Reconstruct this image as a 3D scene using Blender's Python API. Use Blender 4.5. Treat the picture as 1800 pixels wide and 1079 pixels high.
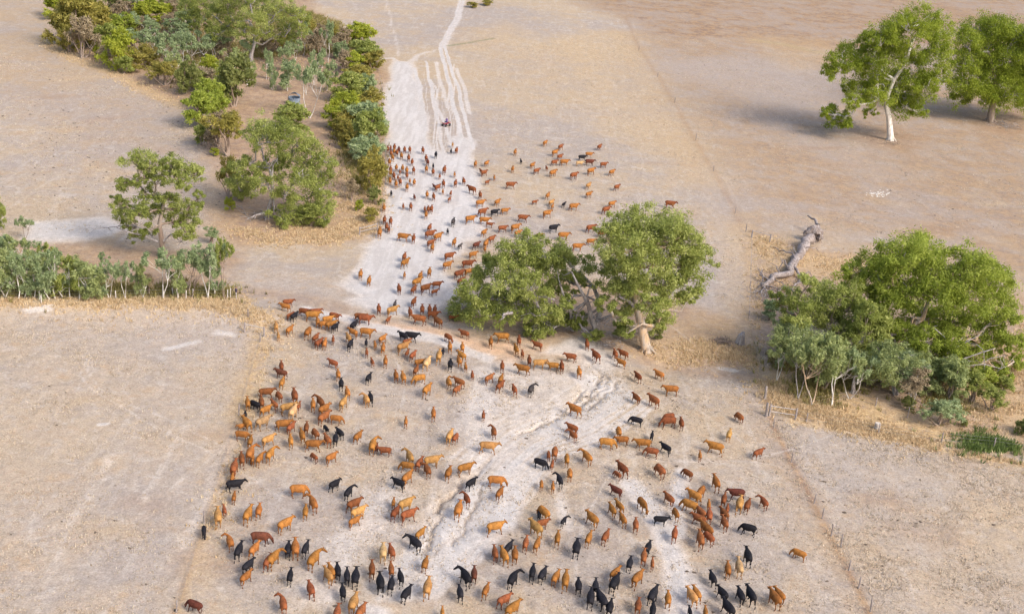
import bpy, bmesh, math, random
import numpy as np
from mathutils import Vector, Matrix

random.seed(7)
RNG = np.random.default_rng(11)
scene = bpy.context.scene
for o in list(bpy.data.objects):
    bpy.data.objects.remove(o, do_unlink=True)
COL = scene.collection

# ------------------------------------------------------------------ camera
PITCH, ROLL, CAMH, FPX = math.radians(22.0), math.radians(5.0), 64.0, 2225.0
ct, st, cr, sr = math.cos(PITCH), math.sin(PITCH), math.cos(ROLL), math.sin(ROLL)
FWD = np.array([0, ct, -st]); R0 = np.array([1.0, 0, 0]); U0 = np.array([0, st, ct])
RGT = R0 * cr + U0 * sr
UPV = U0 * cr - R0 * sr
cam_data = bpy.data.cameras.new('camera')
cam = bpy.data.objects.new('camera', cam_data)
COL.objects.link(cam)
cam_data.sensor_width = 36.0
cam_data.lens = FPX / 1800.0 * 36.0
cam_data.clip_start = 1.0
cam_data.clip_end = 9000.0
M = Matrix(((RGT[0], UPV[0], -FWD[0], 0), (RGT[1], UPV[1], -FWD[1], 0), (RGT[2], UPV[2], -FWD[2], CAMH), (0, 0, 0, 1)))
cam.matrix_world = M
scene.camera = cam

# ------------------------------------------------------------------ sky and sun
SUN_AZ = math.radians(130.0)      # compass from +Y clockwise
SUN_EL = math.radians(40.0)
world = bpy.data.worlds.new('World')
scene.world = world
world.use_nodes = True
wn = world.node_tree.nodes; wl = world.node_tree.links
bg = wn['Background']
sky = wn.new('ShaderNodeTexSky')
sky.sky_type = 'NISHITA'
sky.sun_disc = False
sky.sun_elevation = SUN_EL
sky.sun_rotation = SUN_AZ
sky.dust_density = 4.5
sky.air_density = 1.0
sky.ozone_density = 1.0
wl.new(sky.outputs[0], bg.inputs[0])
bg.inputs[1].default_value = 0.15
sd = bpy.data.lights.new('sun', 'SUN')
sd.energy = 1.2
sd.angle = math.radians(15.0)
sd.color = (1.0, 0.965, 0.92)
sun = bpy.data.objects.new('sun', sd)
COL.objects.link(sun)
sv = Vector((math.sin(SUN_AZ) * math.cos(SUN_EL), math.cos(SUN_AZ) * math.cos(SUN_EL), math.sin(SUN_EL)))
sun.rotation_euler = sv.to_track_quat('Z', 'Y').to_euler()
sun.location = (80, -40, 120)
scene.view_settings.view_transform = 'Standard'
scene.view_settings.look = 'None'
scene.view_settings.gamma = 1.0
scene.view_settings.exposure = 0.76
scene.render.resolution_x = 1024
scene.render.resolution_y = 613

# ------------------------------------------------------------------ small helpers
def tag(o, label=None, cat=None, group=None, kind=None):
    if label: o['label'] = label
    if cat: o['category'] = cat
    if group: o['group'] = group
    if kind: o['kind'] = kind
    return o

def link(name, me, parent=None, mat=None):
    o = bpy.data.objects.new(name, me)
    COL.objects.link(o)
    if parent is not None: o.parent = parent
    if mat is not None and me is not None and len(me.materials) == 0: me.materials.append(mat)
    return o

def empty(name, loc, rz=0.0):
    o = bpy.data.objects.new(name, None)
    COL.objects.link(o)
    o.empty_display_size = 0.5
    o.location = loc; o.rotation_euler = (0, 0, rz)
    return o

def mesh_np(name, V, F, k=4):
    V = np.asarray(V, dtype=np.float32).reshape(-1, 3); F = np.asarray(F, dtype=np.int32).reshape(-1, k)
    me = bpy.data.meshes.new(name)
    me.vertices.add(len(V)); me.vertices.foreach_set('co', V.ravel())
    me.loops.add(F.size); me.loops.foreach_set('vertex_index', F.ravel())
    me.polygons.add(len(F))
    me.polygons.foreach_set('loop_start', np.arange(0, F.size, k, dtype=np.int32))
    me.polygons.foreach_set('loop_total', np.full(len(F), k, dtype=np.int32))
    me.update(calc_edges=True)
    return me

def color_attr(me, name, arr):
    a = me.color_attributes.new(name, 'FLOAT_COLOR', 'POINT')
    arr = np.asarray(arr, dtype=np.float32)
    a.data.foreach_set('color', arr.ravel())

def vnoise(x, y, seed=0):
    # smooth value noise on arrays
    xi = np.floor(x).astype(np.int64); yi = np.floor(y).astype(np.int64)
    xf = x - xi; yf = y - yi
    u = xf * xf * (3 - 2 * xf); v = yf * yf * (3 - 2 * yf)
    def h(a, b):
        n = (a * 374761393 + b * 668265263 + seed * 1442695041) & 0xffffffff
        n = ((n ^ (n >> 13)) * 1274126177) & 0xffffffff
        return ((n ^ (n >> 16)) & 0xffff) / 65535.0
    return (h(xi, yi) * (1 - u) + h(xi + 1, yi) * u) * (1 - v) + (h(xi, yi + 1) * (1 - u) + h(xi + 1, yi + 1) * u) * v

def fbm(x, y, seed=0, oct=4):
    s = 0; a = 0.5; t = 0
    for i in range(oct):
        s = s + a * vnoise(x * 2 ** i, y * 2 ** i, seed + i); t += a; a *= 0.5
    return s / t

# ------------------------------------------------------------------ where things stand
def ray(px, py):
    return RGT * (px - 900.0) + UPV * (539.5 - py) + FPX * FWD

def flat(px, py, z=0.0):
    d = ray(px, py); t = (z - CAMH) / d[2]
    return np.array([d[0] * t, d[1] * t, z])

def poly(pts):
    return np.array([flat(a, b)[:2] for a, b in pts])

def seg_dist(X, Y, P, closed=False):
    d = np.full(X.shape, 1e9)
    n = len(P)
    for i in range(n if closed else n - 1):
        ax, ay = P[i]; bx, by = P[(i + 1) % n]
        dx, dy = bx - ax, by - ay
        L = dx * dx + dy * dy + 1e-9
        t = np.clip(((X - ax) * dx + (Y - ay) * dy) / L, 0, 1)
        d = np.minimum(d, np.hypot(X - ax - t * dx, Y - ay - t * dy))
    return d

def inside(X, Y, P):
    r = np.zeros(X.shape, bool)
    n = len(P); j = n - 1
    for i in range(n):
        xi, yi = P[i]; xj, yj = P[j]
        c = ((yi > Y) != (yj > Y)) & (X < (xj - xi) * (Y - yi) / (yj - yi + 1e-12) + xi)
        r ^= c; j = i
    return r

def sstep(a, b, x):
    t = np.clip((x - a) / (b - a), 0, 1)
    return t * t * (3 - 2 * t)

GULLIES = [poly(p) for p in (
    [(1062, 664), (1050, 676), (1040, 686), (1038, 694), (1028, 708), (1018, 719), (1004, 724), (990, 730), (975, 737), (958, 744), (940, 752), (915, 762)],
    [(1053, 650), (1056, 664), (1048, 676), (1034, 684), (1020, 690), (1012, 702), (1008, 712)],
    [(1040, 642), (1052, 652), (1070, 664), (1066, 680), (1050, 694), (1036, 706)],
    [(1086, 672), (1080, 684), (1062, 696), (1046, 710), (1030, 722)],
    [(813, 849), (802, 857), (792, 870), (780, 883), (773, 893), (766, 901)],
    [(775, 907), (768, 920), (757, 938), (750, 955), (747, 972)],
    [(862, 805), (848, 819), (838, 832), (826, 842)],
    [(848, 860), (838, 880), (826, 905), (812, 930), (796, 955)],
)]
GDEPTH = [0.5, 0.3, 0.3, 0.22, 0.6, 0.28, 0.25, 0.2]
CREEK = poly([(-60, 470), (180, 470), (420, 500), (620, 555), (760, 575), (900, 600), (1060, 625), (1180, 640), (1330, 640), (1480, 700), (1640, 745), (1900, 790)])
BANK = poly([(-100, 548), (0, 545), (120, 545), (260, 550), (380, 556), (440, 566)])
RIDGE = poly([(1000, -10), (1080, 40), (1150, 60), (1300, 65), (1500, 78), (1900, 95)])

def height(X, Y):
    X = np.asarray(X, float); Y = np.asarray(Y, float)
    z = 0.9 * (fbm(X / 70.0 + 5, Y / 70.0 + 9, 3, 2) - 0.5)
    z = z - 0.8 * np.exp(-(seg_dist(X, Y, CREEK[7:]) / 5.0) ** 2)
    z = z + 0.9 * np.exp(-(seg_dist(X, Y, BANK) / 3.5) ** 2)
    return z

def gully_cut(X, Y):
    c = np.zeros(X.shape)
    for P, dp in zip(GULLIES, GDEPTH):
        m = (X > P[:, 0].min() - 4) & (X < P[:, 0].max() + 4) & (Y > P[:, 1].min() - 4) & (Y < P[:, 1].max() + 4)
        if not m.any(): continue
        x, y = X[m], Y[m]
        w = fbm(x / 1.3, y / 1.3, 21, 4) - 0.5
        d = seg_dist(x + w * 1.1, y + (fbm(x / 1.1, y / 1.1, 31, 4) - 0.5) * 1.2, P)
        c[m] = np.minimum(c[m], -0.7 * dp * (1 - sstep(0.04, 0.32, d)) * sstep(0.12, 0.42, fbm(x / 3.0, y / 3.0, 77, 2)) - 0.10 * (1 - sstep(0.3, 1.3, d)))
    return c

def G(px, py, dz=0.0):
    z = 0.0
    for _ in range(4):
        p = flat(px, py, z + dz); z = float(height(p[0], p[1]))
    p[2] = z
    return Vector(p)

def H(x, y): return float(height(x, y))

def on_plane(px, py, Y):
    d = ray(px, py); t = Y / d[1]
    return np.array([d[0] * t, Y, CAMH + d[2] * t])

def pxm(x, y, z=0.0):
    d = np.array([x, y, z - CAMH]); return FPX / float(d @ FWD)

# ------------------------------------------------------------------ materials
def new_mat(name):
    m = bpy.data.materials.new(name); m.use_nodes = True
    nt = m.node_tree
    b = nt.nodes['Principled BSDF']
    return m, nt, b

def N(nt, t, **kw):
    n = nt.nodes.new(t)
    for k, v in kw.items():
        if k == 'inp':
            for a, c in v.items(): n.inputs[a].default_value = c
        else: setattr(n, k, v)
    return n

def noise(nt, vec, scale, detail=4, rough=0.6, dist=0.0):
    n = N(nt, 'ShaderNodeTexNoise', inp={'Scale': scale, 'Detail': detail, 'Roughness': rough, 'Distortion': dist})
    nt.links.new(vec, n.inputs['Vector'])
    return n.outputs['Fac']

def mapr(nt, v, a, b, c=0.0, d=1.0, smooth=True):
    n = N(nt, 'ShaderNodeMapRange', inp={'From Min': a, 'From Max': b, 'To Min': c, 'To Max': d})
    if smooth: n.interpolation_type = 'SMOOTHSTEP'
    nt.links.new(v, n.inputs['Value']); return n.outputs['Result']

def mth(nt, op, a, b=None, clamp=False):
    n = N(nt, 'ShaderNodeMath', operation=op, use_clamp=clamp)
    for i, v in enumerate((a, b)):
        if v is None: continue
        if isinstance(v, (int, float)): n.inputs[i].default_value = v
        else: nt.links.new(v, n.inputs[i])
    return n.outputs[0]

def mixc(nt, fac, a, b, mode='MIX'):
    n = N(nt, 'ShaderNodeMix', data_type='RGBA', blend_type=mode)
    for i, v in ((0, fac), (6, a), (7, b)):
        if isinstance(v, (int, float)): n.inputs[i].default_value = v
        elif isinstance(v, tuple): n.inputs[i].default_value = (*v, 1.0)
        else: nt.links.new(v, n.inputs[i])
    return n.outputs[2]

def simple(name, c, c2=None, scale=3.0, rough=0.8, metal=0.0, bump=0.0):
    m, nt, b = new_mat(name)
    tc = N(nt, 'ShaderNodeTexCoord').outputs['Object']
    f = noise(nt, tc, scale, 5)
    c2 = c2 or tuple(x * 0.7 for x in c)
    nt.links.new(mixc(nt, mapr(nt, f, 0.35, 0.65), c, c2), b.inputs['Base Color'])
    b.inputs['Roughness'].default_value = rough; b.inputs['Metallic'].default_value = metal
    b.inputs['Specular IOR Level'].default_value = 0.25
    if bump:
        bn = N(nt, 'ShaderNodeBump', inp={'Strength': 0.6, 'Distance': bump}); nt.links.new(f, bn.inputs['Height'])
        nt.links.new(bn.outputs[0], b.inputs['Normal'])
    return m

# ------------------------------------------------------------------ ground sheet
ys = [-900, -400, -150, -50, 20, 50]
y = 70.0
while y < 470: ys.append(y); y += 0.215 if 118 < y < 196 else max(0.34, 0.34 * (y / 120.0) ** 1.2)
while y < 6000: ys.append(y); y *= 1.12
ys.append(7000)
ys = np.array(ys)
us = np.concatenate([[-40, -12, -5, -2.6, -1.7, -1.3], np.arange(-1.08, -0.20, 0.0054), np.arange(-0.20, 0.32, 0.0022), np.arange(0.32, 1.08, 0.0054), [1.3, 1.7, 2.6, 5, 12, 40]])
YY, UU = np.meshgrid(ys, us, indexing='ij')
XX = UU * (0.43 * np.clip(YY, 60, 600) + 14)
jit = np.where(np.abs(UU) < 1.05, 1.0, 0.0)
nearz = jit * np.where((YY > 70) & (YY < 460), 1.0, 0.0)
rel = (fbm(XX / 2.2, YY / 2.2, 41, 3) - 0.5) * 0.16 + (vnoise(XX / 0.7, YY / 0.7, 43) - 0.5) * 0.05
ZZ = height(XX, YY) + nearz * (gully_cut(XX, YY) + rel)
WX = XX + (fbm(XX / 9, YY / 9, 51, 3) - 0.5) * 7
WY = YY + (fbm(XX / 9, YY / 9, 61, 3) - 0.5) * 7

ch = {k: np.zeros(XX.shape) for k in ('dust', 'sand', 'brown', 'straw', 'gully', 'green', 'grey', 'field')}
def area(key, pts, soft, amt=1.0, warp=1.0):
    P = poly(pts)
    x = XX * (1 - warp) + WX * warp; yv = YY * (1 - warp) + WY * warp
    m = (x > P[:, 0].min() - soft) & (x < P[:, 0].max() + soft) & (yv > P[:, 1].min() - soft) & (yv < P[:, 1].max() + soft)
    xs, yy = x[m], yv[m]
    d = seg_dist(xs, yy, P, True); d = np.where(inside(xs, yy, P), d, -d)
    ch[key][m] = np.maximum(ch[key][m], amt * sstep(-soft, soft, d))
def line(key, pts, w, soft, amt=1.0, warp=0.12, world=False):
    P = np.array(pts) if world else poly(pts)
    x = XX * (1 - warp) + WX * warp; yv = YY * (1 - warp) + WY * warp
    r = w + soft
    m = (x > P[:, 0].min() - r) & (x < P[:, 0].max() + r) & (yv > P[:, 1].min() - r) & (yv < P[:, 1].max() + r)
    d = seg_dist(x[m], yv[m], P)
    ch[key][m] = np.maximum(ch[key][m], amt * (1 - sstep(w - soft * 0.5, w + soft, d)))
# dust: the stock lane and the washout
area('dust', [(690,108),(722,110),(735,150),(745,200),(752,262),(786,270),(800,240),(826,244),(836,290),(836,350),(828,400),(800,460),(765,520),(720,545),(650,528),(600,505),(625,480),(652,440),(668,400),(680,330),(678,250),(678,180),(686,130)], 2.2, 1.0, 0.4)
area('dust', [(690,330),(830,330),(840,400),(800,480),(770,545),(700,548),(620,525),(650,440)], 3.0, 1.0)
line('dust', [(703,116),(690,103),(668,104)], 0.4, 1.0, .7)
line('dust', [(720,112),(735,98),(752,92)], 0.4, 1.6, .6)
line('dust', [(773,85),(782,120),(792,160),(806,215),(815,262)], 0.3, 0.5, 1.0)
line('dust', [(781,82),(793,125),(806,160),(820,215),(832,262)], 0.25, 0.4, 1.0)
line('dust', [(774,85),(788,55),(802,30),(813,-20)], .25, .7, .8)
line('dust', [(780,85),(794,55),(808,30),(819,-20)], .4, 1.2, .7)
line('dust', [(777,85),(791,55),(805,30),(816,-20)], 1.4, 2.6, .25)
line('dust', [(748,108),(754,140),(764,175),(780,215),(798,262)], 0.2, 0.4, .9)
line('dust', [(757,140),(762,180),(772,225),(778,270)], 0.2, 0.35, .85)
line('dust', [(727,120),(738,150),(745,200),(746,262)], 0.3, 0.5, .95)
line('dust', [(733,150),(741,180),(748,230)], 0.5, 0.5, .8)
line('dust', [(725,160),(733,200),(736,245)], 0.4, 0.5, .8)
line('dust', [(800,60),(770,88),(735,98)], 0.4, 1.6, .35)
line('dust', [(700,100),(696,70),(688,40),(676,-10)], 0.3, 1.2, .42)
line('dust', [(801,120),(815,155),(826,200)], 0.4, 0.5, .55)
line('dust', [(765,110),(775,150),(790,190)], 0.4, 0.5, .55)
line('dust', [(968,50),(990,85)], 0.6, 2.6, .22)
line('dust', [(985,50),(1005,85)], 0.5, 2.2, .20)
area('grey', [(640,470),(610,500),(560,520),(640,540),(680,500)], 4.0, .5)
area('dust', [(530,543),(620,556),(700,575),(790,598),(870,628),(860,640),(780,617),(690,592),(610,570),(540,556)], 1.0, .75, .5)
area('dust', [(815,618),(870,630),(960,640),(1040,636),(1080,645),(1112,670),(1112,700),(1080,730),(1035,762),(975,790),(925,810),(895,850),(870,890),(840,920),(800,960),(770,1000),(740,1060),(690,1079),(640,1079),(620,1050),(660,1000),(690,940),(730,880),(750,850),(720,830),(780,790),(820,770),(850,720),(835,680),(845,655)], 5.0, .42)
area('dust', [(1000,660),(1060,655),(1100,670),(1108,700),(1070,740),(1020,765),(960,770),(930,765),(1000,725),(1040,700)], 2.5, .85)
area('dust', [(1010,600),(1060,615),(1095,640),(1110,670),(1080,668),(1040,640),(960,622)], 2.0, .6)
area('dust', [(800,840),(870,800),(900,820),(880,870),(850,910),(800,960),(750,980),(760,900)], 2.5, .7)
line('dust', [(890,860),(880,890),(868,915)], 1.5, 1.6, .95)
line('dust', [(840,855),(800,905),(775,935),(735,980),(700,1010)], 1.0, 1.2, .85)
line('dust', [(880,880),(845,930),(800,970),(770,1010)], 0.7, 0.9, .8)
area('dust', [(630,1040),(690,1030),(720,1045),(700,1079),(620,1079)], 1.5, .75)
area('dust', [(560,700),(640,880),(700,860),(720,800),(780,780),(700,840)], 3.0, .25)
line('dust', [(690,870),(640,930),(600,980),(560,1040)], 2.2, 3, .45)
line('dust', [(860,660),(850,720),(845,780)], 2.0, 4, .5)
line('dust', [(1108,850),(1140,890),(1165,930),(1185,985),(1200,1079)], 0.9, 1.6, .75)
line('dust', [(1192,830),(1188,880),(1190,940)], 0.6, 1.2, .65)
line('dust', [(1170,920),(1195,990),(1230,1040)], 0.6, 1.5, .5)
line('dust', [(980,840),(990,890),(1000,930)], 0.5, 1.3, .45)
area('dust', [(560,560),(700,600),(820,625),(840,700),(700,640)], 3.0, .12)
line('dust', [(290,612),(320,610)], 0.5, 1.2, .7, 1.0)
line('dust', [(350,594),(372,595)], 0.4, 1.0, .6, 1.0)
line('dust', [(148,757),(160,753)], 0.2, 0.5, .8, .6)
line('dust', [(40,556),(75,554)], 0.7, .8, .6, .4)
area('dust', [(60,385),(160,375),(215,395),(190,420),(110,425),(30,420)], 2.5, .72)
line('dust', [(100,390),(98,365),(102,345)], 0.4, 1.6, .35)
area('grey', [(0,555),(420,570),(455,610),(440,660),(250,640),(0,590)], 4.0, .7)
line('dust', [(1290,1079),(1120,790)], 0.2, .4, .0)
# orange sand of the crossing
area('sand', [(600,556),(700,566),(790,585),(880,600),(930,615),(905,640),(860,628),(780,602),(690,580),(610,565)], 2.0, .85)
line('sand', [(930,612),(1010,625)], 1.5, 3, .4)
line('brown', [(350,510),(440,516),(520,526),(600,545)], 1.5, 2.2, .45)
line('grey', [(440,505),(540,505),(620,520)], 3.0, 4, .5)
# plantation floors
area('brown', [(90,60),(140,110),(200,130),(280,175),(330,195),(370,250),(385,330),(380,400),(410,440),(480,415),(560,435),(640,415),(668,400),(676,330),(676,250),(672,180),(680,130),(668,108),(640,60),(560,30),(540,-20),(80,-20)], 3.0, .80)
area('brown', [(0,425),(120,425),(300,440),(410,445),(415,525),(200,528),(0,528)], 2.0, .70)
area('straw', [(580,270),(640,260),(665,330),(668,400),(600,425),(540,425),(420,425),(590,400),(600,330)], 4.0, .65)
line('straw', [(70,70),(130,105),(180,122),(250,155),(320,190)], 1.2, 2.2, .8)
line('straw', [(380,300),(372,350),(400,400)], 1.2, 2.2, .35)
area('straw', [(-60,520),(200,522),(400,522),(445,545),(455,585),(430,585),(380,560),(200,556),(-60,552)], 1.6, .60)
line('straw', [(-60,524),(200,526),(400,524),(440,532)], 0.6, 1.0, .9)
line('straw', [(460,560),(452,620),(436,690),(420,740)], 0.8, 2.0, .75)
line('straw', [(420,740),(398,840),(372,920),(340,1020),(320,1090)], 0.8, 3.0, .40)
line('straw', [(500,560),(470,640)], 2.0, 4, .35)
line('brown', [(455,605),(440,665),(425,720),(408,770)], 0.5, 1.3, .55)
line('grey', [(418,740),(396,800),(370,860),(350,930),(330,1010),(310,1079)], 1.0, 1.3, .8)
# creek line and its far bank
area('brown', [(790,560),(880,590),(1000,605),(1120,628),(1230,645),(1330,650),(1345,610),(1320,560),(1240,540),(1200,530),(1120,500),(1000,480),(900,520)], 2.5, .72)
area('straw', [(1135,620),(1220,632),(1300,640),(1330,610),(1300,560),(1240,540),(1180,565)], 3.0, .40)
area('brown', [(1205,590),(1270,590),(1330,605),(1335,630),(1230,622)], 1.5, .8)
area('grey', [(1160,545),(1230,520),(1290,545),(1250,575),(1190,575)], 3.0, .8)
area('brown', [(1318,400),(1400,420),(1480,440),(1560,440),(1800,520),(1880,560),(1900,800),(1780,790),(1640,760),(1500,740),(1400,735),(1355,700),(1340,640),(1320,560)], 3.0, .60)
area('straw', [(1350,650),(1440,690),(1530,700),(1640,735),(1700,760),(1660,782),(1560,762),(1480,748),(1400,738),(1350,720)], 2.0, .95)
area('straw', [(1325,405),(1400,430),(1480,450),(1560,445),(1500,490),(1420,480),(1340,470)], 3.0, .65)
area('straw', [(1300,630),(1345,645),(1350,700),(1335,700)], 1.5, .5)
line('straw', [(1318,410),(1316,470),(1313,560)], 0.6, 1.0, .5)
line('straw', [(1304,400),(1300,470),(1296,560),(1290,620)], 2.0, 2.5, .35)
line('straw', [(1395,742),(1500,756),(1600,775),(1700,796),(1860,825)], 0.5, 1.1, .85)
area('straw', [(1680,640),(1760,660),(1850,700),(1850,780),(1740,760)], 4.0, .5)
area('green', [(1680,768),(1720,764),(1790,772),(1780,785),(1700,785)], 1.2, .75, .3)
line('brown', [(1130,628),(1240,650),(1330,660)], 1.0, 2.0, .55)
line('dust', [(1270,640),(1290,643)], .5, .8, .6)
# upper right
area('field', [(995,-40),(1010,0),(1060,22),(1105,34),(1135,62),(1200,72),(1330,70),(1400,82),(1500,90),(1640,86),(1900,110),(1950,-40)], 9.0, 1.0, 1.0)
line('green', [(1330,70),(1380,78),(1440,92)], 0.9, 3.0, .22)
line('straw', [(1330,70),(1380,78),(1450,94)], 2.0, 4, .55)
line('dust', [(1000,25),(1060,28),(1095,38),(1110,62)], 1.0, 5, .25)
area('grey', [(1160,110),(1320,100),(1480,130),(1460,200),(1380,190),(1240,150)], 8.0, .75)
area('grey', [(1350,200),(1480,250),(1600,300),(1560,320),(1400,260)], 6.0, .4)
area('field', [(1480,225),(1640,230),(1900,240),(1900,330),(1700,290),(1520,275)], 8.0, .45)
line('brown', [(1100,30),(1123,86),(1156,133),(1186,180),(1223,246),(1254,300),(1292,372),(1310,404)], 0.35, 0.8, .5)
line('straw', [(1085,60),(1120,120),(1150,180),(1200,260),(1240,320)], 3.0, 6.0, .40)
line('brown', [(1310,404),(1320,480),(1317,560),(1325,640),(1345,700)], 0.4, 1.0, .5)
line('grey', [(1240,300),(1275,380),(1290,450),(1290,560)], 2.0, 3.0, .4)
area('straw', [(960,70),(1030,60),(1080,120),(1040,150),(960,110)], 5.0, .40)
area('straw', [(790,60),(900,40),(940,60),(870,85),(800,90)], 5.0, .40)
line('green', [(788,82),(830,76),(866,70)], 0.35, 0.6, .75)
# fence foot of the right hand paddock
line('brown', [(1342,690),(1360,752),(1391,812),(1430,885),(1461,943),(1492,1003),(1532,1085)], 0.25, 0.5, .85)
line('brown', [(1330,690),(1350,752),(1383,812),(1420,885),(1453,943),(1484,1003),(1520,1085)], 0.8, 2.2, .28)
area('grey', [(1400,760),(1560,790),(1700,820),(1800,840),(1800,900),(1600,880),(1450,830)], 5.0, .45)
area('straw', [(1420,900),(1560,900),(1600,1000),(1520,1040)], 9.0, .22)
area('straw', [(1650,880),(1850,900),(1850,960),(1700,930)], 6.0, .35)
line('dust', [(215,760),(180,840),(110,940),(70,1079)], .5, 1.2, .28)
line('dust', [(330,740),(300,800),(250,880)], .5, 1.2, .28)
line('dust', [(415,760),(370,860),(330,960)], .6, 1.4, .35)
for (a, b, c, d) in ((1062,664,1112,690),):
    pass
# fence-side strip left, soil of clearing round the tank
area('dust', [(400,150),(470,140),(510,175),(500,200),(430,230),(400,200)], 4.0, .15)

area('field', [(1110,60),(1160,130),(1230,240),(1300,380),(1330,400),(1450,400),(1560,430),(1900,520),(1900,60),(1300,60)], 14.0, .72)
area('straw', [(840,90),(960,60),(1080,60),(1120,110),(1170,200),(1210,280),(1100,240),(980,160),(900,130)], 12.0, .28)
area('field', [(-60,-20),(90,-20),(90,70),(200,140),(330,210),(360,270),(330,420),(200,300),(60,200),(-60,150)], 10.0, .30)
area('brown', [(1500,230),(1560,225),(1640,240),(1620,262),(1540,260)], 4.0, .55)
area('brown', [(1690,200),(1760,190),(1850,210),(1830,240),(1720,235)], 4.0, .6)
area('straw', [(1320,60),(1460,70),(1500,110),(1400,130),(1340,100)], 6.0, .35)

# narrow cattle pads worn across the paddocks
prg = np.random.default_rng(42)
for (x0, y0, x1, y1, n, amt) in ((470, 640, 900, 1060, 16, .34), (950, 700, 1400, 1060, 16, .34), (20, 620, 380, 1060, 12, .26), (1420, 790, 1790, 1060, 10, .26), (1150, 110, 1780, 420, 16, .26), (30, 110, 360, 400, 10, .26), (820, 60, 1200, 340, 12, .26)):
    for _ in range(n):
        p = flat(prg.uniform(x0, x1), prg.uniform(y0, y1))[:2]; a = prg.normal(1.45, 0.5); P = [p.copy()]
        for k in range(12):
            a += prg.normal(0, 0.16); p = p + np.array([math.cos(a), math.sin(a)]) * 3.0; P.append(p.copy())
        line('dust', P, 0.12, 0.5, amt * prg.uniform(.6, 1.2), 0.05, True)
for (x0, y0, x1, y1, n) in ((30, 120, 340, 420, 16), (1150, 110, 1780, 420, 22), (20, 620, 380, 1060, 10), (1420, 790, 1790, 1060, 10)):
    for _ in range(n):
        q = (prg.uniform(x0, x1), prg.uniform(y0, y1)); L = prg.uniform(20, 70)
        line(('grey', 'straw', 'brown')[prg.integers(3)], [q, (q[0] + L, q[1] + prg.normal(0, 4))], prg.uniform(0.2, 1.2), 2.5, prg.uniform(.2, .5), 1.0)

rrg = np.random.default_rng(9)
for k in range(9):
    x0 = 738 + k * 7.6 + rrg.normal(0, 1); bow = rrg.normal(0, 3)
    line('dust', [(x0 + rrg.normal(0, 2), 105 + rrg.uniform(0, 50)), (x0 + 3 + bow, 160), (x0 + 7 + bow * .5, 215), (x0 + 10 + rrg.normal(0, 2), 268)], 0.06, 0.32, rrg.uniform(.5, .95), .1)
for k in range(14):
    x0 = 985 + k * 8 + rrg.normal(0, 3); y0 = 655 + k * 5
    line('dust', [(x0 + 60, y0 - 5), (x0 + 30, y0 + 22), (x0 - 20, y0 + 55), (x0 - 110, y0 + 88), (x0 - 190, y0 + 150)], 0.2, 0.6, rrg.uniform(.5, .85), .12)
for k in range(10):
    x0 = 800 + k * 11; line('dust', [(x0 + 70, 800 + k * 3), (x0 + 10, 870 + k * 3), (x0 - 60, 950 + k * 4), (x0 - 130, 1050)], 0.2, 0.7, rrg.uniform(.4, .8), .12)

area('grey', [(-80,560),(430,590),(415,730),(355,920),(300,1090),(-80,1090)], 1.5, .34, .15)
line('brown', [(458,603),(420,731),(359,922),(305,1090)], 0.22, 0.5, .75, .02)
line('straw', [(464,604),(428,731),(368,922),(314,1090)], 0.5, 1.2, .55, .1)
line('brown', [(1345,700),(1360,751),(1391,813),(1431,885),(1461,942),(1492,1003),(1532,1085)], 0.28, 0.45, .95, .02)
area('grey', [(1352,745),(1500,765),(1700,805),(1880,840),(1880,1100),(1545,1100)], 1.5, .30, .15)
area('dust', [(470,600),(1000,660),(1330,670),(1500,1090),(340,1090)], 3.0, .16, .2)

for P in GULLIES:
    r = 3.0
    m = (XX > P[:, 0].min() - r) & (XX < P[:, 0].max() + r) & (YY > P[:, 1].min() - r) & (YY < P[:, 1].max() + r)
    w = fbm(XX[m] / 1.3, YY[m] / 1.3, 21, 4) - 0.5
    d = seg_dist(XX[m] + w * 1.1, YY[m] + (fbm(XX[m] / 1.1, YY[m] / 1.1, 31, 4) - 0.5) * 1.2, P)
    ch['gully'][m] = np.maximum(ch['gully'][m], (1 - sstep(0.05, 0.24, d)) * sstep(0.12, 0.42, fbm(XX[m] / 3.0, YY[m] / 3.0, 77, 2)))

ny, nx = XX.shape
idx = np.arange(ny * nx).reshape(ny, nx)
F = np.stack([idx[:-1, :-1], idx[:-1, 1:], idx[1:, 1:], idx[1:, :-1]], -1).reshape(-1, 4)
gm = mesh_np('ground', np.stack([XX, YY, ZZ], -1), F)
gm.polygons.foreach_set('use_smooth', np.ones(len(F), bool))
color_attr(gm, 'soil_a', np.stack([ch['dust'], ch['sand'], ch['brown'], ch['straw']], -1))
color_attr(gm, 'soil_b', np.stack([ch['gully'], ch['green'], ch['grey'], ch['field']], -1))
ground = link('ground', gm)
tag(ground, 'dry grazed paddock of pale dust and straw stubble with stock tracks', None, None, 'structure')

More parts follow.
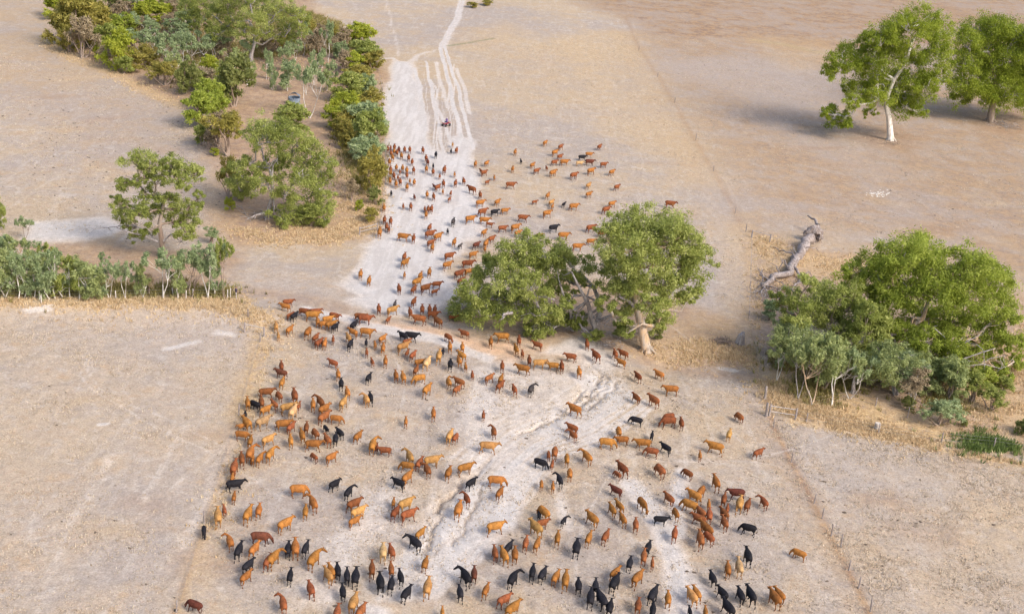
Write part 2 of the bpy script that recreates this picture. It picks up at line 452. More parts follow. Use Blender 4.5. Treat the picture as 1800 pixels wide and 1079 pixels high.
def ground_mat():
    m, nt, b = new_mat('dry_paddock')
    tc = N(nt, 'ShaderNodeTexCoord').outputs['Object']
    aa = N(nt, 'ShaderNodeAttribute', attribute_name='soil_a'); ab = N(nt, 'ShaderNodeAttribute', attribute_name='soil_b')
    sa = N(nt, 'ShaderNodeSeparateColor'); sb = N(nt, 'ShaderNodeSeparateColor')
    nt.links.new(aa.outputs['Color'], sa.inputs[0]); nt.links.new(ab.outputs['Color'], sb.inputs[0])
    dust, sand, brown = sa.outputs; straw = aa.outputs['Alpha']
    gully, green, grey = sb.outputs; field = ab.outputs['Alpha']
    n_big = noise(nt, tc, 0.022, 4, 0.55)
    n_mid = noise(nt, tc, 0.14, 5, 0.65, 0.4)
    n_fin = noise(nt, tc, 0.9, 6, 0.7)
    n_tuf = noise(nt, tc, 3.2, 5, 0.75)
    n_pat = noise(nt, tc, 0.45, 4, 0.6, 0.8)
    # streaks that run along the paddock like mob tracks
    mp = N(nt, 'ShaderNodeMapping'); nt.links.new(tc, mp.inputs[0]); mp.inputs['Scale'].default_value = (1.0, 0.12, 1.0); mp.inputs['Rotation'].default_value = (0, 0, 0.12)
    n_str = noise(nt, mp.outputs[0], 0.8, 4, 0.6, 0.3)
    grey_soil = (0.365, 0.312, 0.272); straw_soil = (0.445, 0.350, 0.245); pale = (0.510, 0.450, 0.395); red = (0.40, 0.255, 0.165)
    f1 = mapr(nt, mth(nt, 'ADD', mth(nt, 'MULTIPLY', n_big, 0.5), mth(nt, 'ADD', mth(nt, 'MULTIPLY', n_mid, 0.3), mth(nt, 'MULTIPLY', n_fin, 0.2))), 0.42, 0.58)
    c = mixc(nt, f1, grey_soil, straw_soil)
    c = mixc(nt, mth(nt, 'MULTIPLY', mapr(nt, n_pat, 0.52, 0.68), 0.5), c, pale)
    c = mixc(nt, mth(nt, 'MULTIPLY', mapr(nt, n_tuf, 0.50, 0.66), mapr(nt, n_mid, 0.42, 0.6, 0.12, 0.6)), c, red)
    c = mixc(nt, mth(nt, 'MULTIPLY', mapr(nt, n_str, 0.52, 0.66), 0.28), c, pale)
    c = mixc(nt, mth(nt, 'MULTIPLY', field, mapr(nt, mth(nt, 'ADD', mth(nt, 'MULTIPLY', n_mid, 0.6), mth(nt, 'MULTIPLY', n_big, 0.4)), 0.42, 0.58, 0.45, 1.0)), c, mixc(nt, mapr(nt, n_pat, 0.42, 0.58), (0.350, 0.230, 0.135), (0.265, 0.185, 0.135)))
    c = mixc(nt, mth(nt, 'MULTIPLY', grey, mapr(nt, n_mid, 0.35, 0.6, 0.2, 0.9)), c, (0.40, 0.345, 0.31))
    c = mixc(nt, mth(nt, 'MULTIPLY', brown, mapr(nt, n_fin, 0.3, 0.6, 0.55, 1.0)), c, mixc(nt, mapr(nt, mth(nt, 'ADD', mth(nt, 'MULTIPLY', n_tuf, 0.5), mth(nt, 'MULTIPLY', n_pat, 0.5)), 0.42, 0.58), (0.265, 0.160, 0.105), (0.42, 0.275, 0.155)))
    c = mixc(nt, mth(nt, 'MULTIPLY', straw, mapr(nt, n_fin, 0.32, 0.55, 0.3, 1.0)), c, mixc(nt, mapr(nt, n_tuf, 0.4, 0.6), (0.60, 0.445, 0.25), (0.42, 0.28, 0.15)))
    c = mixc(nt, mth(nt, 'MULTIPLY', sand, mapr(nt, n_fin, 0.3, 0.6, 0.6, 0.95)), c, (0.64, 0.42, 0.27))
    dd = mth(nt, 'ADD', dust, mth(nt, 'MULTIPLY', mth(nt, 'SUBTRACT', mth(nt, 'ADD', mth(nt, 'MULTIPLY', n_fin, 0.5), mth(nt, 'MULTIPLY', n_str, 0.5)), 0.5), 0.9))
    df = mth(nt, 'MULTIPLY', mapr(nt, dd, 0.12, 0.95), mapr(nt, dust, 0.0, 0.2))
    c = mixc(nt, df, c, mixc(nt, mapr(nt, n_str, 0.4, 0.6), (0.87, 0.815, 0.775), (0.76, 0.70, 0.655)))
    c = mixc(nt, mth(nt, 'MULTIPLY', green, mapr(nt, n_tuf, 0.35, 0.6, 0.4, 1.0)), c, (0.13, 0.17, 0.05))
    c = mixc(nt, mth(nt, 'MULTIPLY', gully, 0.75), c, mixc(nt, n_fin, (0.30, 0.24, 0.20), (0.46, 0.39, 0.33)))
    # hoof marks and litter specks
    vor = N(nt, 'ShaderNodeTexVoronoi', inp={'Scale': 2.1}); nt.links.new(tc, vor.inputs['Vector'])
    spk = mth(nt, 'MULTIPLY', mapr(nt, vor.outputs['Distance'], 0.16, 0.05), mapr(nt, n_mid, 0.5, 0.62))
    c = mixc(nt, mth(nt, 'MULTIPLY', spk, 0.55), c, (0.20, 0.14, 0.10))
    vb = N(nt, 'ShaderNodeTexVoronoi', inp={'Scale': 0.62, 'Randomness': 1.0}); vb.feature = 'SMOOTH_F1'; nt.links.new(tc, vb.inputs['Vector'])
    blot = mth(nt, 'MULTIPLY', mapr(nt, mth(nt, 'ADD', vb.outputs['Distance'], mth(nt, 'MULTIPLY', mth(nt, 'SUBTRACT', n_fin, 0.5), 1.6)), 0.36, 0.10), mapr(nt, dust, 0.5, 0.15))
    c = mixc(nt, mth(nt, 'MULTIPLY', blot, mapr(nt, n_mid, 0.42, 0.62, 0.10, 0.60)), c, (0.43, 0.31, 0.20))
    # per-tuft light / dark grain
    g = mapr(nt, mth(nt, 'ADD', mth(nt, 'MULTIPLY', noise(nt, tc, 5.5, 3, 0.8), mapr(nt, dust, 0.3, 0.9, 0.65, 0.4)), mth(nt, 'MULTIPLY', noise(nt, tc, 1.4, 6, 0.75), mapr(nt, dust, 0.3, 0.9, 0.35, 0.25))), 0.32, 0.68, 0.60, 1.34, False)
    cc = N(nt, 'ShaderNodeVectorMath', operation='SCALE'); nt.links.new(c, cc.inputs[0]); nt.links.new(g, cc.inputs['Scale'])
    nt.links.new(cc.outputs[0], b.inputs['Base Color'])
    b.inputs['Roughness'].default_value = 0.95; b.inputs['Specular IOR Level'].default_value = 0.1
    hgt = mth(nt, 'ADD', mth(nt, 'MULTIPLY', n_tuf, 0.12), mth(nt, 'MULTIPLY', n_fin, 0.25))
    bn = N(nt, 'ShaderNodeBump', inp={'Strength': 0.8, 'Distance': 0.6}); nt.links.new(hgt, bn.inputs['Height'])
    nt.links.new(bn.outputs[0], b.inputs['Normal'])
    return m
gm.materials.append(ground_mat())

# ------------------------------------------------------------------ tubes and foliage
def tube(V, F, pts, rad, sides=6, bend=0.0):
    """append a tapered tube through pts to the lists V, F (quads)"""
    pts = [np.array(p, float) for p in pts]
    if len(pts) == 2 and bend:
        mid = (pts[0] + pts[1]) / 2 + RNG.normal(0, bend, 3) * np.linalg.norm(pts[1] - pts[0]); pts = [pts[0], mid, pts[1]]
    n = len(pts)
    base = len(V)
    ref = np.array([0.31, 0.17, 0.93])
    for i, p in enumerate(pts):
        t = pts[min(i + 1, n - 1)] - pts[max(i - 1, 0)]; t = t / (np.linalg.norm(t) + 1e-9)
        if abs(t @ ref) > 0.95: ref = np.array([0.93, 0.2, 0.3])
        a = np.cross(t, ref); a /= np.linalg.norm(a); b = np.cross(t, a)
        r = rad[i] if hasattr(rad, '__len__') and len(rad) == n else np.interp(i / (n - 1), np.linspace(0, 1, len(rad)), rad)
        for k in range(sides):
            th = 2 * math.pi * k / sides
            V.append(p + (a * math.cos(th) + b * math.sin(th)) * r * (1 + 0.12 * math.sin(3 * th + i)))
    for i in range(n - 1):
        for k in range(sides):
            k2 = (k + 1) % sides
            F.append((base + i * sides + k, base + i * sides + k2, base + (i + 1) * sides + k2, base + (i + 1) * sides + k))
    for ring in (0, n - 1):
        b0 = base + ring * sides
        for k in range(1, sides - 1, 2):
            F.append((b0, b0 + k, b0 + k + 1, b0 + (k + 2) % sides))

def wiggle(a, b, n, amp):
    a = np.array(a, float); b = np.array(b, float); L = np.linalg.norm(b - a)
    out = []
    off = np.zeros(3)
    for i in range(n + 1):
        t = i / n
        if 0 < i < n: off = off * 0.6 + RNG.normal(0, amp * L, 3)
        out.append(a + (b - a) * t + (off if 0 < i < n else 0))
    return out

def leaves(centres, crad, per, size, tint_c, droop=0.35, flat_z=0.8):
    """leaf rhombi scattered in clumps -> V, F, tint"""
    n = len(centres) * per
    c = np.repeat(centres, per, axis=0); r = np.repeat(crad, per)
    d = RNG.normal(0, 1, (n, 3)); d /= np.linalg.norm(d, axis=1)[:, None]
    q = RNG.random(n) ** 0.5 * (0.75 + 0.6 * RNG.random(n))
    p = c + d * (r * q)[:, None] * np.array([1, 1, flat_z])
    ax = d * 0.6 + RNG.normal(0, 0.7, (n, 3)); ax[:, 2] -= droop; ax /= np.linalg.norm(ax, axis=1)[:, None]
    w = np.cross(ax, d + RNG.normal(0, 0.35, (n, 3))); w /= (np.linalg.norm(w, axis=1)[:, None] + 1e-9)
    L = size * (0.7 + 0.7 * RNG.random(n)); W = L * 0.34
    V = np.stack([p - ax * L[:, None] * 0.5, p + w * W[:, None] * 0.5, p + ax * L[:, None] * 0.5, p - w * W[:, None] * 0.5], 1).reshape(-1, 3)
    F = np.arange(n * 4).reshape(-1, 4)
    t = np.clip(np.repeat(tint_c, per) + RNG.normal(0, 0.13, n), 0, 1)
    return V, F, np.repeat(t, 4)

def leaf_mat(name, ca, cb, cc, trans=0.48):
    m, nt, b = new_mat(name)
    at = N(nt, 'ShaderNodeAttribute', attribute_name='tint')
    cr_ = N(nt, 'ShaderNodeValToRGB')
    e = cr_.color_ramp.elements
    e[0].position = 0.0; e[0].color = (*ca, 1); e[1].position = 1.0; e[1].color = (*cc, 1)
    x = e.new(0.5); x.color = (*cb, 1)
    nt.links.new(at.outputs['Fac'], cr_.inputs[0])
    nt.links.new(cr_.outputs[0], b.inputs['Base Color'])
    b.inputs['Roughness'].default_value = 0.55; b.inputs['Specular IOR Level'].default_value = 0.3
    tr = N(nt, 'ShaderNodeBsdfTranslucent'); nt.links.new(cr_.outputs[0], tr.inputs[0])
    mx = N(nt, 'ShaderNodeMixShader'); mx.inputs[0].default_value = trans
    nt.links.new(b.outputs[0], mx.inputs[1]); nt.links.new(tr.outputs[0], mx.inputs[2])
    nt.links.new(mx.outputs[0], nt.nodes['Material Output'].inputs[0])
    return m

LEAF = {
    'lime': leaf_mat('lime_gum_leaves', (0.159, 0.202, 0.028), (0.306, 0.372, 0.051), (0.511, 0.562, 0.121)),
    'green': leaf_mat('green_gum_leaves', (0.148, 0.186, 0.045), (0.312, 0.356, 0.085), (0.533, 0.562, 0.191)),
    'bright': leaf_mat('bright_wattle_leaves', (0.192, 0.235, 0.026), (0.368, 0.414, 0.050), (0.560, 0.579, 0.085)),
    'olive': leaf_mat('olive_wattle_leaves', (0.192, 0.179, 0.039), (0.346, 0.310, 0.072), (0.516, 0.441, 0.118)),
    'blue': leaf_mat('blue_green_gum_leaves', (0.177, 0.235, 0.111), (0.317, 0.392, 0.195), (0.531, 0.606, 0.339)),
    'deep': leaf_mat('deep_gum_leaves', (0.137, 0.180, 0.021), (0.267, 0.334, 0.032), (0.454, 0.508, 0.070)),
    'sage': leaf_mat('sage_gum_leaves', (0.193, 0.234, 0.091), (0.340, 0.392, 0.156), (0.522, 0.572, 0.261)),
    'grey': leaf_mat('grey_brown_scrub', (0.190, 0.139, 0.087), (0.305, 0.239, 0.147), (0.445, 0.363, 0.241), 0.15),
    'dark': leaf_mat('dark_gum_leaves', (0.126, 0.152, 0.042), (0.229, 0.254, 0.072), (0.383, 0.400, 0.144)),
}
def bark_mat(name, a, b_, c=None, scale=1.2):
    m, nt, b = new_mat(name)
    tc = N(nt, 'ShaderNodeTexCoord').outputs['Object']
    mp = N(nt, 'ShaderNodeMapping'); nt.links.new(tc, mp.inputs[0]); mp.inputs['Scale'].default_value = (1, 1, 0.3)
    f = noise(nt, mp.outputs[0], scale, 5, 0.65)
    f2 = noise(nt, mp.outputs[0], scale * 4, 5, 0.7)
    cl = mixc(nt, mapr(nt, f, 0.42, 0.58), a, b_)
    if c: cl = mixc(nt, mapr(nt, f2, 0.5, 0.66), cl, c)
    nt.links.new(cl, b.inputs['Base Color']); b.inputs['Roughness'].default_value = 0.8
    bn = N(nt, 'ShaderNodeBump', inp={'Strength': 0.7, 'Distance': 0.08}); nt.links.new(f2, bn.inputs['Height']); nt.links.new(bn.outputs[0], b.inputs['Normal'])
    return m
BARK = {
    'white': bark_mat('white_gum_bark', (0.72, 0.68, 0.63), (0.52, 0.47, 0.42), (0.30, 0.25, 0.21)),
    'tan': bark_mat('peeling_tan_bark', (0.50, 0.35, 0.22), (0.44, 0.39, 0.34), (0.24, 0.17, 0.12)),
    'grey': bark_mat('grey_dead_wood', (0.42, 0.385, 0.375), (0.29, 0.255, 0.245), (0.13, 0.10, 0.09), 1.8),
    'log': bark_mat('weathered_log', (0.36, 0.315, 0.30), (0.22, 0.18, 0.165), (0.09, 0.065, 0.055), 2.4),
    'brown': bark_mat('brown_bark', (0.27, 0.20, 0.155), (0.36, 0.29, 0.24), (0.15, 0.11, 0.09)),
}

def crown_mesh(name, C, R, per, size, mat, droop=0.35, density=1.0, clump=0.3, flat_z=0.8):
    cs, rs, ts = [], [], []
    for c, r in zip(C, R):
        r = r * 1.28
        n = max(6, int(density * 12.5 * (r / 2.0) ** 1.7 + 6))
        lt = RNG.random()
        for k in range(n):
            d = RNG.normal(0, 1, 3); d[2] = abs(d[2]) * 0.9 - 0.35 if RNG.random() < 0.75 else d[2]
            d /= np.linalg.norm(d)
            q = 0.35 + 0.65 * RNG.random() ** 0.5
            cs.append(np.array(c) + d * r * q * np.array([1, 1, 0.9]) + RNG.normal(0, 0.15, 3) * r)
            rs.append(max(0.28, r * clump * (0.6 + 1.1 * RNG.random())))
            ts.append(0.2 + 0.45 * lt * 0.7 + 0.38 * RNG.random())
    V, F, T = leaves(np.array(cs), np.array(rs), int(per * 1.85), size * 0.95, np.array(ts), droop, flat_z)
    me = mesh_np(name, V, F)
    color_attr(me, 'tint', np.stack([T, T, T, np.ones_like(T)], -1))
    me.materials.append(mat)
    return me

def big_tree(name, label, cat, base, trunk_px, lobes, leaf, bark, trunk_r=0.8, per=60, size=0.36, twist=0.5, dead=(), density=1.0, sparse=False, limb_bark=None, droop=0.5, depth=0.75, seed=1, clump=0.3):
    """base: photo pixel of trunk foot. trunk_px: (x, y) points of the trunk and its forks. lobes: (x, y, radius in pixels)"""
    global RNG
    RNG = np.random.default_rng(seed)
    g = G(*base)
    root = empty(name, g); tag(root, label, cat)
    k = pxm(*g)
    Y0 = g.y
    loc = np.array(g)
    ymax = max(l[1] for l in lobes); ymin = min(l[1] for l in lobes)
    xs = [l[0] for l in lobes]; half = (max(xs) - min(xs)) / 2 / k + 1.0
    C, R = [], []
    for (lx, ly, lr) in lobes:
        v = (ly - ymin) / max(1, (ymax - ymin))          # 0 top, 1 low
        edge = abs(lx - (max(xs) + min(xs)) / 2) / k / half
        dy = half * depth * (RNG.uniform(-1, 1) * (1 - 0.5 * edge) * 0.75 - 0.35 * (v - 0.5))
        p = on_plane(lx, ly, Y0 + dy)
        r = lr / pxm(*p)
        if p[2] < loc[2] + r * 0.5 + 0.3: # too low: bring it towards the camera's far side until it clears the soil
            for _ in range(30):
                dy -= 0.8; p = on_plane(lx, ly, Y0 + dy)
                if p[2] >= loc[2] + r * 0.5 + 0.3: break
        C.append(p - loc); R.append(r)
    me = crown_mesh('crown', C, R, per, size, LEAF[leaf], droop, density, clump)
    link('crown', me, root)
    # trunk
    T = [on_plane(a, b, Y0) - loc for a, b in trunk_px]
    T = [np.array([0, 0, -0.3])] + T
    V, F = [], []
    rad = np.linspace(trunk_r, trunk_r * 0.38, len(T)); rad[0] = trunk_r * 1.5
    foot = T[0] + (T[1] - T[0]) * 0.25
    tube(V, F, [T[0], foot] + T[1:], [rad[0], trunk_r * 1.05] + list(rad[1:]), 9)
    for q in range(6):   # root flare
        a = q * 1.05 + RNG.random() * .5
        tube(V, F, [np.array([0, 0, 0.9 * trunk_r]) + 0.4 * trunk_r * np.array([math.cos(a), math.sin(a), 0]), np.array([math.cos(a), math.sin(a), 0]) * trunk_r * 2.2 + np.array([0, 0, -0.12])], [trunk_r * 0.5, 0.08], 5)
    link('trunk', mesh_np('trunk', V, F), root, BARK[bark])
    # limbs to the lobes
    top = T[-1]; forks = T[-2:] if len(T) > 2 else [T[-1]]
    hubs = list(T[max(1, len(T) - 3):])
    order = sorted(range(len(C)), key=lambda i: np.linalg.norm(C[i] - top))
    for i in order:
        c, r = C[i], R[i]
        j = min(range(len(hubs)), key=lambda q: np.linalg.norm(hubs[q] - c) + (3.0 if hubs[q][2] > c[2] + 1 else 0))
        h = hubs[j]; L = np.linalg.norm(c - h)
        V, F = [], []
        pts = wiggle(h, c, 4, 0.07)
        r0 = min(trunk_r * 0.45, 0.05 * L + 0.07)
        tube(V, F, pts, [r0, r0 * 0.35], 6)
        for q in range(4 if not sparse else 6):
            d = RNG.normal(0, 1, 3); d[2] = abs(d[2]); d /= np.linalg.norm(d)
            s0 = pts[2 + q % 3]
            e = c + d * r * 0.95
            tube(V, F, wiggle(s0, e, 3, 0.1), [r0 * 0.3, 0.025], 4)
        hubs.append(pts[3]); hubs.append(c)
        link('limb', mesh_np('limb', V, F), root, BARK[limb_bark or bark])
    for dpath in dead:
        V, F = [], []
        w = dpath[0]; pts = [on_plane(a, b, Y0 + dd) - loc for (a, b, dd) in dpath[1:]]
        tube(V, F, pts, [w, w * 0.25], 6)
        for q in range(6):
            i = RNG.integers(1, len(pts)); e = pts[i] + RNG.normal(0, 1, 3) * np.linalg.norm(pts[-1] - pts[0]) * 0.18
            tube(V, F, wiggle(pts[i], e, 3, 0.1), [w * 0.3, 0.02], 4)
        o = link('dead_limb', mesh_np('dead_limb', V, F), root, BARK['grey'])
        o['label'] = 'bare grey dead limb without leaves'
    return root

# ------------------------------------------------------------------ big trees
big_tree('gum_tree', 'bright green gum with thick white trunk, standing in the upper right paddock', 'tree', (1566, 247),
    [(1562, 205), (1556, 178), (1572, 140), (1592, 112), (1602, 78)],
    [(1588, 49, 28), (1618, 43, 28), (1648, 61, 25), (1650, 81, 19), (1548, 67, 23), (1528, 75, 16), (1570, 75, 23), (1482, 109, 23), (1500, 101, 23), (1466, 127, 16), (1540, 107, 28), (1590, 101, 23), (1640, 107, 25), (1530, 137, 23), (1600, 139, 32), (1570, 159, 28), (1630, 157, 21), (1505, 154, 19), (1590, 187, 21), (1545, 174, 23), (1500, 181, 14), (1466, 209, 20), (1482, 215, 14), (1452, 199, 11), (1612, 197, 14), (1530, 201, 10), (1650, 137, 14)],
    'deep', 'white', 0.66, 56, 0.44, seed=3, sparse=True, density=1.0, clump=0.27)
big_tree('gum_tree', 'darker spreading gum at the right edge with fallen limbs at its foot', 'tree', (1740, 214),
    [(1745, 180), (1752, 155), (1745, 120), (1738, 92)],
    [(1722, 60, 26), (1748, 52, 26), (1770, 70, 29), (1700, 68, 18), (1795, 62, 23), (1705, 92, 20), (1735, 88, 26), (1690, 118, 22), (1728, 122, 29), (1770, 105, 29), (1800, 100, 29), (1700, 150, 29), (1725, 160, 23), (1760, 142, 32), (1795, 140, 32), (1780, 170, 26), (1812, 175, 26), (1690, 170, 15), (1850, 70, 29), (1870, 110, 32), (1845, 140, 32), (1830, 105, 29), (1748, 175, 18)],
    'deep', 'brown', 0.85, 60, 0.44, seed=4, sparse=True, density=1.0, limb_bark='grey', clump=0.28)
big_tree('gum_tree', 'tall green gum with peeling tan trunk right of the leaning grey trunks by the crossing', 'tree', (1137, 616),
    [(1128, 575), (1120, 540), (1114, 512), (1122, 470), (1135, 430)],
    [(1129, 404, 35), (1164, 398, 30), (1097, 410, 28), (1189, 410, 27), (1066, 406, 16), (1202, 438, 28), (1157, 435, 33), (1112, 438, 30), (1074, 442, 25), (1230, 456, 21), (1188, 469, 28), (1140, 470, 33), (1092, 476, 28), (1054, 465, 21), (1211, 494, 23), (1164, 503, 28), (1116, 508, 25), (1078, 511, 25), (1188, 527, 23), (1150, 541, 21), (1100, 539, 18), (1066, 536, 15), (1164, 562, 15), (1098, 565, 11), (1152, 572, 12), (1211, 522, 12), (1100, 587, 10)],
    'green', 'tan', 0.62, 66, 0.36, seed=5, density=1.15, limb_bark='tan',
    dead=((0.30, (1116, 540, 0), (1104, 528, -1), (1092, 524, -2)),))
big_tree('gum_tree', 'wide low drooping gum whose leaning bare grey trunks stand beside the stock crossing', 'tree', (1046, 584),
    [(1052, 560), (1056, 535), (1044, 505), (1020, 480)],
    [(932, 430, 22), (958, 452, 26), (905, 445, 22), (985, 452, 22), (880, 462, 22), (925, 468, 28), (965, 485, 26), (1005, 470, 20), (850, 490, 22), (890, 495, 28), (935, 505, 26), (980, 512, 20), (832, 515, 22), (868, 525, 26), (905, 530, 22), (815, 540, 20), (845, 552, 22), (880, 556, 20), (800, 553, 12), (1010, 500, 16), (985, 555, 16), (955, 548, 23), (925, 560, 18), (960, 575, 22), (995, 570, 18), (1016, 565, 13), (1040, 590, 9), (935, 582, 12), (1000, 530, 14)],
    'green', 'grey', 0.42, 66, 0.36, seed=6, density=1.05, droop=0.8, limb_bark='grey',
    dead=((0.40, (1048, 582, 0), (1040, 560, -1), (1032, 530, -2), (1018, 505, -3), (1005, 478, -4)), (0.28, (1052, 565, 0), (1072, 555, -2), (1090, 548, -3)),
          (0.30, (1006, 580, 0), (1003, 550, -1), (992, 525, -2), (985, 500, -3)), (0.24, (1010, 545, -1), (1030, 530, -2), (1036, 505, -2)), (0.22, (900, 550, -6), (885, 552, -7), (884, 560, -8)), (0.15, (940, 520, -5), (960, 522, -6), (975, 527, -6))))
big_tree('gum_tree', 'largest gum of the scene, a broad bright dome in the right hand creek', 'tree', (1577, 624),
    [(1580, 595), (1600, 572), (1622, 560), (1632, 530), (1625, 500)],
    [(1590, 448, 32), (1625, 446, 32), (1558, 462, 28), (1528, 470, 24), (1595, 480, 34), (1640, 480, 34), (1555, 500, 28), (1700, 458, 24), (1725, 475, 28), (1748, 495, 26), (1690, 490, 32), (1600, 520, 30), (1650, 520, 32), (1700, 525, 34), (1745, 530, 30), (1560, 530, 24), (1765, 560, 20), (1740, 575, 22), (1690, 565, 28), (1640, 560, 26), (1605, 560, 22), (1775, 600, 20), (1780, 635, 14), (1660, 600, 22), (1625, 600, 20), (1755, 650, 14), (1700, 620, 14), (1500, 480, 18), (1510, 505, 22), (1770, 660, 10), (1530, 545, 24), (1550, 575, 24), (1590, 590, 22), (1635, 625, 22), (1672, 618, 22), (1715, 600, 24), (1745, 610, 18), (1705, 650, 20), (1665, 655, 20), (1735, 665, 16), (1615, 640, 18)],
    'lime', 'tan', 0.50, 68, 0.37, seed=8, density=1.25,
    dead=((0.22, (1600, 605, -2), (1640, 575, -4), (1658, 590, -5)), (0.16, (1650, 640, -5), (1690, 632, -6), (1730, 618, -6), (1750, 612, -6)), (0.12, (1665, 620, -5), (1700, 600, -6), (1720, 590, -6)), (0.12, (1680, 645, -5), (1730, 640, -6), (1760, 648, -6)), (0.10, (1700, 650, -4), (1740, 630, -5), (1765, 625, -5))))
big_tree('gum_tree', 'rounded mid green gum crowding the left side of the broad creek gum', 'tree', (1478, 640),
    [(1474, 610), (1470, 580)],
    [(1440, 518, 24), (1405, 528, 22), (1470, 530, 24), (1500, 515, 20), (1380, 545, 16), (1425, 550, 26), (1460, 562, 24), (1500, 548, 24), (1525, 560, 20), (1515, 585, 22), (1480, 595, 20), (1400, 560, 18), (1420, 500, 14), (1365, 520, 9)],
    'green', 'brown', 0.35, 66, 0.34, seed=9, density=1.2)
big_tree('gum_tree', 'large multi stemmed grey green gum at the lower end of the upper left plantation', 'tree', (470, 384),
    [(474, 362), (480, 342), (478, 318), (474, 298)],
    [(465, 222, 20), (490, 225, 18), (445, 238, 17), (500, 242, 22), (525, 248, 22), (470, 250, 22), (548, 268, 20), (515, 275, 22), (572, 285, 17), (545, 295, 22), (480, 285, 16), (440, 288, 18), (420, 300, 18), (455, 300, 16), (415, 322, 17), (565, 312, 18), (530, 318, 22), (500, 312, 18), (460, 325, 16), (428, 340, 13), (500, 345, 20), (540, 350, 22), (565, 372, 19), (520, 375, 22), (485, 380, 15), (570, 345, 15), (575, 392, 9), (498, 392, 10), (440, 320, 13)],
    'green', 'grey', 0.38, 56, 0.34, seed=10, density=1.0, sparse=True, dead=((0.25, (480, 345, 0), (470, 325, -1), (450, 328, -2)), (0.2, (478, 310, 0), (480, 290, -1), (488, 280, -2)), (0.25, (466, 375, -1), (450, 378, -2), (438, 384, -3))))
big_tree('gum_tree', 'open crowned olive gum standing alone above the lower left saplings', 'tree', (287, 453),
    [(284, 420), (280, 395), (285, 370), (290, 350)],
    [(235, 285, 18), (250, 280, 16), (268, 292, 19), (255, 300, 16), (272, 315, 14), (300, 292, 18), (315, 300, 16), (310, 315, 18), (338, 308, 15), (345, 300, 9), (325, 325, 12), (222, 322, 14), (240, 318, 11), (212, 330, 7), (260, 345, 16), (278, 358, 18), (298, 352, 14), (225, 375, 18), (215, 365, 14), (250, 378, 16), (275, 375, 16), (315, 365, 18), (330, 378, 16), (205, 350, 9), (345, 360, 9), (310, 388, 16), (335, 400, 16), (225, 398, 12), (262, 405, 12), (320, 412, 14), (240, 415, 11), (350, 345, 7)],
    'green', 'brown', 0.42, 50, 0.34, seed=12, density=1.0, sparse=True, clump=0.28, dead=((0.18, (284, 428, 0), (255, 415, -1), (225, 408, -2), (205, 400, -2)), (0.16, (286, 425, 0), (300, 412, -1), (318, 425, -2)), (0.15, (270, 415, 0), (235, 395, 1), (190, 400, 2))))
big_tree('gum_tree', 'tall gum with pale trunk inside the top of the upper left plantation', 'tree', (441, 114),
    [(442, 95), (448, 75), (446, 55), (440, 40)],
    [(400, 15, 18), (430, 8, 20), (465, 10, 20), (495, 18, 18), (520, 28, 16), (380, 28, 16), (410, 38, 17), (445, 35, 20), (480, 38, 20), (510, 48, 16), (528, 52, 12), (395, 55, 14), (430, 58, 14), (465, 60, 15), (500, 66, 12), (375, 62, 10), (535, 30, 10), (450, -8, 18), (420, -12, 16), (390, -5, 16)],
    'green', 'grey', 0.5, 56, 0.36, seed=13, density=1.0, sparse=True)
big_tree('gum_tree', 'leafy gum half hidden behind the pale trunked plantation gum at the top edge', 'tree', (350, 82),
    [(348, 60), (345, 40)],
    [(325, 12, 15), (345, 5, 16), (365, 18, 14), (335, 30, 15), (355, 40, 14), (330, 48, 11), (372, 48, 11), (350, -10, 16), (370, 0, 14)],
    'green', 'brown', 0.4, 50, 0.34, seed=14, density=0.9)

big_tree('gum_tree', 'low grey green gum thicket tree filling the front of the right creek clump', 'tree', (1500, 690),
    [(1500, 675), (1502, 662)],
    [(1385, 590, 20), (1372, 615, 15), (1410, 605, 22), (1440, 612, 22), (1470, 625, 22), (1500, 635, 24), (1530, 640, 22), (1562, 645, 22), (1590, 655, 20), (1555, 618, 20), (1590, 628, 18), (1460, 655, 16), (1610, 680, 14), (1575, 675, 16), (1520, 665, 15), (1625, 650, 14), (1400, 635, 13)],
    'sage', 'grey', 0.28, 60, 0.33, seed=21, density=1.0, depth=0.35)


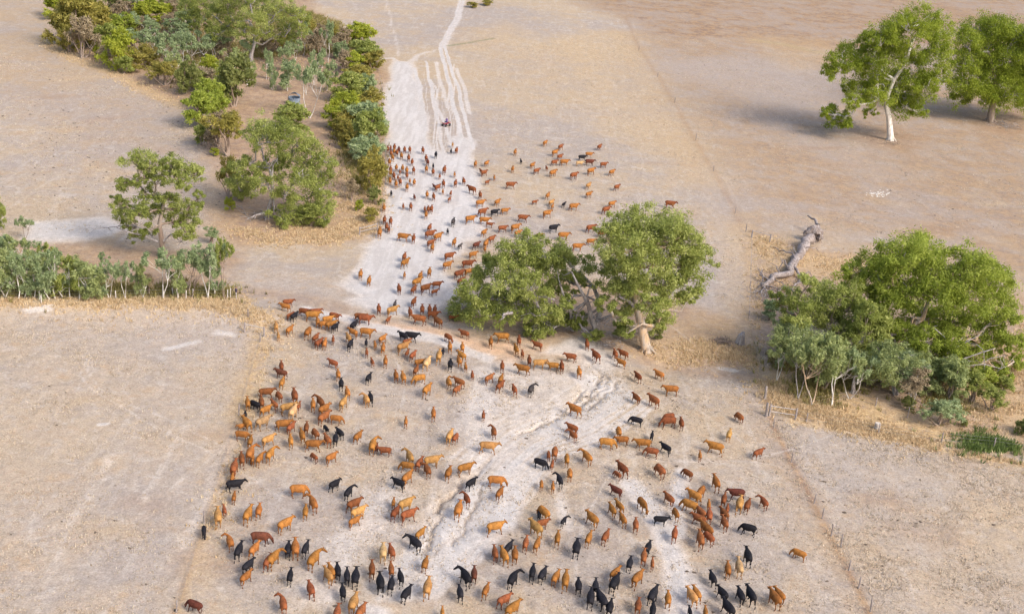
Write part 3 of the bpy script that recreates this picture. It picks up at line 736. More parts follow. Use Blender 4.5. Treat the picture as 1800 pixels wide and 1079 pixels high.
# ------------------------------------------------------------------ plantation trees and shrubs
def unit_tree(kind, seed):
    """crown mesh and stem mesh of a tree one metre high and one metre wide"""
    global RNG
    RNG = np.random.default_rng(seed)
    C, R = [], []
    if kind == 'dome':
        for q in range(15):
            a = RNG.random() * 6.28; rr = 0.30 * math.sqrt(RNG.random()); z = RNG.uniform(0.20, 0.86)
            rr *= math.sqrt(max(0.15, 1 - ((z - 0.45) / 0.5) ** 2)) * 1.15
            C.append((rr * math.cos(a), rr * math.sin(a), z)); R.append(RNG.uniform(0.13, 0.20))
        per, size, dens = 44, 0.072, 1.0
    elif kind == 'sapling':
        for q in range(12):
            a = RNG.random() * 6.28; z = RNG.uniform(0.24, 0.92); rr = RNG.uniform(0.05, 0.36) * (1.15 - abs(z - 0.55))
            C.append((rr * math.cos(a), rr * math.sin(a), z)); R.append(RNG.uniform(0.12, 0.19))
        per, size, dens = 30, 0.070, 1.0
    elif kind == 'leggy':
        for q in range(10):
            a = RNG.random() * 6.28; z = RNG.uniform(0.56, 0.95); rr = RNG.uniform(0.05, 0.36) * (1.3 - abs(z - 0.7))
            C.append((rr * math.cos(a), rr * math.sin(a), z)); R.append(RNG.uniform(0.09, 0.16))
        per, size, dens = 30, 0.065, 1.0
    else:  # scrub: wispy dome with bare stems
        for q in range(12):
            a = RNG.random() * 6.28; z = RNG.uniform(0.45, 0.85); rr = RNG.uniform(0.0, 0.36)
            C.append((rr * math.cos(a), rr * math.sin(a), z)); R.append(RNG.uniform(0.12, 0.18))
        per, size, dens = 40, 0.055, 1.0
    cs, rs, ts = [], [], []
    for c, r in zip(C, R):
        lt = RNG.random()
        for k in range(9):
            d = RNG.normal(0, 1, 3); d /= np.linalg.norm(d)
            cs.append(np.array(c) + d * r * (0.3 + 0.7 * RNG.random())); rs.append(r * (0.30 + 0.3 * RNG.random()))
            ts.append(0.25 + 0.25 * lt + 0.35 * RNG.random())
    V, F, T = leaves(np.array(cs), np.array(rs), per, size, np.array(ts), 0.3)
    V[:, 2] = np.maximum(V[:, 2], 0.0)
    cm = mesh_np('crown_' + kind, V, F)
    color_attr(cm, 'tint', np.stack([T, T, T, np.ones_like(T)], -1))
    cm.materials.append(LEAF['bright'])
    V, F = [], []
    stems = {'dome': 3, 'sapling': 2, 'leggy': 2, 'scrub': 5}[kind]
    for q in range(stems):
        b = np.array([RNG.normal(0, 0.03), RNG.normal(0, 0.03), -0.03]); c = C[q]
        tube(V, F, wiggle(b, c, 4, 0.03), [0.015, 0.006] if kind in ('leggy', 'sapling') else [0.022, 0.009], 5)
    for q in range(len(C)):
        s = np.array(C[q % stems]) * 0.55
        tube(V, F, wiggle(s, C[q], 3, 0.06), [0.006, 0.002], 4)
    sm = mesh_np('stem_' + kind, V, F)
    sm.materials.append(BARK['brown'])
    return cm, sm
PROTO = {k: [unit_tree(k, 100 + 17 * i + j) for j in range(3)] for i, k in enumerate(('dome', 'sapling', 'leggy', 'scrub'))}

def plant(name, label, cat, kind, leaf, bark, bx, by, wpx, top, group=None):
    g = G(bx, by); k = pxm(*g)
    w = wpx / k
    h = max(1.0, (by - top) / k / 0.95 + (0.05 * w if kind == 'dome' else 0.0))
    root = empty(name, g, random.random() * 6.28); tag(root, label, cat, group)
    root.scale = (w * 1.55, w * 1.55, h * 1.12)
    cm, sm = PROTO[kind][random.randrange(3)]
    for nm, me, mt in (('crown', cm, LEAF[leaf]), ('trunk', sm, BARK[bark])):
        o = bpy.data.objects.new(nm, me); COL.objects.link(o); o.parent = root
        o.material_slots[0].link = 'OBJECT'; o.material_slots[0].material = mt
    return root
plant('bush', 'olive bush at the far left tip of the plantation', 'bush', 'dome', 'olive', 'brown', 106, 80, 48, 22)
plant('tree', 'bright wattle at the top left corner of the plantation', 'tree', 'dome', 'bright', 'brown', 100, 34, 44, -8)
plant('tree', 'large olive wattle just inside the left tip of the plantation', 'tree', 'dome', 'olive', 'brown', 142, 84, 66, 5)
plant('tree', 'second olive wattle between the corner tree and the grey scrub', 'tree', 'dome', 'olive', 'brown', 172, 74, 44, 12)
plant('shrub', 'grey brown scrub under the olive trees of the plantation left end', 'shrub', 'scrub', 'grey', 'brown', 145, 102, 48, 38)
plant('tree', 'light green wattle on red leaning stem at the plantation edge', 'tree', 'dome', 'bright', 'brown', 203, 124, 48, 58)
plant('bush', 'small bright bush beside the red stemmed wattle', 'bush', 'dome', 'bright', 'brown', 176, 104, 22, 80)
plant('tree', 'green wattle right of the big olive cluster', 'tree', 'dome', 'green', 'brown', 188, 92, 42, 50)
plant('tree', 'dark green tree at the top edge, second from the left corner', 'tree', 'dome', 'dark', 'brown', 202, 34, 36, -18)
plant('shrub', 'brown bare looking scrub below the dark top edge tree', 'shrub', 'scrub', 'grey', 'brown', 212, 40, 34, 6)
plant('tree', 'bright double domed wattle near the top edge', 'tree', 'dome', 'bright', 'brown', 256, 42, 40, 10)
plant('tree', 'bright wattle right of the double domed wattle', 'tree', 'dome', 'bright', 'brown', 284, 42, 44, 10)
plant('tree', 'pale lime wattle in the plantation middle', 'tree', 'dome', 'lime', 'brown', 224, 70, 46, 32)
plant('sapling', 'blue green sapling below the double domed wattle', 'sapling', 'leggy', 'blue', 'white', 258, 78, 28, 36)
plant('sapling', 'pale blue green sapling with forked white stems', 'sapling', 'leggy', 'blue', 'white', 248, 98, 46, 54)
plant('sapling', 'narrow blue green sapling right of the forked pale one', 'sapling', 'leggy', 'blue', 'white', 274, 80, 24, 44)
plant('sapling', 'blue sapling with white stem behind the round olive shrub', 'sapling', 'leggy', 'blue', 'white', 293, 106, 30, 66)
plant('sapling', 'soft grey green sapling in the plantation middle', 'sapling', 'leggy', 'blue', 'white', 310, 80, 44, 42)
plant('sapling', 'wispy sapling above the row of pale saplings', 'sapling', 'leggy', 'blue', 'white', 336, 70, 34, 28)
plant('shrub', 'olive low shrub on the straw edge', 'shrub', 'dome', 'olive', 'brown', 234, 124, 44, 92)
plant('bush', 'small ochre olive bush on the straw edge', 'bush', 'dome', 'olive', 'brown', 266, 120, 26, 100)
plant('shrub', 'round umbrella shaped olive brown shrub on the plantation edge', 'shrub', 'scrub', 'olive', 'brown', 291, 150, 50, 112)
plant('tree', 'dark green wattle with pale leaning stem beside the umbrella shrub', 'tree', 'dome', 'dark', 'brown', 326, 166, 34, 114)
plant('shrub', 'grey brown scrub between the dark wattle and the dense green one', 'shrub', 'scrub', 'grey', 'brown', 362, 158, 54, 122)
plant('bush', 'bright narrow bush above the grey scrub', 'bush', 'dome', 'bright', 'brown', 368, 136, 30, 102)
plant('sapling', 'pale sapling left of the white gum stem', 'sapling', 'leggy', 'blue', 'white', 345, 116, 36, 70)
plant('sapling', 'blue green sapling pair in front of the pale trunked gum', 'sapling', 'leggy', 'blue', 'white', 382, 104, 42, 64)
plant('shrub', 'dark leafless shrub below the pale trunked gum', 'shrub', 'scrub', 'grey', 'brown', 388, 126, 28, 92)
plant('sapling', 'sapling beside the foot of the pale trunked gum', 'sapling', 'leggy', 'blue', 'white', 431, 112, 28, 74)
plant('tree', 'dense dark green wattle above the bright lime bushes', 'tree', 'dome', 'dark', 'brown', 412, 188, 60, 114)
plant('bush', 'bright lime bush top of the pair beside the bare paddock', 'bush', 'dome', 'lime', 'brown', 366, 198, 44, 146)
plant('bush', 'brightest lime bush, lower of the pair beside the bare paddock', 'bush', 'dome', 'lime', 'brown', 350, 224, 50, 168)
plant('bush', 'lime bush tucked between the pair and the dark wattle', 'bush', 'dome', 'lime', 'brown', 386, 214, 40, 168)
plant('bush', 'small lime bush on the right of the dark wattle foot', 'bush', 'dome', 'bright', 'brown', 392, 184, 30, 156)
plant('shrub', 'brown umbrella shaped shrub with several dark stems above the big grey gum', 'shrub', 'scrub', 'olive', 'brown', 400, 274, 66, 202)
plant('shrub', 'dusky brown shrub left half of the umbrella pair', 'shrub', 'scrub', 'grey', 'brown', 384, 258, 40, 200)
plant('bush', 'small green bush left of the umbrella shaped shrub', 'bush', 'dome', 'green', 'brown', 356, 256, 30, 222)
plant('bush', 'tiny green bush under the umbrella shaped shrub', 'bush', 'dome', 'bright', 'brown', 378, 274, 15, 262)
plant('sapling', 'thin sapling in the clearing left of the tank', 'sapling', 'sapling', 'blue', 'white', 470, 140, 16, 95)
plant('sapling', 'thin sapling directly left of the leaning clearing sapling', 'sapling', 'sapling', 'blue', 'white', 478, 158, 20, 115)
plant('sapling', 'full sapling above the water tank', 'sapling', 'sapling', 'blue', 'white', 505, 126, 28, 84)
plant('sapling', 'low soft sapling right above the water tank', 'sapling', 'sapling', 'blue', 'white', 506, 160, 34, 118)
plant('sapling', 'tall white stemmed sapling right of the water tank', 'sapling', 'leggy', 'blue', 'white', 545, 208, 34, 118)
plant('sapling', 'small sapling behind the white stemmed one', 'sapling', 'leggy', 'blue', 'white', 552, 150, 22, 100)
plant('sapling', 'sapling with twin stems left of the brown thicket', 'sapling', 'leggy', 'blue', 'white', 534, 98, 24, 50)
plant('sapling', 'thin twin stemmed sapling near the top right of the plantation', 'sapling', 'leggy', 'blue', 'white', 577, 110, 22, 50)
plant('sapling', 'bluish sapling beside the upper dense wattles', 'sapling', 'dome', 'blue', 'white', 597, 104, 26, 80)
plant('sapling', 'small low sapling in the plantation middle clearing', 'sapling', 'sapling', 'blue', 'white', 566, 120, 18, 90)
plant('shrub', 'brown scrub left end of the thicket below the top gum', 'shrub', 'scrub', 'grey', 'brown', 480, 92, 40, 56)
plant('shrub', 'brown scrub second in the thicket below the top gum', 'shrub', 'scrub', 'grey', 'brown', 512, 86, 40, 50)
plant('shrub', 'ochre scrub with rusty top in the thicket', 'shrub', 'scrub', 'olive', 'brown', 544, 80, 34, 34)
plant('shrub', 'brown scrub next to the ochre topped one', 'shrub', 'scrub', 'grey', 'brown', 562, 96, 38, 50)
plant('shrub', 'ochre scrub above the twin stemmed sapling', 'shrub', 'scrub', 'olive', 'brown', 584, 82, 30, 48)
plant('shrub', 'grey brown scrub left of the top right dense wattle', 'shrub', 'scrub', 'grey', 'brown', 602, 98, 38, 56)
plant('shrub', 'brown scrub in the shade of the hidden gum', 'shrub', 'scrub', 'grey', 'brown', 400, 86, 40, 56)
plant('shrub', 'grey scrub left of the hidden gum', 'shrub', 'scrub', 'grey', 'brown', 318, 76, 32, 42)
plant('tree', 'dense olive green wattle at the top right corner of the plantation', 'tree', 'dome', 'bright', 'brown', 632, 88, 54, 48)
plant('tree', 'pale green gum directly below the corner wattle', 'tree', 'dome', 'green', 'brown', 640, 118, 52, 78)
plant('bush', 'bright bush third from the top of the lane side column', 'bush', 'dome', 'bright', 'brown', 617, 126, 42, 96)
plant('bush', 'yellow olive bush under the third lane side bush', 'bush', 'dome', 'olive', 'brown', 628, 148, 48, 120)
plant('tree', 'blue green rounded gum on the lane side column', 'tree', 'dome', 'green', 'brown', 612, 178, 52, 134)
plant('bush', 'soft green bush at the lane side beside the blue rounded gum', 'bush', 'dome', 'blue', 'brown', 642, 170, 30, 134)
plant('bush', 'deep green bush left side of the lane column middle', 'bush', 'dome', 'bright', 'brown', 600, 208, 46, 166)
plant('bush', 'yellowest olive bush on the lane edge', 'bush', 'dome', 'olive', 'brown', 645, 206, 48, 163)
plant('bush', 'mid green bush low on the left of the lane column', 'bush', 'dome', 'bright', 'brown', 586, 226, 34, 192)
plant('bush', 'olive drab bush behind the low left one', 'bush', 'dome', 'olive', 'brown', 610, 234, 40, 200)
plant('tree', 'pale green wattle bulging over the lane', 'tree', 'dome', 'blue', 'brown', 645, 238, 54, 188)
plant('tree', 'fresh green wattle below the bulging pale one', 'tree', 'dome', 'green', 'brown', 646, 266, 54, 206)
plant('tree', 'blue green gum bush beside the head of the herd', 'tree', 'dome', 'blue', 'brown', 654, 300, 46, 246)
plant('bush', 'dark olive sapling clump beside the rear of the herd', 'bush', 'sapling', 'olive', 'brown', 654, 346, 46, 272)
plant('bush', 'thin olive clump left of the one beside the herd', 'bush', 'sapling', 'olive', 'brown', 635, 336, 26, 286)
plant('bush', 'small dark bush on the lane fence under the olive clump', 'bush', 'dome', 'dark', 'brown', 661, 360, 24, 330)
plant('bush', 'tiny bright bush in the straw near the lane', 'bush', 'dome', 'bright', 'brown', 630, 372, 14, 354)
plant('bush', 'small round green bush in the straw above the lane gate', 'bush', 'dome', 'olive', 'brown', 650, 390, 26, 368)
plant('tree', 'domed blue green wattle right behind the big grey green gum', 'tree', 'dome', 'green', 'brown', 515, 232, 58, 188)
plant('shrub', 'brown scrub on the left flank of the big grey green gum', 'shrub', 'scrub', 'olive', 'brown', 402, 346, 34, 280)
plant('bush', 'tiny lime bush left below the big grey green gum', 'bush', 'dome', 'bright', 'brown', 403, 370, 18, 350)
plant('sapling', 'round topped sapling alone at the white bare patch', 'sapling', 'leggy', 'blue', 'brown', 45, 424, 24, 386)
plant('tree', 'green gum cut by the left edge above the saplings', 'tree', 'dome', 'green', 'brown', -4, 405, 26, 352)
plant('sapling', 'low pale sapling right of the open crowned gum', 'sapling', 'scrub', 'blue', 'brown', 372, 428, 28, 402)
plant('sapling', 'blue green bush cut by the left edge, top of the sapling mass', 'sapling', 'dome', 'blue', 'white', 8, 470, 44, 418, 'saplings massed at the left edge')
plant('sapling', 'leggy sapling second from the left edge in the top row', 'sapling', 'leggy', 'sage', 'white', 32, 478, 34, 420, 'saplings massed at the left edge')
plant('sapling', 'leggy sapling third in the top row of the sapling mass', 'sapling', 'leggy', 'blue', 'white', 62, 475, 28, 430, 'saplings massed at the left edge')
plant('sapling', 'leggy sapling at the right end of the top row of the sapling mass', 'sapling', 'leggy', 'green', 'white', 86, 480, 26, 434, 'saplings massed at the left edge')
plant('sapling', 'front row sapling cut by the left edge', 'sapling', 'sapling', 'sage', 'white', 10, 525, 50, 448, 'saplings massed at the left edge')
plant('sapling', 'front row sapling second from the left edge', 'sapling', 'sapling', 'blue', 'white', 38, 526, 48, 452, 'saplings massed at the left edge')
plant('sapling', 'front row sapling third from the left edge', 'sapling', 'sapling', 'sage', 'white', 66, 524, 46, 450, 'saplings massed at the left edge')
plant('sapling', 'front row sapling fourth from the left edge', 'sapling', 'sapling', 'blue', 'white', 92, 526, 46, 448, 'saplings massed at the left edge')
plant('sapling', 'front row sapling fifth from the left edge, taller than its right neighbour', 'sapling', 'sapling', 'green', 'white', 118, 525, 48, 458, 'saplings massed at the left edge')
plant('sapling', 'bulging widest front row sapling before the gap', 'sapling', 'sapling', 'sage', 'white', 146, 527, 58, 462, 'saplings massed at the left edge')
plant('sapling', 'last front row sapling of the mass, right before the gap', 'sapling', 'sapling', 'blue', 'white', 168, 524, 40, 478, 'saplings massed at the left edge')
plant('sapling', 'rounded bush between front and top rows near the left edge', 'sapling', 'dome', 'sage', 'white', 22, 505, 40, 452, 'saplings massed at the left edge')
plant('sapling', 'middle row sapling behind the third front row sapling', 'sapling', 'sapling', 'blue', 'white', 78, 505, 40, 462, 'saplings massed at the left edge')
plant('sapling', 'middle row sapling behind the widest front row sapling', 'sapling', 'dome', 'green', 'white', 130, 508, 46, 470, 'saplings massed at the left edge')
plant('sapling', 'small topped sapling standing behind the gap in the sapling row', 'sapling', 'leggy', 'blue', 'white', 181, 478, 18, 448)
plant('sapling', 'blue green leaning sapling left of the gap', 'sapling', 'leggy', 'blue', 'white', 192, 526, 30, 468)
plant('sapling', 'sapling with two white stems right of the leaning one', 'sapling', 'leggy', 'blue', 'white', 220, 526, 26, 460)
plant('sapling', 'bare thin sapling in the gap of the row', 'sapling', 'leggy', 'blue', 'brown', 240, 522, 18, 482)
plant('sapling', 'sapling with wide flat top left of the tall pair', 'sapling', 'leggy', 'blue', 'white', 285, 526, 50, 450)
plant('sapling', 'tall brown stemmed sapling between flat topped and forked ones', 'sapling', 'leggy', 'blue', 'brown', 336, 524, 38, 444)
plant('sapling', 'tallest sapling with leaning white forked stem near the walker', 'sapling', 'leggy', 'blue', 'white', 366, 522, 48, 428)
plant('sapling', 'slim green sapling at the fence corner beside the walker', 'sapling', 'leggy', 'green', 'brown', 396, 524, 28, 422)
plant('sapling', 'low leafy sapling right of the forked stem', 'sapling', 'sapling', 'blue', 'white', 378, 522, 30, 462)
plant('shrub', 'thin brown wisp shrub left of the flat topped sapling', 'shrub', 'scrub', 'grey', 'brown', 262, 520, 22, 484)
plant('shrub', 'thin brown wisp shrub right of the flat topped sapling', 'shrub', 'scrub', 'grey', 'brown', 312, 518, 24, 480)
plant('sapling', 'tiny blue green sapling below the fallen dead trunk', 'sapling', 'dome', 'blue', 'brown', 1350, 562, 28, 530)
plant('sapling', 'narrow blue green sapling left edge of the creek thicket', 'sapling', 'leggy', 'blue', 'white', 1362, 668, 34, 592)
plant('sapling', 'blue green sapling behind the narrow left edge one', 'sapling', 'dome', 'blue', 'brown', 1382, 640, 56, 556)
plant('sapling', 'tall white stemmed sapling in front of the creek thicket', 'sapling', 'leggy', 'sage', 'white', 1466, 712, 60, 612)
plant('sapling', 'forked tan stemmed sapling left of the white stemmed one', 'sapling', 'leggy', 'sage', 'tan', 1428, 712, 58, 592)
plant('sapling', 'grey stemmed sapling second from the left in the creek thicket', 'sapling', 'leggy', 'sage', 'grey', 1402, 700, 50, 588)
plant('sapling', 'full blue green sapling behind the forked one', 'sapling', 'dome', 'sage', 'brown', 1450, 680, 62, 596)
plant('shrub', 'grey green rambling shrub under the broad gum, left part', 'shrub', 'dome', 'green', 'brown', 1530, 676, 54, 612)
plant('shrub', 'grey green rambling shrub with dead twigs under the broad gum', 'shrub', 'scrub', 'blue', 'grey', 1574, 694, 74, 616)
plant('shrub', 'low twiggy grey shrub at the creek edge', 'shrub', 'scrub', 'grey', 'grey', 1602, 712, 56, 652)
plant('shrub', 'green shrub right of the twiggy grey one', 'shrub', 'dome', 'sage', 'brown', 1664, 700, 56, 636)
plant('shrub', 'tiny dark green shrub at the tip of the twiggy scrub', 'shrub', 'dome', 'dark', 'brown', 1595, 720, 22, 698)
plant('shrub', 'feathery blue green shrub in straw below the creek thicket', 'shrub', 'scrub', 'blue', 'brown', 1652, 746, 62, 702)
plant('shrub', 'sparse green shrub at the right of the creek thicket', 'shrub', 'scrub', 'green', 'brown', 1706, 706, 52, 654)
plant('shrub', 'small green tuft under the right limbs', 'shrub', 'dome', 'green', 'brown', 1762, 686, 30, 664)
plant('bush', 'small dark bush in the straw near the reeds', 'bush', 'dome', 'dark', 'brown', 1694, 750, 12, 738)
plant('bush', 'dark green bush cut by the right edge near the reeds', 'bush', 'dome', 'dark', 'brown', 1800, 764, 30, 738)
plant('sapling', 'little green sapling at the foot of the tan trunked gum', 'sapling', 'dome', 'dark', 'brown', 1156, 596, 18, 578)
plant('bush', 'green low foliage under the bare grey trunks', 'bush', 'dome', 'green', 'brown', 1048, 598, 24, 582)
plant('bush', 'green low foliage at the tan trunked gum left foot', 'bush', 'dome', 'green', 'brown', 1090, 596, 28, 566)
plant('bush', 'far green bush at the top edge beside the white track', 'bush', 'dome', 'olive', 'brown', 855, 10, 20, 2)
plant('bush', 'low flat green bush at the top edge nearest the white track', 'bush', 'dome', 'olive', 'brown', 830, 14, 18, 6)
plant('sapling', 'dusky grey green sapling mixed in the plantation top middle', 'sapling', 'dome', 'grey', 'brown', 236, 22, 30, -10)
plant('shrub', 'brown scrub at the top edge right of the double domed wattle', 'shrub', 'scrub', 'grey', 'brown', 306, 40, 40, 4)
plant('sapling', 'green wattle at the top edge above the scrub', 'sapling', 'dome', 'green', 'brown', 270, 12, 36, -20)
plant('sapling', 'blue green sapling at the top edge centre of the plantation', 'sapling', 'dome', 'blue', 'brown', 312, 18, 36, -14)
plant('bush', 'olive green bush between the left tip cluster and the red stemmed wattle', 'bush', 'dome', 'olive', 'brown', 160, 60, 44, 14)
plant('bush', 'ochre green bush at the base of the left tip cluster', 'bush', 'dome', 'olive', 'brown', 122, 92, 36, 50)
plant('tree', 'green tree crown cut by the top edge above the left cluster', 'tree', 'dome', 'green', 'brown', 160, 16, 50, -24)
plant('tree', 'blue green gum crown cut by the top edge right of the dark tree', 'tree', 'leggy', 'blue', 'brown', 236, 30, 36, -10)
plant('sapling', 'pale sapling left of the lime wattle in the plantation middle', 'sapling', 'leggy', 'blue', 'white', 230, 60, 30, 28)
plant('sapling', 'blue green sapling between the ochre bush and the twin pale saplings', 'sapling', 'leggy', 'blue', 'white', 276, 104, 32, 62)
plant('sapling', 'grey green sapling just above the umbrella shaped shrub', 'sapling', 'leggy', 'blue', 'white', 300, 124, 34, 82)
plant('sapling', 'pale sapling above the dark wattle with leaning stem', 'sapling', 'leggy', 'blue', 'white', 322, 112, 34, 68)
plant('shrub', 'olive scrub between the ochre bush and the umbrella shaped shrub', 'shrub', 'scrub', 'olive', 'brown', 256, 112, 34, 82)
plant('sapling', 'soft sapling beside the lime bush near the grey scrub', 'sapling', 'leggy', 'blue', 'white', 332, 96, 34, 54)
plant('shrub', 'rusty brown scrub behind the soft saplings', 'shrub', 'scrub', 'grey', 'brown', 300, 60, 40, 30)
plant('shrub', 'brown scrub right behind the lime wattle', 'shrub', 'scrub', 'grey', 'brown', 252, 66, 34, 34)
plant('shrub', 'brown scrub between hidden gum and pale trunked gum', 'shrub', 'scrub', 'grey', 'brown', 392, 104, 34, 72)
plant('shrub', 'dusky scrub at the right of the pale trunked gum foot', 'shrub', 'scrub', 'grey', 'brown', 470, 104, 36, 68)
plant('shrub', 'ochre scrub behind the full sapling above the tank', 'shrub', 'scrub', 'olive', 'brown', 498, 98, 34, 64)
plant('sapling', 'sapling pair left of the brown thicket', 'sapling', 'leggy', 'blue', 'white', 515, 112, 26, 76)
plant('shrub', 'dusky scrub between the twin stemmed saplings', 'shrub', 'scrub', 'grey', 'brown', 550, 104, 34, 66)
plant('shrub', 'brown scrub at the foot of the corner wattles', 'shrub', 'scrub', 'grey', 'brown', 602, 128, 30, 92)
plant('sapling', 'soft grey sapling low in the clearing near the lane column', 'sapling', 'sapling', 'blue', 'white', 584, 142, 20, 112)
plant('bush', 'olive bush behind the pale green gum of the lane column', 'bush', 'dome', 'olive', 'brown', 655, 126, 34, 96)
plant('bush', 'deep green bush between the yellow olive and the blue rounded gum', 'bush', 'dome', 'bright', 'brown', 632, 168, 34, 138)
plant('bush', 'dense green bush hugging the left of the bulging pale wattle', 'bush', 'dome', 'green', 'brown', 620, 230, 40, 190)
plant('bush', 'dusky olive bush below the low left bush', 'bush', 'dome', 'olive', 'brown', 604, 246, 36, 212)
plant('bush', 'blue green bush between the fresh green wattle and the herd side one', 'bush', 'dome', 'blue', 'brown', 640, 282, 40, 246)
plant('bush', 'olive bush at the lane edge above the dark clump', 'bush', 'dome', 'olive', 'brown', 664, 322, 28, 288)
plant('shrub', 'dry brown shrub beside the thin olive clump', 'shrub', 'scrub', 'grey', 'brown', 618, 352, 26, 318)
plant('shrub', 'rough shrub at the foot of the right side of the grey green gum', 'shrub', 'dome', 'green', 'brown', 548, 398, 40, 362)
plant('shrub', 'low green shrub at the left foot of the grey green gum', 'shrub', 'dome', 'green', 'brown', 428, 352, 34, 318)
plant('bush', 'green bush joining the dark wattle and the lime pair', 'bush', 'dome', 'green', 'brown', 398, 170, 34, 138)
plant('tree', 'green wattle wedged behind the dense dark wattle', 'tree', 'dome', 'bright', 'brown', 386, 152, 38, 118)
plant('sapling', 'thin blue green sapling at the right creek beside the full one', 'sapling', 'leggy', 'blue', 'white', 1492, 700, 44, 620)
plant('shrub', 'grey green shrub filling between the rambling shrubs', 'shrub', 'dome', 'green', 'grey', 1552, 668, 50, 612)
plant('shrub', 'sage green shrub under the trunk of the broad gum', 'shrub', 'dome', 'sage', 'brown', 1600, 668, 54, 618)
plant('shrub', 'sage shrub below the bare limbs of the broad gum', 'shrub', 'dome', 'sage', 'brown', 1640, 676, 50, 628)
plant('shrub', 'straggly green shrub at the far right of the creek', 'shrub', 'scrub', 'green', 'brown', 1742, 720, 44, 680)
plant('tree', 'rounded green gum crown between the two creek gums', 'tree', 'dome', 'green', 'brown', 1520, 640, 70, 540)
plant('shrub', 'grey brown shrub at the left rim of the plantation beside the straw edge', 'shrub', 'scrub', 'grey', 'brown', 188, 112, 30, 84)
plant('bush', 'green low bush on the straw edge under the red stemmed wattle', 'bush', 'dome', 'green', 'brown', 218, 130, 30, 104)
plant('shrub', 'olive scrub directly left of the umbrella shaped shrub', 'shrub', 'scrub', 'olive', 'brown', 276, 142, 32, 112)
plant('sapling', 'pale soft sapling right of the umbrella shaped shrub', 'sapling', 'leggy', 'sage', 'white', 312, 138, 32, 98)
plant('bush', 'mid green bush between the dark wattle and the grey scrub', 'bush', 'dome', 'green', 'brown', 344, 160, 32, 126)
plant('sapling', 'sage sapling above the dense dark wattle', 'sapling', 'leggy', 'sage', 'white', 408, 130, 34, 92)
plant('sapling', 'sage sapling right of the dense dark wattle crown', 'sapling', 'leggy', 'sage', 'white', 432, 150, 28, 114)
plant('shrub', 'brown scrub left of the forked pale saplings', 'shrub', 'scrub', 'grey', 'brown', 226, 100, 32, 66)
plant('sapling', 'sage sapling in the top middle between two brown scrubs', 'sapling', 'leggy', 'sage', 'white', 330, 60, 32, 20)
plant('bush', 'green bush crown at the top edge left of the hidden gum', 'bush', 'dome', 'green', 'brown', 334, 34, 36, -6)
plant('shrub', 'ochre scrub at the top right rim of the big gum', 'shrub', 'scrub', 'olive', 'brown', 530, 64, 34, 26)
plant('sapling', 'sage sapling low between tank and lane column', 'sapling', 'sapling', 'sage', 'white', 574, 160, 22, 130)
plant('bush', 'olive bush at the very foot of the lane column beside the straw', 'bush', 'dome', 'olive', 'brown', 612, 262, 30, 232)
plant('shrub', 'brown scrub left under the umbrella pair', 'shrub', 'scrub', 'grey', 'brown', 366, 262, 30, 232)
plant('sapling', 'sapling leaning between the front row and the flat topped one', 'sapling', 'sapling', 'sage', 'white', 252, 524, 26, 470)
plant('sapling', 'sage sapling right beside the flat topped one', 'sapling', 'sapling', 'sage', 'white', 312, 525, 30, 462)

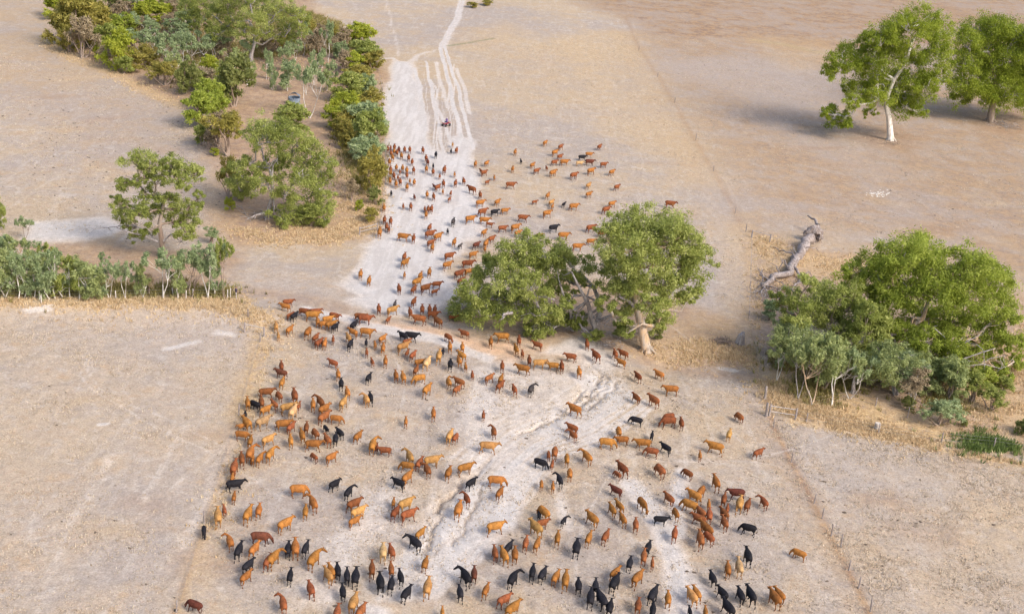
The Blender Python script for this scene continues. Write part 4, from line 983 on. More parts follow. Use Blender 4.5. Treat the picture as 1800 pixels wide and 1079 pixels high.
# ------------------------------------------------------------------ dead timber, stones and litter
RNG = np.random.default_rng(77)
def log_thing(name, label, cat, base, paths, mat, group=None, extra=None):
    g = G(*base); root = empty(name, g); tag(root, label, cat, group)
    for nm, w0, w1, pts, sides in paths:
        V, F = [], []
        P = []
        for (a, b, z) in pts:
            q = G(a, b); P.append(np.array([q.x - g.x, q.y - g.y, q.z - g.z + z]))
        P2 = []
        for i in range(len(P) - 1): P2 += wiggle(P[i], P[i + 1], 3, 0.07)[:-1]
        P2.append(P[-1])
        tube(V, F, P2, [w0, w1], sides)
        link(nm, mesh_np(nm, V, F), root, mat)
    return root
fallen = log_thing('fallen_tree', 'huge grey fallen dead gum trunk with torn root plate beside the small gate', 'fallen tree', (1392, 478), [
    ('trunk', 0.80, 0.52, [(1424, 430, 0.9), (1414, 440, 0.9), (1408, 451, 0.95), (1397, 464, 0.75), (1389, 475, 0.8), (1388, 484, 0.7)], 10),
    ('limb', 0.52, 0.36, [(1390, 482, 0.7), (1374, 490, 0.6), (1356, 498, 0.55), (1339, 506, 0.5)], 9),
    ('limb', 0.30, 0.14, [(1396, 474, 0.7), (1403, 488, 0.5), (1407, 499, 0.4)], 7),
    ('limb', 0.22, 0.10, [(1407, 498, 0.4), (1397, 506, 0.6), (1388, 514, 0.3)], 6),
    ('limb', 0.20, 0.08, [(1388, 512, 0.3), (1376, 508, 0.5), (1369, 516, 0.1)], 6),
    ('limb', 0.16, 0.05, [(1398, 458, 0.6), (1376, 446, 0.6), (1358, 436, 0.2)], 6),
    ('limb', 0.14, 0.05, [(1384, 478, 0.8), (1374, 474, 1.6), (1370, 479, 0.6)], 6),
    ('branch', 0.10, 0.03, [(1345, 508, 0.3), (1352, 520, 0.5), (1366, 528, 0.1)], 5),
    ('branch', 0.10, 0.03, [(1340, 500, 0.5), (1338, 486, 1.2), (1346, 492, 0.2)], 5),
    ('branch', 0.08, 0.02, [(1342, 510, 0.3), (1332, 518, 0.6), (1322, 524, 0.1)], 5),
    ('branch', 0.12, 0.04, [(1372, 490, 0.7), (1362, 482, 1.4), (1350, 480, 1.6)], 5),
    ('branch', 0.10, 0.03, [(1386, 484, 0.8), (1378, 480, 1.5), (1368, 470, 1.6)], 5),
    ('branch', 0.10, 0.03, [(1404, 455, 0.9), (1392, 448, 1.6), (1380, 450, 1.4)], 5),
    ('branch', 0.10, 0.03, [(1405, 492, 0.4), (1420, 488, 1.0), (1432, 494, 0.3)], 5),
    ('branch', 0.16, 0.05, [(1350, 500, 0.6), (1334, 494, 1.0), (1330, 484, 1.2)], 5),
    ('branch', 0.14, 0.04, [(1388, 512, 0.4), (1400, 520, 0.8), (1412, 516, 0.3)], 5),
    ('branch', 0.14, 0.04, [(1346, 506, 0.4), (1358, 514, 0.8), (1378, 512, 0.2)], 5),
    ('branch', 0.12, 0.04, [(1342, 508, 0.3), (1336, 522, 0.7), (1344, 532, 0.1)], 5),
    ('branch', 0.12, 0.04, [(1410, 448, 1.2), (1424, 452, 1.6), (1438, 448, 0.5)], 5),
    ('branch', 0.09, 0.03, [(1360, 497, 0.6), (1372, 506, 0.9), (1380, 522, 0.2)], 5),
    ('branch', 0.09, 0.03, [(1350, 502, 0.5), (1340, 510, 1.0), (1330, 508, 0.3)], 5),
    ('branch', 0.08, 0.02, [(1396, 466, 1.0), (1386, 458, 1.9), (1374, 462, 1.2)], 5),
    ('branch', 0.30, 0.12, [(1436, 414, 1.8), (1428, 408, 2.3), (1416, 401, 2.2)], 6),
], BARK['log'])
# root plate
bm = bmesh.new()
bmesh.ops.create_icosphere(bm, subdivisions=3, radius=1.0)
for v in bm.verts:
    n = v.co.copy(); s = 1 + 0.35 * (vnoise(np.array(n.x * 3.1 + 7), np.array(n.y * 3.1 + n.z * 2.3), 5) - 0.5) + 0.25 * (vnoise(np.array(n.x * 8 + 7), np.array(n.z * 8 + n.y * 5), 6) - 0.5)
    v.co = Vector((n.x * 1.65, n.y * 0.9, n.z * 1.5)) * float(s)
    if n.y < -0.3 and abs(n.x + 0.1) < 0.45 and -0.55 < n.z < 0.05: v.co.y += 0.9
me = bpy.data.meshes.new('root_plate'); bm.to_mesh(me); bm.free()
rp = link('root_plate', me, fallen, BARK['log'])
q = G(1429, 424); rp.location = (q.x - fallen.location.x, q.y - fallen.location.y, q.z - fallen.location.z + 1.2)
V, F = [], []
for i in range(90):
    a = RNG.random() * 6.28; rr = 1.1 + RNG.random() * 0.5
    p0 = np.array([rr * math.cos(a) * 0.8, RNG.uniform(-.5, .3), rr * math.sin(a) * 0.7]); p1 = p0 * 1.35 + RNG.normal(0, 0.3, 3)
    tube(V, F, [p0, (p0 + p1) / 2 + RNG.normal(0, .1, 3), p1], [0.09, 0.02], 4)
rt = link('root', mesh_np('root', V, F), fallen, BARK['brown']); rt.location = rp.location

def twig_pile(name, label, px, py, n, spread, length, mat, kind='stuff', cat=None):
    g = G(px, py); V, F = [], []
    for i in range(n):
        p = np.array([RNG.normal(0, spread), RNG.normal(0, spread), RNG.uniform(0.02, 0.35)])
        d = RNG.normal(0, 1, 3); d[2] *= 0.3; d /= np.linalg.norm(d); L = length * RNG.uniform(0.4, 1.0)
        tube(V, F, [p - d * L / 2, p + RNG.normal(0, 0.06, 3), p + d * L / 2], [RNG.uniform(0.02, 0.06), 0.012], 4)
    o = link(name, mesh_np(name, V, F), None, mat); o.location = g
    tag(o, label, cat, None, kind); return o
twig_pile('brush_pile', 'heap of dark cut sticks on the creek bank beside the pale stump', 1268, 601, 150, 0.55, 1.0, BARK['brown'], None, 'brush pile')
twig_pile('dead_branches', 'grey dead branches lying under the leaning grey trunks', 1068, 608, 42, 0.9, 2.6, BARK['grey'])
twig_pile('dead_branches', 'broken grey limbs scattered at the foot of the shaded top right gum', 1768, 222, 90, 2.0, 3.6, BARK['grey'])
twig_pile('dead_branches', 'broken sticks around the hollow end of the fallen dead trunk', 1345, 520, 150, 1.7, 1.8, BARK['grey'])
twig_pile('dead_branches', 'sticks and bark litter around the foot of the white trunked gum', 1562, 252, 40, 1.6, 1.6, BARK['brown'])
twig_pile('dead_branches', 'dark fallen twigs beneath the grey green scrub of the right creek', 1590, 680, 110, 2.0, 2.2, BARK['brown'])
twig_pile('dead_branches', 'grey fallen limbs under the big plantation gum', 452, 378, 30, 1.5, 3.0, BARK['grey'])

bm = bmesh.new(); bmesh.ops.create_cone(bm, cap_ends=True, segments=12, radius1=0.62, radius2=0.38, depth=1.5)
bmesh.ops.subdivide_edges(bm, edges=bm.edges[:], cuts=2)
for v in bm.verts:
    v.co += Vector(RNG.normal(0, 0.045, 3)); v.co.z += 0.75 + 0.18 * math.sin(v.co.x * 5) * (v.co.z > 0.3)
me = bpy.data.meshes.new('stump'); bm.to_mesh(me); bm.free()
o = link('tree_stump', me, None, BARK['grey']); o.location = G(1301, 604); tag(o, 'pale grey weathered stump on the creek bank beside the brush heap', 'stump')

def scatter(name, label, pts, rx, rz, mat, kind='stuff'):
    V, F = [], []
    for p in pts:
        b = len(V); s = RNG.uniform(0.5, 1.3) * rx; a0 = RNG.random() * 6; e = RNG.uniform(0.5, 1)
        for k in range(6):
            a = a0 + k * 1.047
            V.append((p.x + s * math.cos(a), p.y + s * e * math.sin(a), p.z - 0.02))
        for k in range(3):
            a = a0 + k * 2.094
            V.append((p.x + s * .5 * math.cos(a), p.y + s * e * .5 * math.sin(a), p.z + rz * RNG.uniform(.6, 1.2)))
        for k in range(3):
            F.append((b + 2 * k, b + 2 * k + 1, b + 6 + k, b + 6 + k)) if False else None
        for k in range(3):
            k2 = (k + 1) % 3
            F.append((b + 2 * k, b + 2 * k + 1, b + (2 * k + 2) % 6, b + 6 + k2)); F.append((b + 2 * k, b + 6 + k2, b + 6 + (k + 2) % 3, b + 6 + k))
    me = mesh_np(name, V, F); o = link(name, me, None, mat); tag(o, label, None, None, kind); return o
DUNG = simple('dry_dung', (0.10, 0.075, 0.055), (0.17, 0.13, 0.10))
STONE = simple('white_limestone', (0.72, 0.69, 0.64), (0.55, 0.50, 0.44))
pts = []
zones = [(0, 600, 320, 1079, 12), (60, 130, 330, 330, 95), (150, 250, 400, 460, 70), (1380, 760, 1800, 1079, 16), (1150, 100, 1420, 240, 30), (0, 100, 200, 380, 40), (1500, 300, 1800, 420, 40), (460, 640, 1300, 1079, 60)]
for (x0, y0, x1, y1, n) in zones:
    for i in range(n):
        pts.append(G(RNG.uniform(x0, x1), RNG.uniform(y0, y1)))
for (a, b) in ((1450, 847), (1444, 846), (1441, 869), (1447, 882), (1484, 900), (1522, 957), (1596, 967), (1617, 916), (1617, 843), (1371, 738), (1377, 739), (1448, 846), (570, 646), (575, 666), (1120, 799), (1140, 806)):
    pts.append(G(a, b))
scatter('dung_pats', 'dark dry dung pats and sticks scattered over the bare paddocks', pts, 0.26, 0.08, DUNG)
pts = [G(1546 + RNG.normal(0, 11), 341 + RNG.normal(0, 3.0)) for _ in range(46)]
scatter('white_stones', 'patch of small white stones in the upper right paddock', pts, 0.20, 0.12, STONE)

# ------------------------------------------------------------------ dry grass
def grass(name, label, regions, mat, seed, hmin, hmax, blades=5):
    rg = np.random.default_rng(seed)
    P = []
    for pts, n in regions:
        Q = poly(pts); lo = Q.min(0); hi = Q.max(0)
        c = rg.uniform(lo, hi, (n * 6, 2)); m = inside(c[:, 0], c[:, 1], Q)
        c = c[m]; keep = fbm(c[:, 0] / 5, c[:, 1] / 5, 91, 3) + rg.normal(0, 0.08, len(c)) > 0.47
        P.append(c[keep][:n])
    P = np.concatenate(P); n = len(P); P = P + rg.normal(0, 1, P.shape) * (rg.random((n, 1)) ** 2) * 2.6
    Z = height(P[:, 0], P[:, 1])
    base = np.repeat(np.stack([P[:, 0], P[:, 1], Z], -1), blades, 0)
    k = len(base)
    base[:, :2] += rg.normal(0, 0.14, (k, 2))
    hh = np.repeat(rg.uniform(hmin, hmax, n), blades) * rg.uniform(0.6, 1.1, k)
    a = rg.random(k) * 6.283; lean = rg.normal(0, 0.35, (k, 2))
    w = 0.05 + 0.05 * rg.random(k)
    side = np.stack([np.cos(a) * w, np.sin(a) * w, np.zeros(k)], -1)
    tip = base + np.stack([lean[:, 0] * hh, lean[:, 1] * hh, hh], -1)
    base[:, 2] -= 0.05
    V = np.stack([base - side, base + side, tip], 1).reshape(-1, 3)
    me = mesh_np(name, V, np.arange(k * 3).reshape(-1, 3), 3)
    t = np.repeat(np.clip(np.repeat(rg.random(n), blades) * 0.7 + rg.random(k) * 0.3, 0, 1), 3)
    color_attr(me, 'tint', np.stack([t, t, t, np.ones_like(t)], -1))
    o = link(name, me, None, mat); tag(o, label, 'grass', None, 'stuff'); return o
STRAW = leaf_mat('dry_straw', (0.46, 0.32, 0.18), (0.62, 0.475, 0.29), (0.75, 0.62, 0.42), 0.25)
REED = leaf_mat('green_reeds', (0.08, 0.12, 0.03), (0.14, 0.20, 0.05), (0.25, 0.32, 0.10), 0.25)
STUBBLE = leaf_mat('grey_straw_stubble', (0.40, 0.32, 0.235), (0.54, 0.45, 0.345), (0.68, 0.60, 0.49), 0.25)
UNDER = leaf_mat('olive_undergrowth', (0.17, 0.14, 0.045), (0.27, 0.23, 0.075), (0.36, 0.33, 0.13), 0.25)
grass('straw_grass', 'tall dry straw grass in the creek flats and along the fences', [
    ([(1345,640),(1440,690),(1540,705),(1660,745),(1700,765),(1660,782),(1560,764),(1480,748),(1400,738),(1345,715)], 4160),
    ([(1325,405),(1400,430),(1480,450),(1560,445),(1500,500),(1420,480),(1340,560),(1325,640)], 2080),
    ([(1640,640),(1800,560),(1860,640),(1850,800),(1700,770)], 2880),
    ([(-30,522),(200,526),(400,524),(445,545),(455,585),(430,580),(380,560),(200,556),(-30,552)], 3040),
    ([(455,560),(505,560),(470,640),(430,720),(395,850),(345,1000),(320,1079),(335,1079),(372,960),(410,850),(440,740),(470,660)], 650),
    ([(570,270),(650,260),(672,330),(668,405),(600,425),(520,430),(420,425),(400,400),(590,400)], 4160),
    ([(70,70),(130,95),(250,140),(330,180),(325,195),(240,165),(150,122),(70,84)], 1200),
    ([(150,90),(340,170),(380,250),(400,150),(560,120),(660,120),(560,50),(300,90)], 3040),
    ([(1130,600),(1230,600),(1335,610),(1335,645),(1230,640),(1140,625)], 1200),
    ([(1395,736),(1500,750),(1600,768),(1700,788),(1850,815),(1850,822),(1690,796),(1595,778),(1500,760),(1395,745)], 960),
], STRAW, 5, 0.12, 0.42)
grass('green_reeds', 'clump of green reeds at the lower right of the creek', [([(1682,766),(1720,760),(1790,770),(1786,784),(1740,788),(1690,784)], 1200)], REED, 6, 0.5, 1.0, 6)
grass('undergrowth', 'olive green undergrowth below the lower left saplings', [([(-30,500),(200,505),(400,510),(405,524),(200,526),(-30,526)], 3040)], UNDER, 8, 0.4, 1.0, 6)

grass('undergrowth', 'brown and olive undergrowth on the floor of the upper left plantation', [([(100,40),(150,88),(340,160),(390,110),(560,95),(640,100),(600,40),(540,20),(300,10)], 9000), ([(600,150),(648,140),(655,330),(630,350),(590,230)], 2200)], UNDER, 18, 0.3, 1.3, 6)
grass('undergrowth', 'olive and straw undergrowth along the floor of the right creek thicket', [([(1350,620),(1640,640),(1700,720),(1560,720),(1400,700)], 2200)], UNDER, 19, 0.3, 0.9, 6)

grass('stubble', 'short dry grass stubble dotted over the grazed paddocks', [([(340,1090),(460,610),(700,600),(1000,650),(1330,660),(1530,1090)], 11000), ([(-60,560),(440,575),(300,1090),(-60,1090)], 6500), ([(1360,740),(1860,830),(1860,1090),(1550,1090)], 6500),
    ([(0,90),(200,140),(340,200),(380,400),(0,420)], 9000), ([(1110,60),(1860,110),(1860,420),(1330,410)], 14000), ([(830,80),(1100,60),(1300,400),(1280,560),(1220,420),(870,300)], 9000)], STUBBLE, 27, 0.05, 0.20, 3)


# ------------------------------------------------------------------ fences and gates
POST = simple('grey_fence_post', (0.30, 0.26, 0.24), (0.19, 0.16, 0.15), 6)
PALEPOST = simple('pale_fence_post', (0.58, 0.54, 0.50), (0.44, 0.40, 0.36), 6)
WIRE = simple('fence_wire', (0.38, 0.37, 0.37), None, 6, 0.5, 0.6)
RAIL = simple('weathered_rail', (0.42, 0.39, 0.38), (0.30, 0.27, 0.26), 4)
def post_mesh(h, r, sides=7):
    V, F = [], []
    tube(V, F, [(0, 0, -0.3), (0.01, 0, h * 0.5), (0.0, 0.01, h)], [r, r * 0.95, r * 0.85], sides)
    return mesh_np('post', V, F)
PM = {h: post_mesh(h / 10.0, 0.075) for h in (11, 12, 13, 14)}
PM_BIG = post_mesh(1.7, 0.16, 9)
def fence(label, path, posts, mat=POST, big=(), strands=(0.35, 0.75, 1.15)):
    """path: pixel polyline of the wires; posts: pixel feet of the posts"""
    g0 = G(*path[0]); root = empty('fence', g0); tag(root, label, 'fence')
    for i, (a, b) in enumerate(posts):
        g = G(a, b); me = PM_BIG if (a, b) in big else PM[(11, 12, 13, 14)[i % 4]]
        o = bpy.data.objects.new('post', me); COL.objects.link(o); o.parent = root
        if len(me.materials) == 0: me.materials.append(POST)
        o.material_slots[0].link = 'OBJECT'; o.material_slots[0].material = mat
        o.location = g - g0; o.rotation_euler = (random.gauss(0, .03), random.gauss(0, .03), random.random() * 6)
    for s in strands:
        V, F = [], []
        P = []
        for i in range(len(path) - 1):
            a = path[i]; b = path[i + 1]; n = 6
            for j in range(n):
                q = G(a[0] + (b[0] - a[0]) * j / n, a[1] + (b[1] - a[1]) * j / n) - g0; P.append((q.x, q.y, q.z + s))
        q = G(*path[-1]) - g0; P.append((q.x, q.y, q.z + s))
        tube(V, F, P, [0.009, 0.009], 4)
        link('wire', mesh_np('wire', V, F), root, WIRE)
    return root
fence('wire fence with dark posts along the left side of the herd paddock', [(436,558), (462,592), (457,602), (420,730), (359,921), (310,1079)], [(436,558), (457,602), (420,730), (359,921), (310,1075)])
fence('wire fence on the right side of the herd paddock down to the bottom edge', [(1344,688), (1347,731), (1360,750), (1391,812), (1431,884), (1445,911), (1461,941), (1478,962), (1492,1002), (1509,1033), (1530,1074), (1550,1110)],
      [(1344,702), (1347,731), (1360,750), (1391,812), (1431,884), (1445,911), (1461,941), (1478,960), (1492,1002), (1509,1033), (1530,1074)], big=((1344,702), (1347,731)))
fence('long fence climbing the upper right hillside above the small gate', [(1100,34), (1123,88), (1156,136), (1186,181), (1223,247), (1254,301), (1292,376), (1311,407), (1321,418)], [(1123,88), (1156,136), (1186,181), (1223,247), (1254,301), (1292,376), (1311,407)])
fence('sparse fence of short dark posts crossing the creek flat below the small gate', [(1321,418), (1318,506), (1316,560), (1344,700)], [(1318,506), (1316,560)])
fence('cross fence in the straw from the right gate to the right edge', [(1398,737), (1417,741), (1544,762), (1655,777), (1746,785), (1850,800)], [(1417,741), (1544,762), (1655,777), (1746,788)])
fence('short run of posts in front of the creek thicket', [(1420,716), (1483,705), (1539,714), (1640,735)], [(1420,700), (1539,714), (1595,733)])
fence('white and grey posts along the edge of the lower left plantation', [(-30,527), (70,527), (204,527), (304,524), (400,525), (415,527), (436,558)], [(70,527), (204,527), (304,522), (313,525), (327,525), (339,523), (400,525), (405,524), (73,533)], mat=PALEPOST)
fence('lane fence between the upper left plantation and the white track', [(662,110), (672,160), (677,240), (678,320), (668,400)], [(662,110), (672,160), (677,240), (678,320), (668,396)])

def gate(label, a, b, h=1.25, rails=(1.2, 0.65), mat=RAIL, brace=True):
    A = G(*a); B = G(*b); root = empty('gate', A); tag(root, label, 'gate')
    d = B - A
    for i, p in enumerate((Vector((0, 0, 0)), d)):
        V, F = [], []
        tube(V, F, [(p.x, p.y, p.z - 0.3), (p.x, p.y, p.z + h + 0.15)], [0.12, 0.10], 8)
        link('post', mesh_np('post', V, F), root, POST)
    for z in rails:
        V, F = [], []
        tube(V, F, [(0, 0, z), (d.x / 2, d.y / 2, d.z / 2 + z - 0.02), (d.x, d.y, d.z + z)], [0.055, 0.055], 6)
        link('rail', mesh_np('rail', V, F), root, mat)
    if brace:
        V, F = [], []
        tube(V, F, [(0, 0, rails[0]), (d.x, d.y, d.z + 0.15)], [0.025, 0.025], 5)
        link('brace', mesh_np('brace', V, F), root, mat)
    return root
gate('long grey rail gate at the corner of the lower left paddock', (430,584), (464,592), 1.2, (1.15,), RAIL, False)
gate('weathered two rail gate beside the straw flat on the right', (1352,730), (1398,737), 1.3, (1.25, 0.55), RAIL, False)
gate('dark single rail gate above the fallen dead trunk', (1321,418), (1353,426), 1.2, (1.2,), RAIL, False)
gate('rail gate between the plantation straw and the white lane', (632,414), (663,406), 1.2, (1.15, 0.6), RAIL, True)


# ------------------------------------------------------------------ water tank
def tank():
    g = G(517, 184); root = empty('water_tank', g, 0.0); tag(root, 'round galvanised water tank with collapsed roof in the plantation clearing', 'water tank')
    m, nt, b = new_mat('galvanised_iron')
    tc = N(nt, 'ShaderNodeTexCoord').outputs['Object']
    f = noise(nt, tc, 1.6, 5)
    nt.links.new(mixc(nt, mapr(nt, f, 0.4, 0.65), (0.20, 0.26, 0.34), (0.30, 0.36, 0.43)), b.inputs['Base Color'])
    b.inputs['Metallic'].default_value = 0.25; b.inputs['Roughness'].default_value = 0.5
    R, Hh, n = 1.2, 1.6, 72
    V, F = [], []
    rows = 14
    for side, rr in ((0, R), (1, R - 0.05)):
        for j in range(rows + 1):
            for i in range(n):
                a = 2 * math.pi * i / n; r = rr + 0.02 * math.sin(j * math.pi)
                r += 0.018 * (1 if j % 2 else -1)
                top = Hh - (0.25 * max(0, math.cos(a + 1.2)) if j == rows else 0)
                V.append((r * math.cos(a), r * math.sin(a), min(top, Hh * j / rows)))
    st_ = (rows + 1) * n
    for j in range(rows):
        for i in range(n):
            i2 = (i + 1) % n
            F.append((j * n + i, j * n + i2, (j + 1) * n + i2, (j + 1) * n + i)); F.append((st_ + j * n + i2, st_ + j * n + i, st_ + (j + 1) * n + i, st_ + (j + 1) * n + i2))
    for i in range(n):
        i2 = (i + 1) % n; F.append((rows * n + i, rows * n + i2, st_ + rows * n + i2, st_ + rows * n + i))
    w = link('wall', mesh_np('wall', V, F), root, m)
    V, F = [], []
    for i in range(25):   # surviving half of the conical roof, tilted up over the back
        a = math.radians(-20 + i * 8.6)
        V += [(R * 1.06 * math.cos(a), R * 1.06 * math.sin(a), Hh + 0.28 + 0.12 * math.sin(a)), (0.35 * math.cos(a), 0.35 * math.sin(a), Hh + 0.95)]
        V += [(R * 1.06 * math.cos(a), R * 1.06 * math.sin(a), Hh + 0.25 + 0.12 * math.sin(a)), (0.35 * math.cos(a), 0.35 * math.sin(a), Hh + 0.91)]
    for i in range(24):
        q = i * 4
        F += [(q, q + 4, q + 5, q + 1), (q + 3, q + 7, q + 6, q + 2), (q, q + 2, q + 6, q + 4), (q + 1, q + 5, q + 7, q + 3)]
    link('roof_sheet', mesh_np('roof_sheet', V, F), root, m)
    V, F = [], []
    tube(V, F, [(-R - 0.05, -0.1, -0.05), (-R - 0.08, -0.1, 1.0), (-R - 0.04, 0, Hh + 0.3), (-R + 0.4, 0.3, Hh + 0.55)], [0.045, 0.045], 7)
    link('pipe', mesh_np('pipe', V, F), root, simple('dark_pipe', (0.06, 0.055, 0.05)))
    V, F = [], []
    tube(V, F, [(0, 0, -0.1), (0, 0, 0.15)], [R + 0.12, R + 0.12], 32)
    link('base', mesh_np('base', V, F), root, simple('old_concrete', (0.36, 0.33, 0.30)))
tank()

# ------------------------------------------------------------------ animals and people grown with the skin modifier
def skin_mesh(name, nodes, edges, root=0, sub=1):
    me = bpy.data.meshes.new(name + '_skeleton')
    me.from_pydata([n[:3] for n in nodes], edges, [])
    o = bpy.data.objects.new(name + '_skeleton', me); COL.objects.link(o)
    md = o.modifiers.new('skin', 'SKIN')
    sv_ = me.skin_vertices[0].data
    for i, n in enumerate(nodes):
        r = n[3]; sv_[i].radius = (r, n[4] if len(n) > 4 else r)
    sv_[root].use_root = True
    md.use_smooth_shade = True
    if sub:
        s = o.modifiers.new('sub', 'SUBSURF'); s.levels = sub; s.render_levels = sub
    dg = bpy.context.evaluated_depsgraph_get(); dg.update()
    out = bpy.data.meshes.new_from_object(o.evaluated_get(dg))
    out.name = name
    bpy.data.objects.remove(o, do_unlink=True)
    return out

def loft(V, F, secs, sides=12):
    """closed tube of elliptical sections: (x, y, z, half height, half width)"""
    base = len(V); n = len(secs)
    P = [np.array(q[:3], float) for q in secs]
    for i, q in enumerate(secs):
        t = P[min(i + 1, n - 1)] - P[max(i - 1, 0)]; t /= np.linalg.norm(t)
        sd_ = np.cross(np.array([0, 0, 1.0]), t)
        if np.linalg.norm(sd_) < 0.25: sd_ = np.array([0, 1.0, 0])
        sd_ /= np.linalg.norm(sd_); up = np.cross(t, sd_)
        for k in range(sides):
            th = 2 * math.pi * k / sides
            V.append(P[i] + up * math.sin(th) * q[3] + sd_ * math.cos(th) * q[4])
    for i in range(n - 1):
        for k in range(sides):
            k2 = (k + 1) % sides
            F.append((base + i * sides + k, base + i * sides + k2, base + (i + 1) * sides + k2, base + (i + 1) * sides + k))
    V.append(P[0]); c0 = len(V) - 1; V.append(P[-1]); c1 = len(V) - 1
    for k in range(sides):
        k2 = (k + 1) % sides
        F.append((c0, base + k2, base + k)); F.append((c1, base + (n - 1) * sides + k, base + (n - 1) * sides + k2))

def cow_mesh(pose, calf=False):
    """one continuous body standing along +X, one unit = one metre for a grown cow"""
    V, F = [], []
    w = 0.84 if calf else 1.0; bz = 0.90 if calf else 1.0
    # barrel
    tors = [(-0.95, 0, 1.10, .09, .08), (-0.88, 0, 1.07, .20, .17), (-0.72, 0, 1.03, .29, .25), (-0.45, 0, .985, .345, .29), (-0.15, 0, .95, .385, .32), (0.15, 0, .945, .39, .315), (0.40, 0, .975, .37, .27), (0.60, 0, 1.03, .31, .205), (0.74, 0, 1.08, .22, .15)]
    loft(V, F, [(x, y, z, h * bz, q * w) for x, y, z, h, q in tors])
    if pose == 'graze':
        neck = [(0.50, 0, 1.06, .29, .19), (0.74, 0.01, .98, .20, .135), (0.90, 0.02, .82, .14, .10), (0.99, 0.03, .66, .125, .095), (1.05, 0.04, .54, .12, .10), (1.08, 0.05, .41, .09, .08), (1.10, 0.06, .28, .065, .065), (1.11, .06, .23, .035, .045)]
    elif pose in ('left', 'right'):
        q = 1 if pose == 'left' else -1
        neck = [(0.50, 0, 1.06, .28, .18), (0.76, 0.05 * q, 1.14, .19, .13), (0.92, 0.15 * q, 1.22, .145, .11), (0.99, 0.25 * q, 1.28, .135, .105), (1.03, .36 * q, 1.24, .125, .105), (1.06, .48 * q, 1.15, .10, .085), (1.08, .60 * q, 1.06, .075, .07), (1.08, .64 * q, 1.03, .04, .05)]
    else:
        neck = [(0.50, 0, 1.06, .28, .18), (0.76, 0, 1.14, .19, .13), (0.90, 0, 1.18, .145, .11), (1.00, 0, 1.235, .13, .105), (1.09, 0, 1.20, .12, .105), (1.19, 0, 1.11, .095, .085), (1.30, 0, 1.00, .075, .07), (1.34, 0, .97, .04, .05)]
    loft(V, F, neck, 10)
    P = np.array(neck[4 if pose != 'graze' else 4][:3]); t = np.array(neck[5][:3]) - np.array(neck[3][:3]); t /= np.linalg.norm(t)
    sd_ = np.cross(np.array([0, 0, 1.0]), t); sd_ /= np.linalg.norm(sd_); up = np.cross(t, sd_)
    for q in (-1, 1):
        e0 = P - t * 0.05 + up * 0.05 + sd_ * q * 0.06; e1 = e0 + sd_ * q * 0.13 + up * 0.03 - t * 0.02; e2 = e1 + sd_ * q * 0.09 - up * 0.03 - t * 0.02
        loft(V, F, [(*e0, .04, .035), (*e1, .045, .05), (*e2, .028, .03)], 6)
    ph = {'walk': (0.20, -0.17, -0.18, 0.18), 'walk2': (-0.18, 0.18, 0.17, -0.20), 'stand': (0.02, -0.04, 0.03, -0.05), 'graze': (0.15, -0.10, -0.05, 0.12), 'left': (0.10, -0.10, -0.08, 0.10), 'right': (-0.10, 0.08, 0.12, -0.06)}[pose]
    for q, o in ((1, ph[0]), (-1, ph[1])):
        y = 0.165 * q * w
        loft(V, F, [(0.42, y * .9, .98, .16, .09), (0.43 + o * .1, y, .74, .125, .085), (0.45 + o * .3, y, .56, .085, .065), (0.47 + o * .5, y, .42, .062, .055), (0.465 + o * .7, y, .28, .045, .042), (0.46 + o * .9, y, .12, .048, .045), (0.49 + o, y, .06, .062, .055), (0.50 + o, y, 0.0, .066, .058)], 8)
    for q, o in ((1, ph[2]), (-1, ph[3])):
        y = 0.17 * q * w
        loft(V, F, [(-0.70, y * .8, 1.05, .22, .12), (-0.69 + o * .1, y, .84, .20, .115), (-0.67 + o * .25, y, .66, .145, .09), (-0.72 + o * .45, y, .50, .085, .06), (-0.78 + o * .6, y, .40, .062, .05), (-0.77 + o * .8, y, .25, .045, .042), (-0.76 + o * .95, y, .11, .048, .045), (-0.73 + o, y, .06, .062, .055), (-0.72 + o, y, 0.0, .066, .058)], 8)
    sw = 0.05 if pose in ('walk', 'left') else -0.04
    loft(V, F, [(-0.90, 0, 1.14, .05, .05), (-1.00, 0, 1.06, .035, .035), (-1.035, sw * .5, .85, .028, .028), (-1.03, sw, .66, .028, .028), (-1.02, sw, .54, .048, .045), (-1.02, sw, .42, .03, .03)], 6)
    if not calf: loft(V, F, [(-0.62, 0, .70, .06, .06), (-0.50, 0, .64, .09, .11), (-0.38, 0, .68, .06, .07)], 8)
    me = bpy.data.meshes.new('cow_raw'); me.from_pydata([tuple(v) for v in V], [], F)
    o = bpy.data.objects.new('cow_raw', me); COL.objects.link(o)
    rm = o.modifiers.new('r', 'REMESH'); rm.mode = 'VOXEL'; rm.voxel_size = 0.034; rm.use_smooth_shade = True
    sm = o.modifiers.new('s', 'SMOOTH'); sm.iterations = 2; sm.factor = 0.5
    dc = o.modifiers.new('d', 'DECIMATE'); dc.ratio = 0.125
    dg = bpy.context.evaluated_depsgraph_get(); dg.update()
    me = bpy.data.meshes.new_from_object(o.evaluated_get(dg)); me.name = 'cow_' + pose
    bpy.data.objects.remove(o, do_unlink=True)
    me.polygons.foreach_set('use_smooth', np.ones(len(me.polygons), bool))
    co = np.zeros(len(me.vertices) * 3); me.vertices.foreach_get('co', co); co = co.reshape(-1, 3)
    z = co[:, 2]; hx = np.linalg.norm(co - np.array(neck[-1][:3]), axis=1)
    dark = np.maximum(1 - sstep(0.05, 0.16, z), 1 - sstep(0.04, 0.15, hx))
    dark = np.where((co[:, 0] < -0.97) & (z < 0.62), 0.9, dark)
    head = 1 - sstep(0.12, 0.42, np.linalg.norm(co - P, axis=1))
    pale = (1 - sstep(0.60, 0.72, z)) * sstep(0.45, 0.6, z) * (np.abs(co[:, 0]) < 0.55) * (np.abs(co[:, 1]) < 0.2)
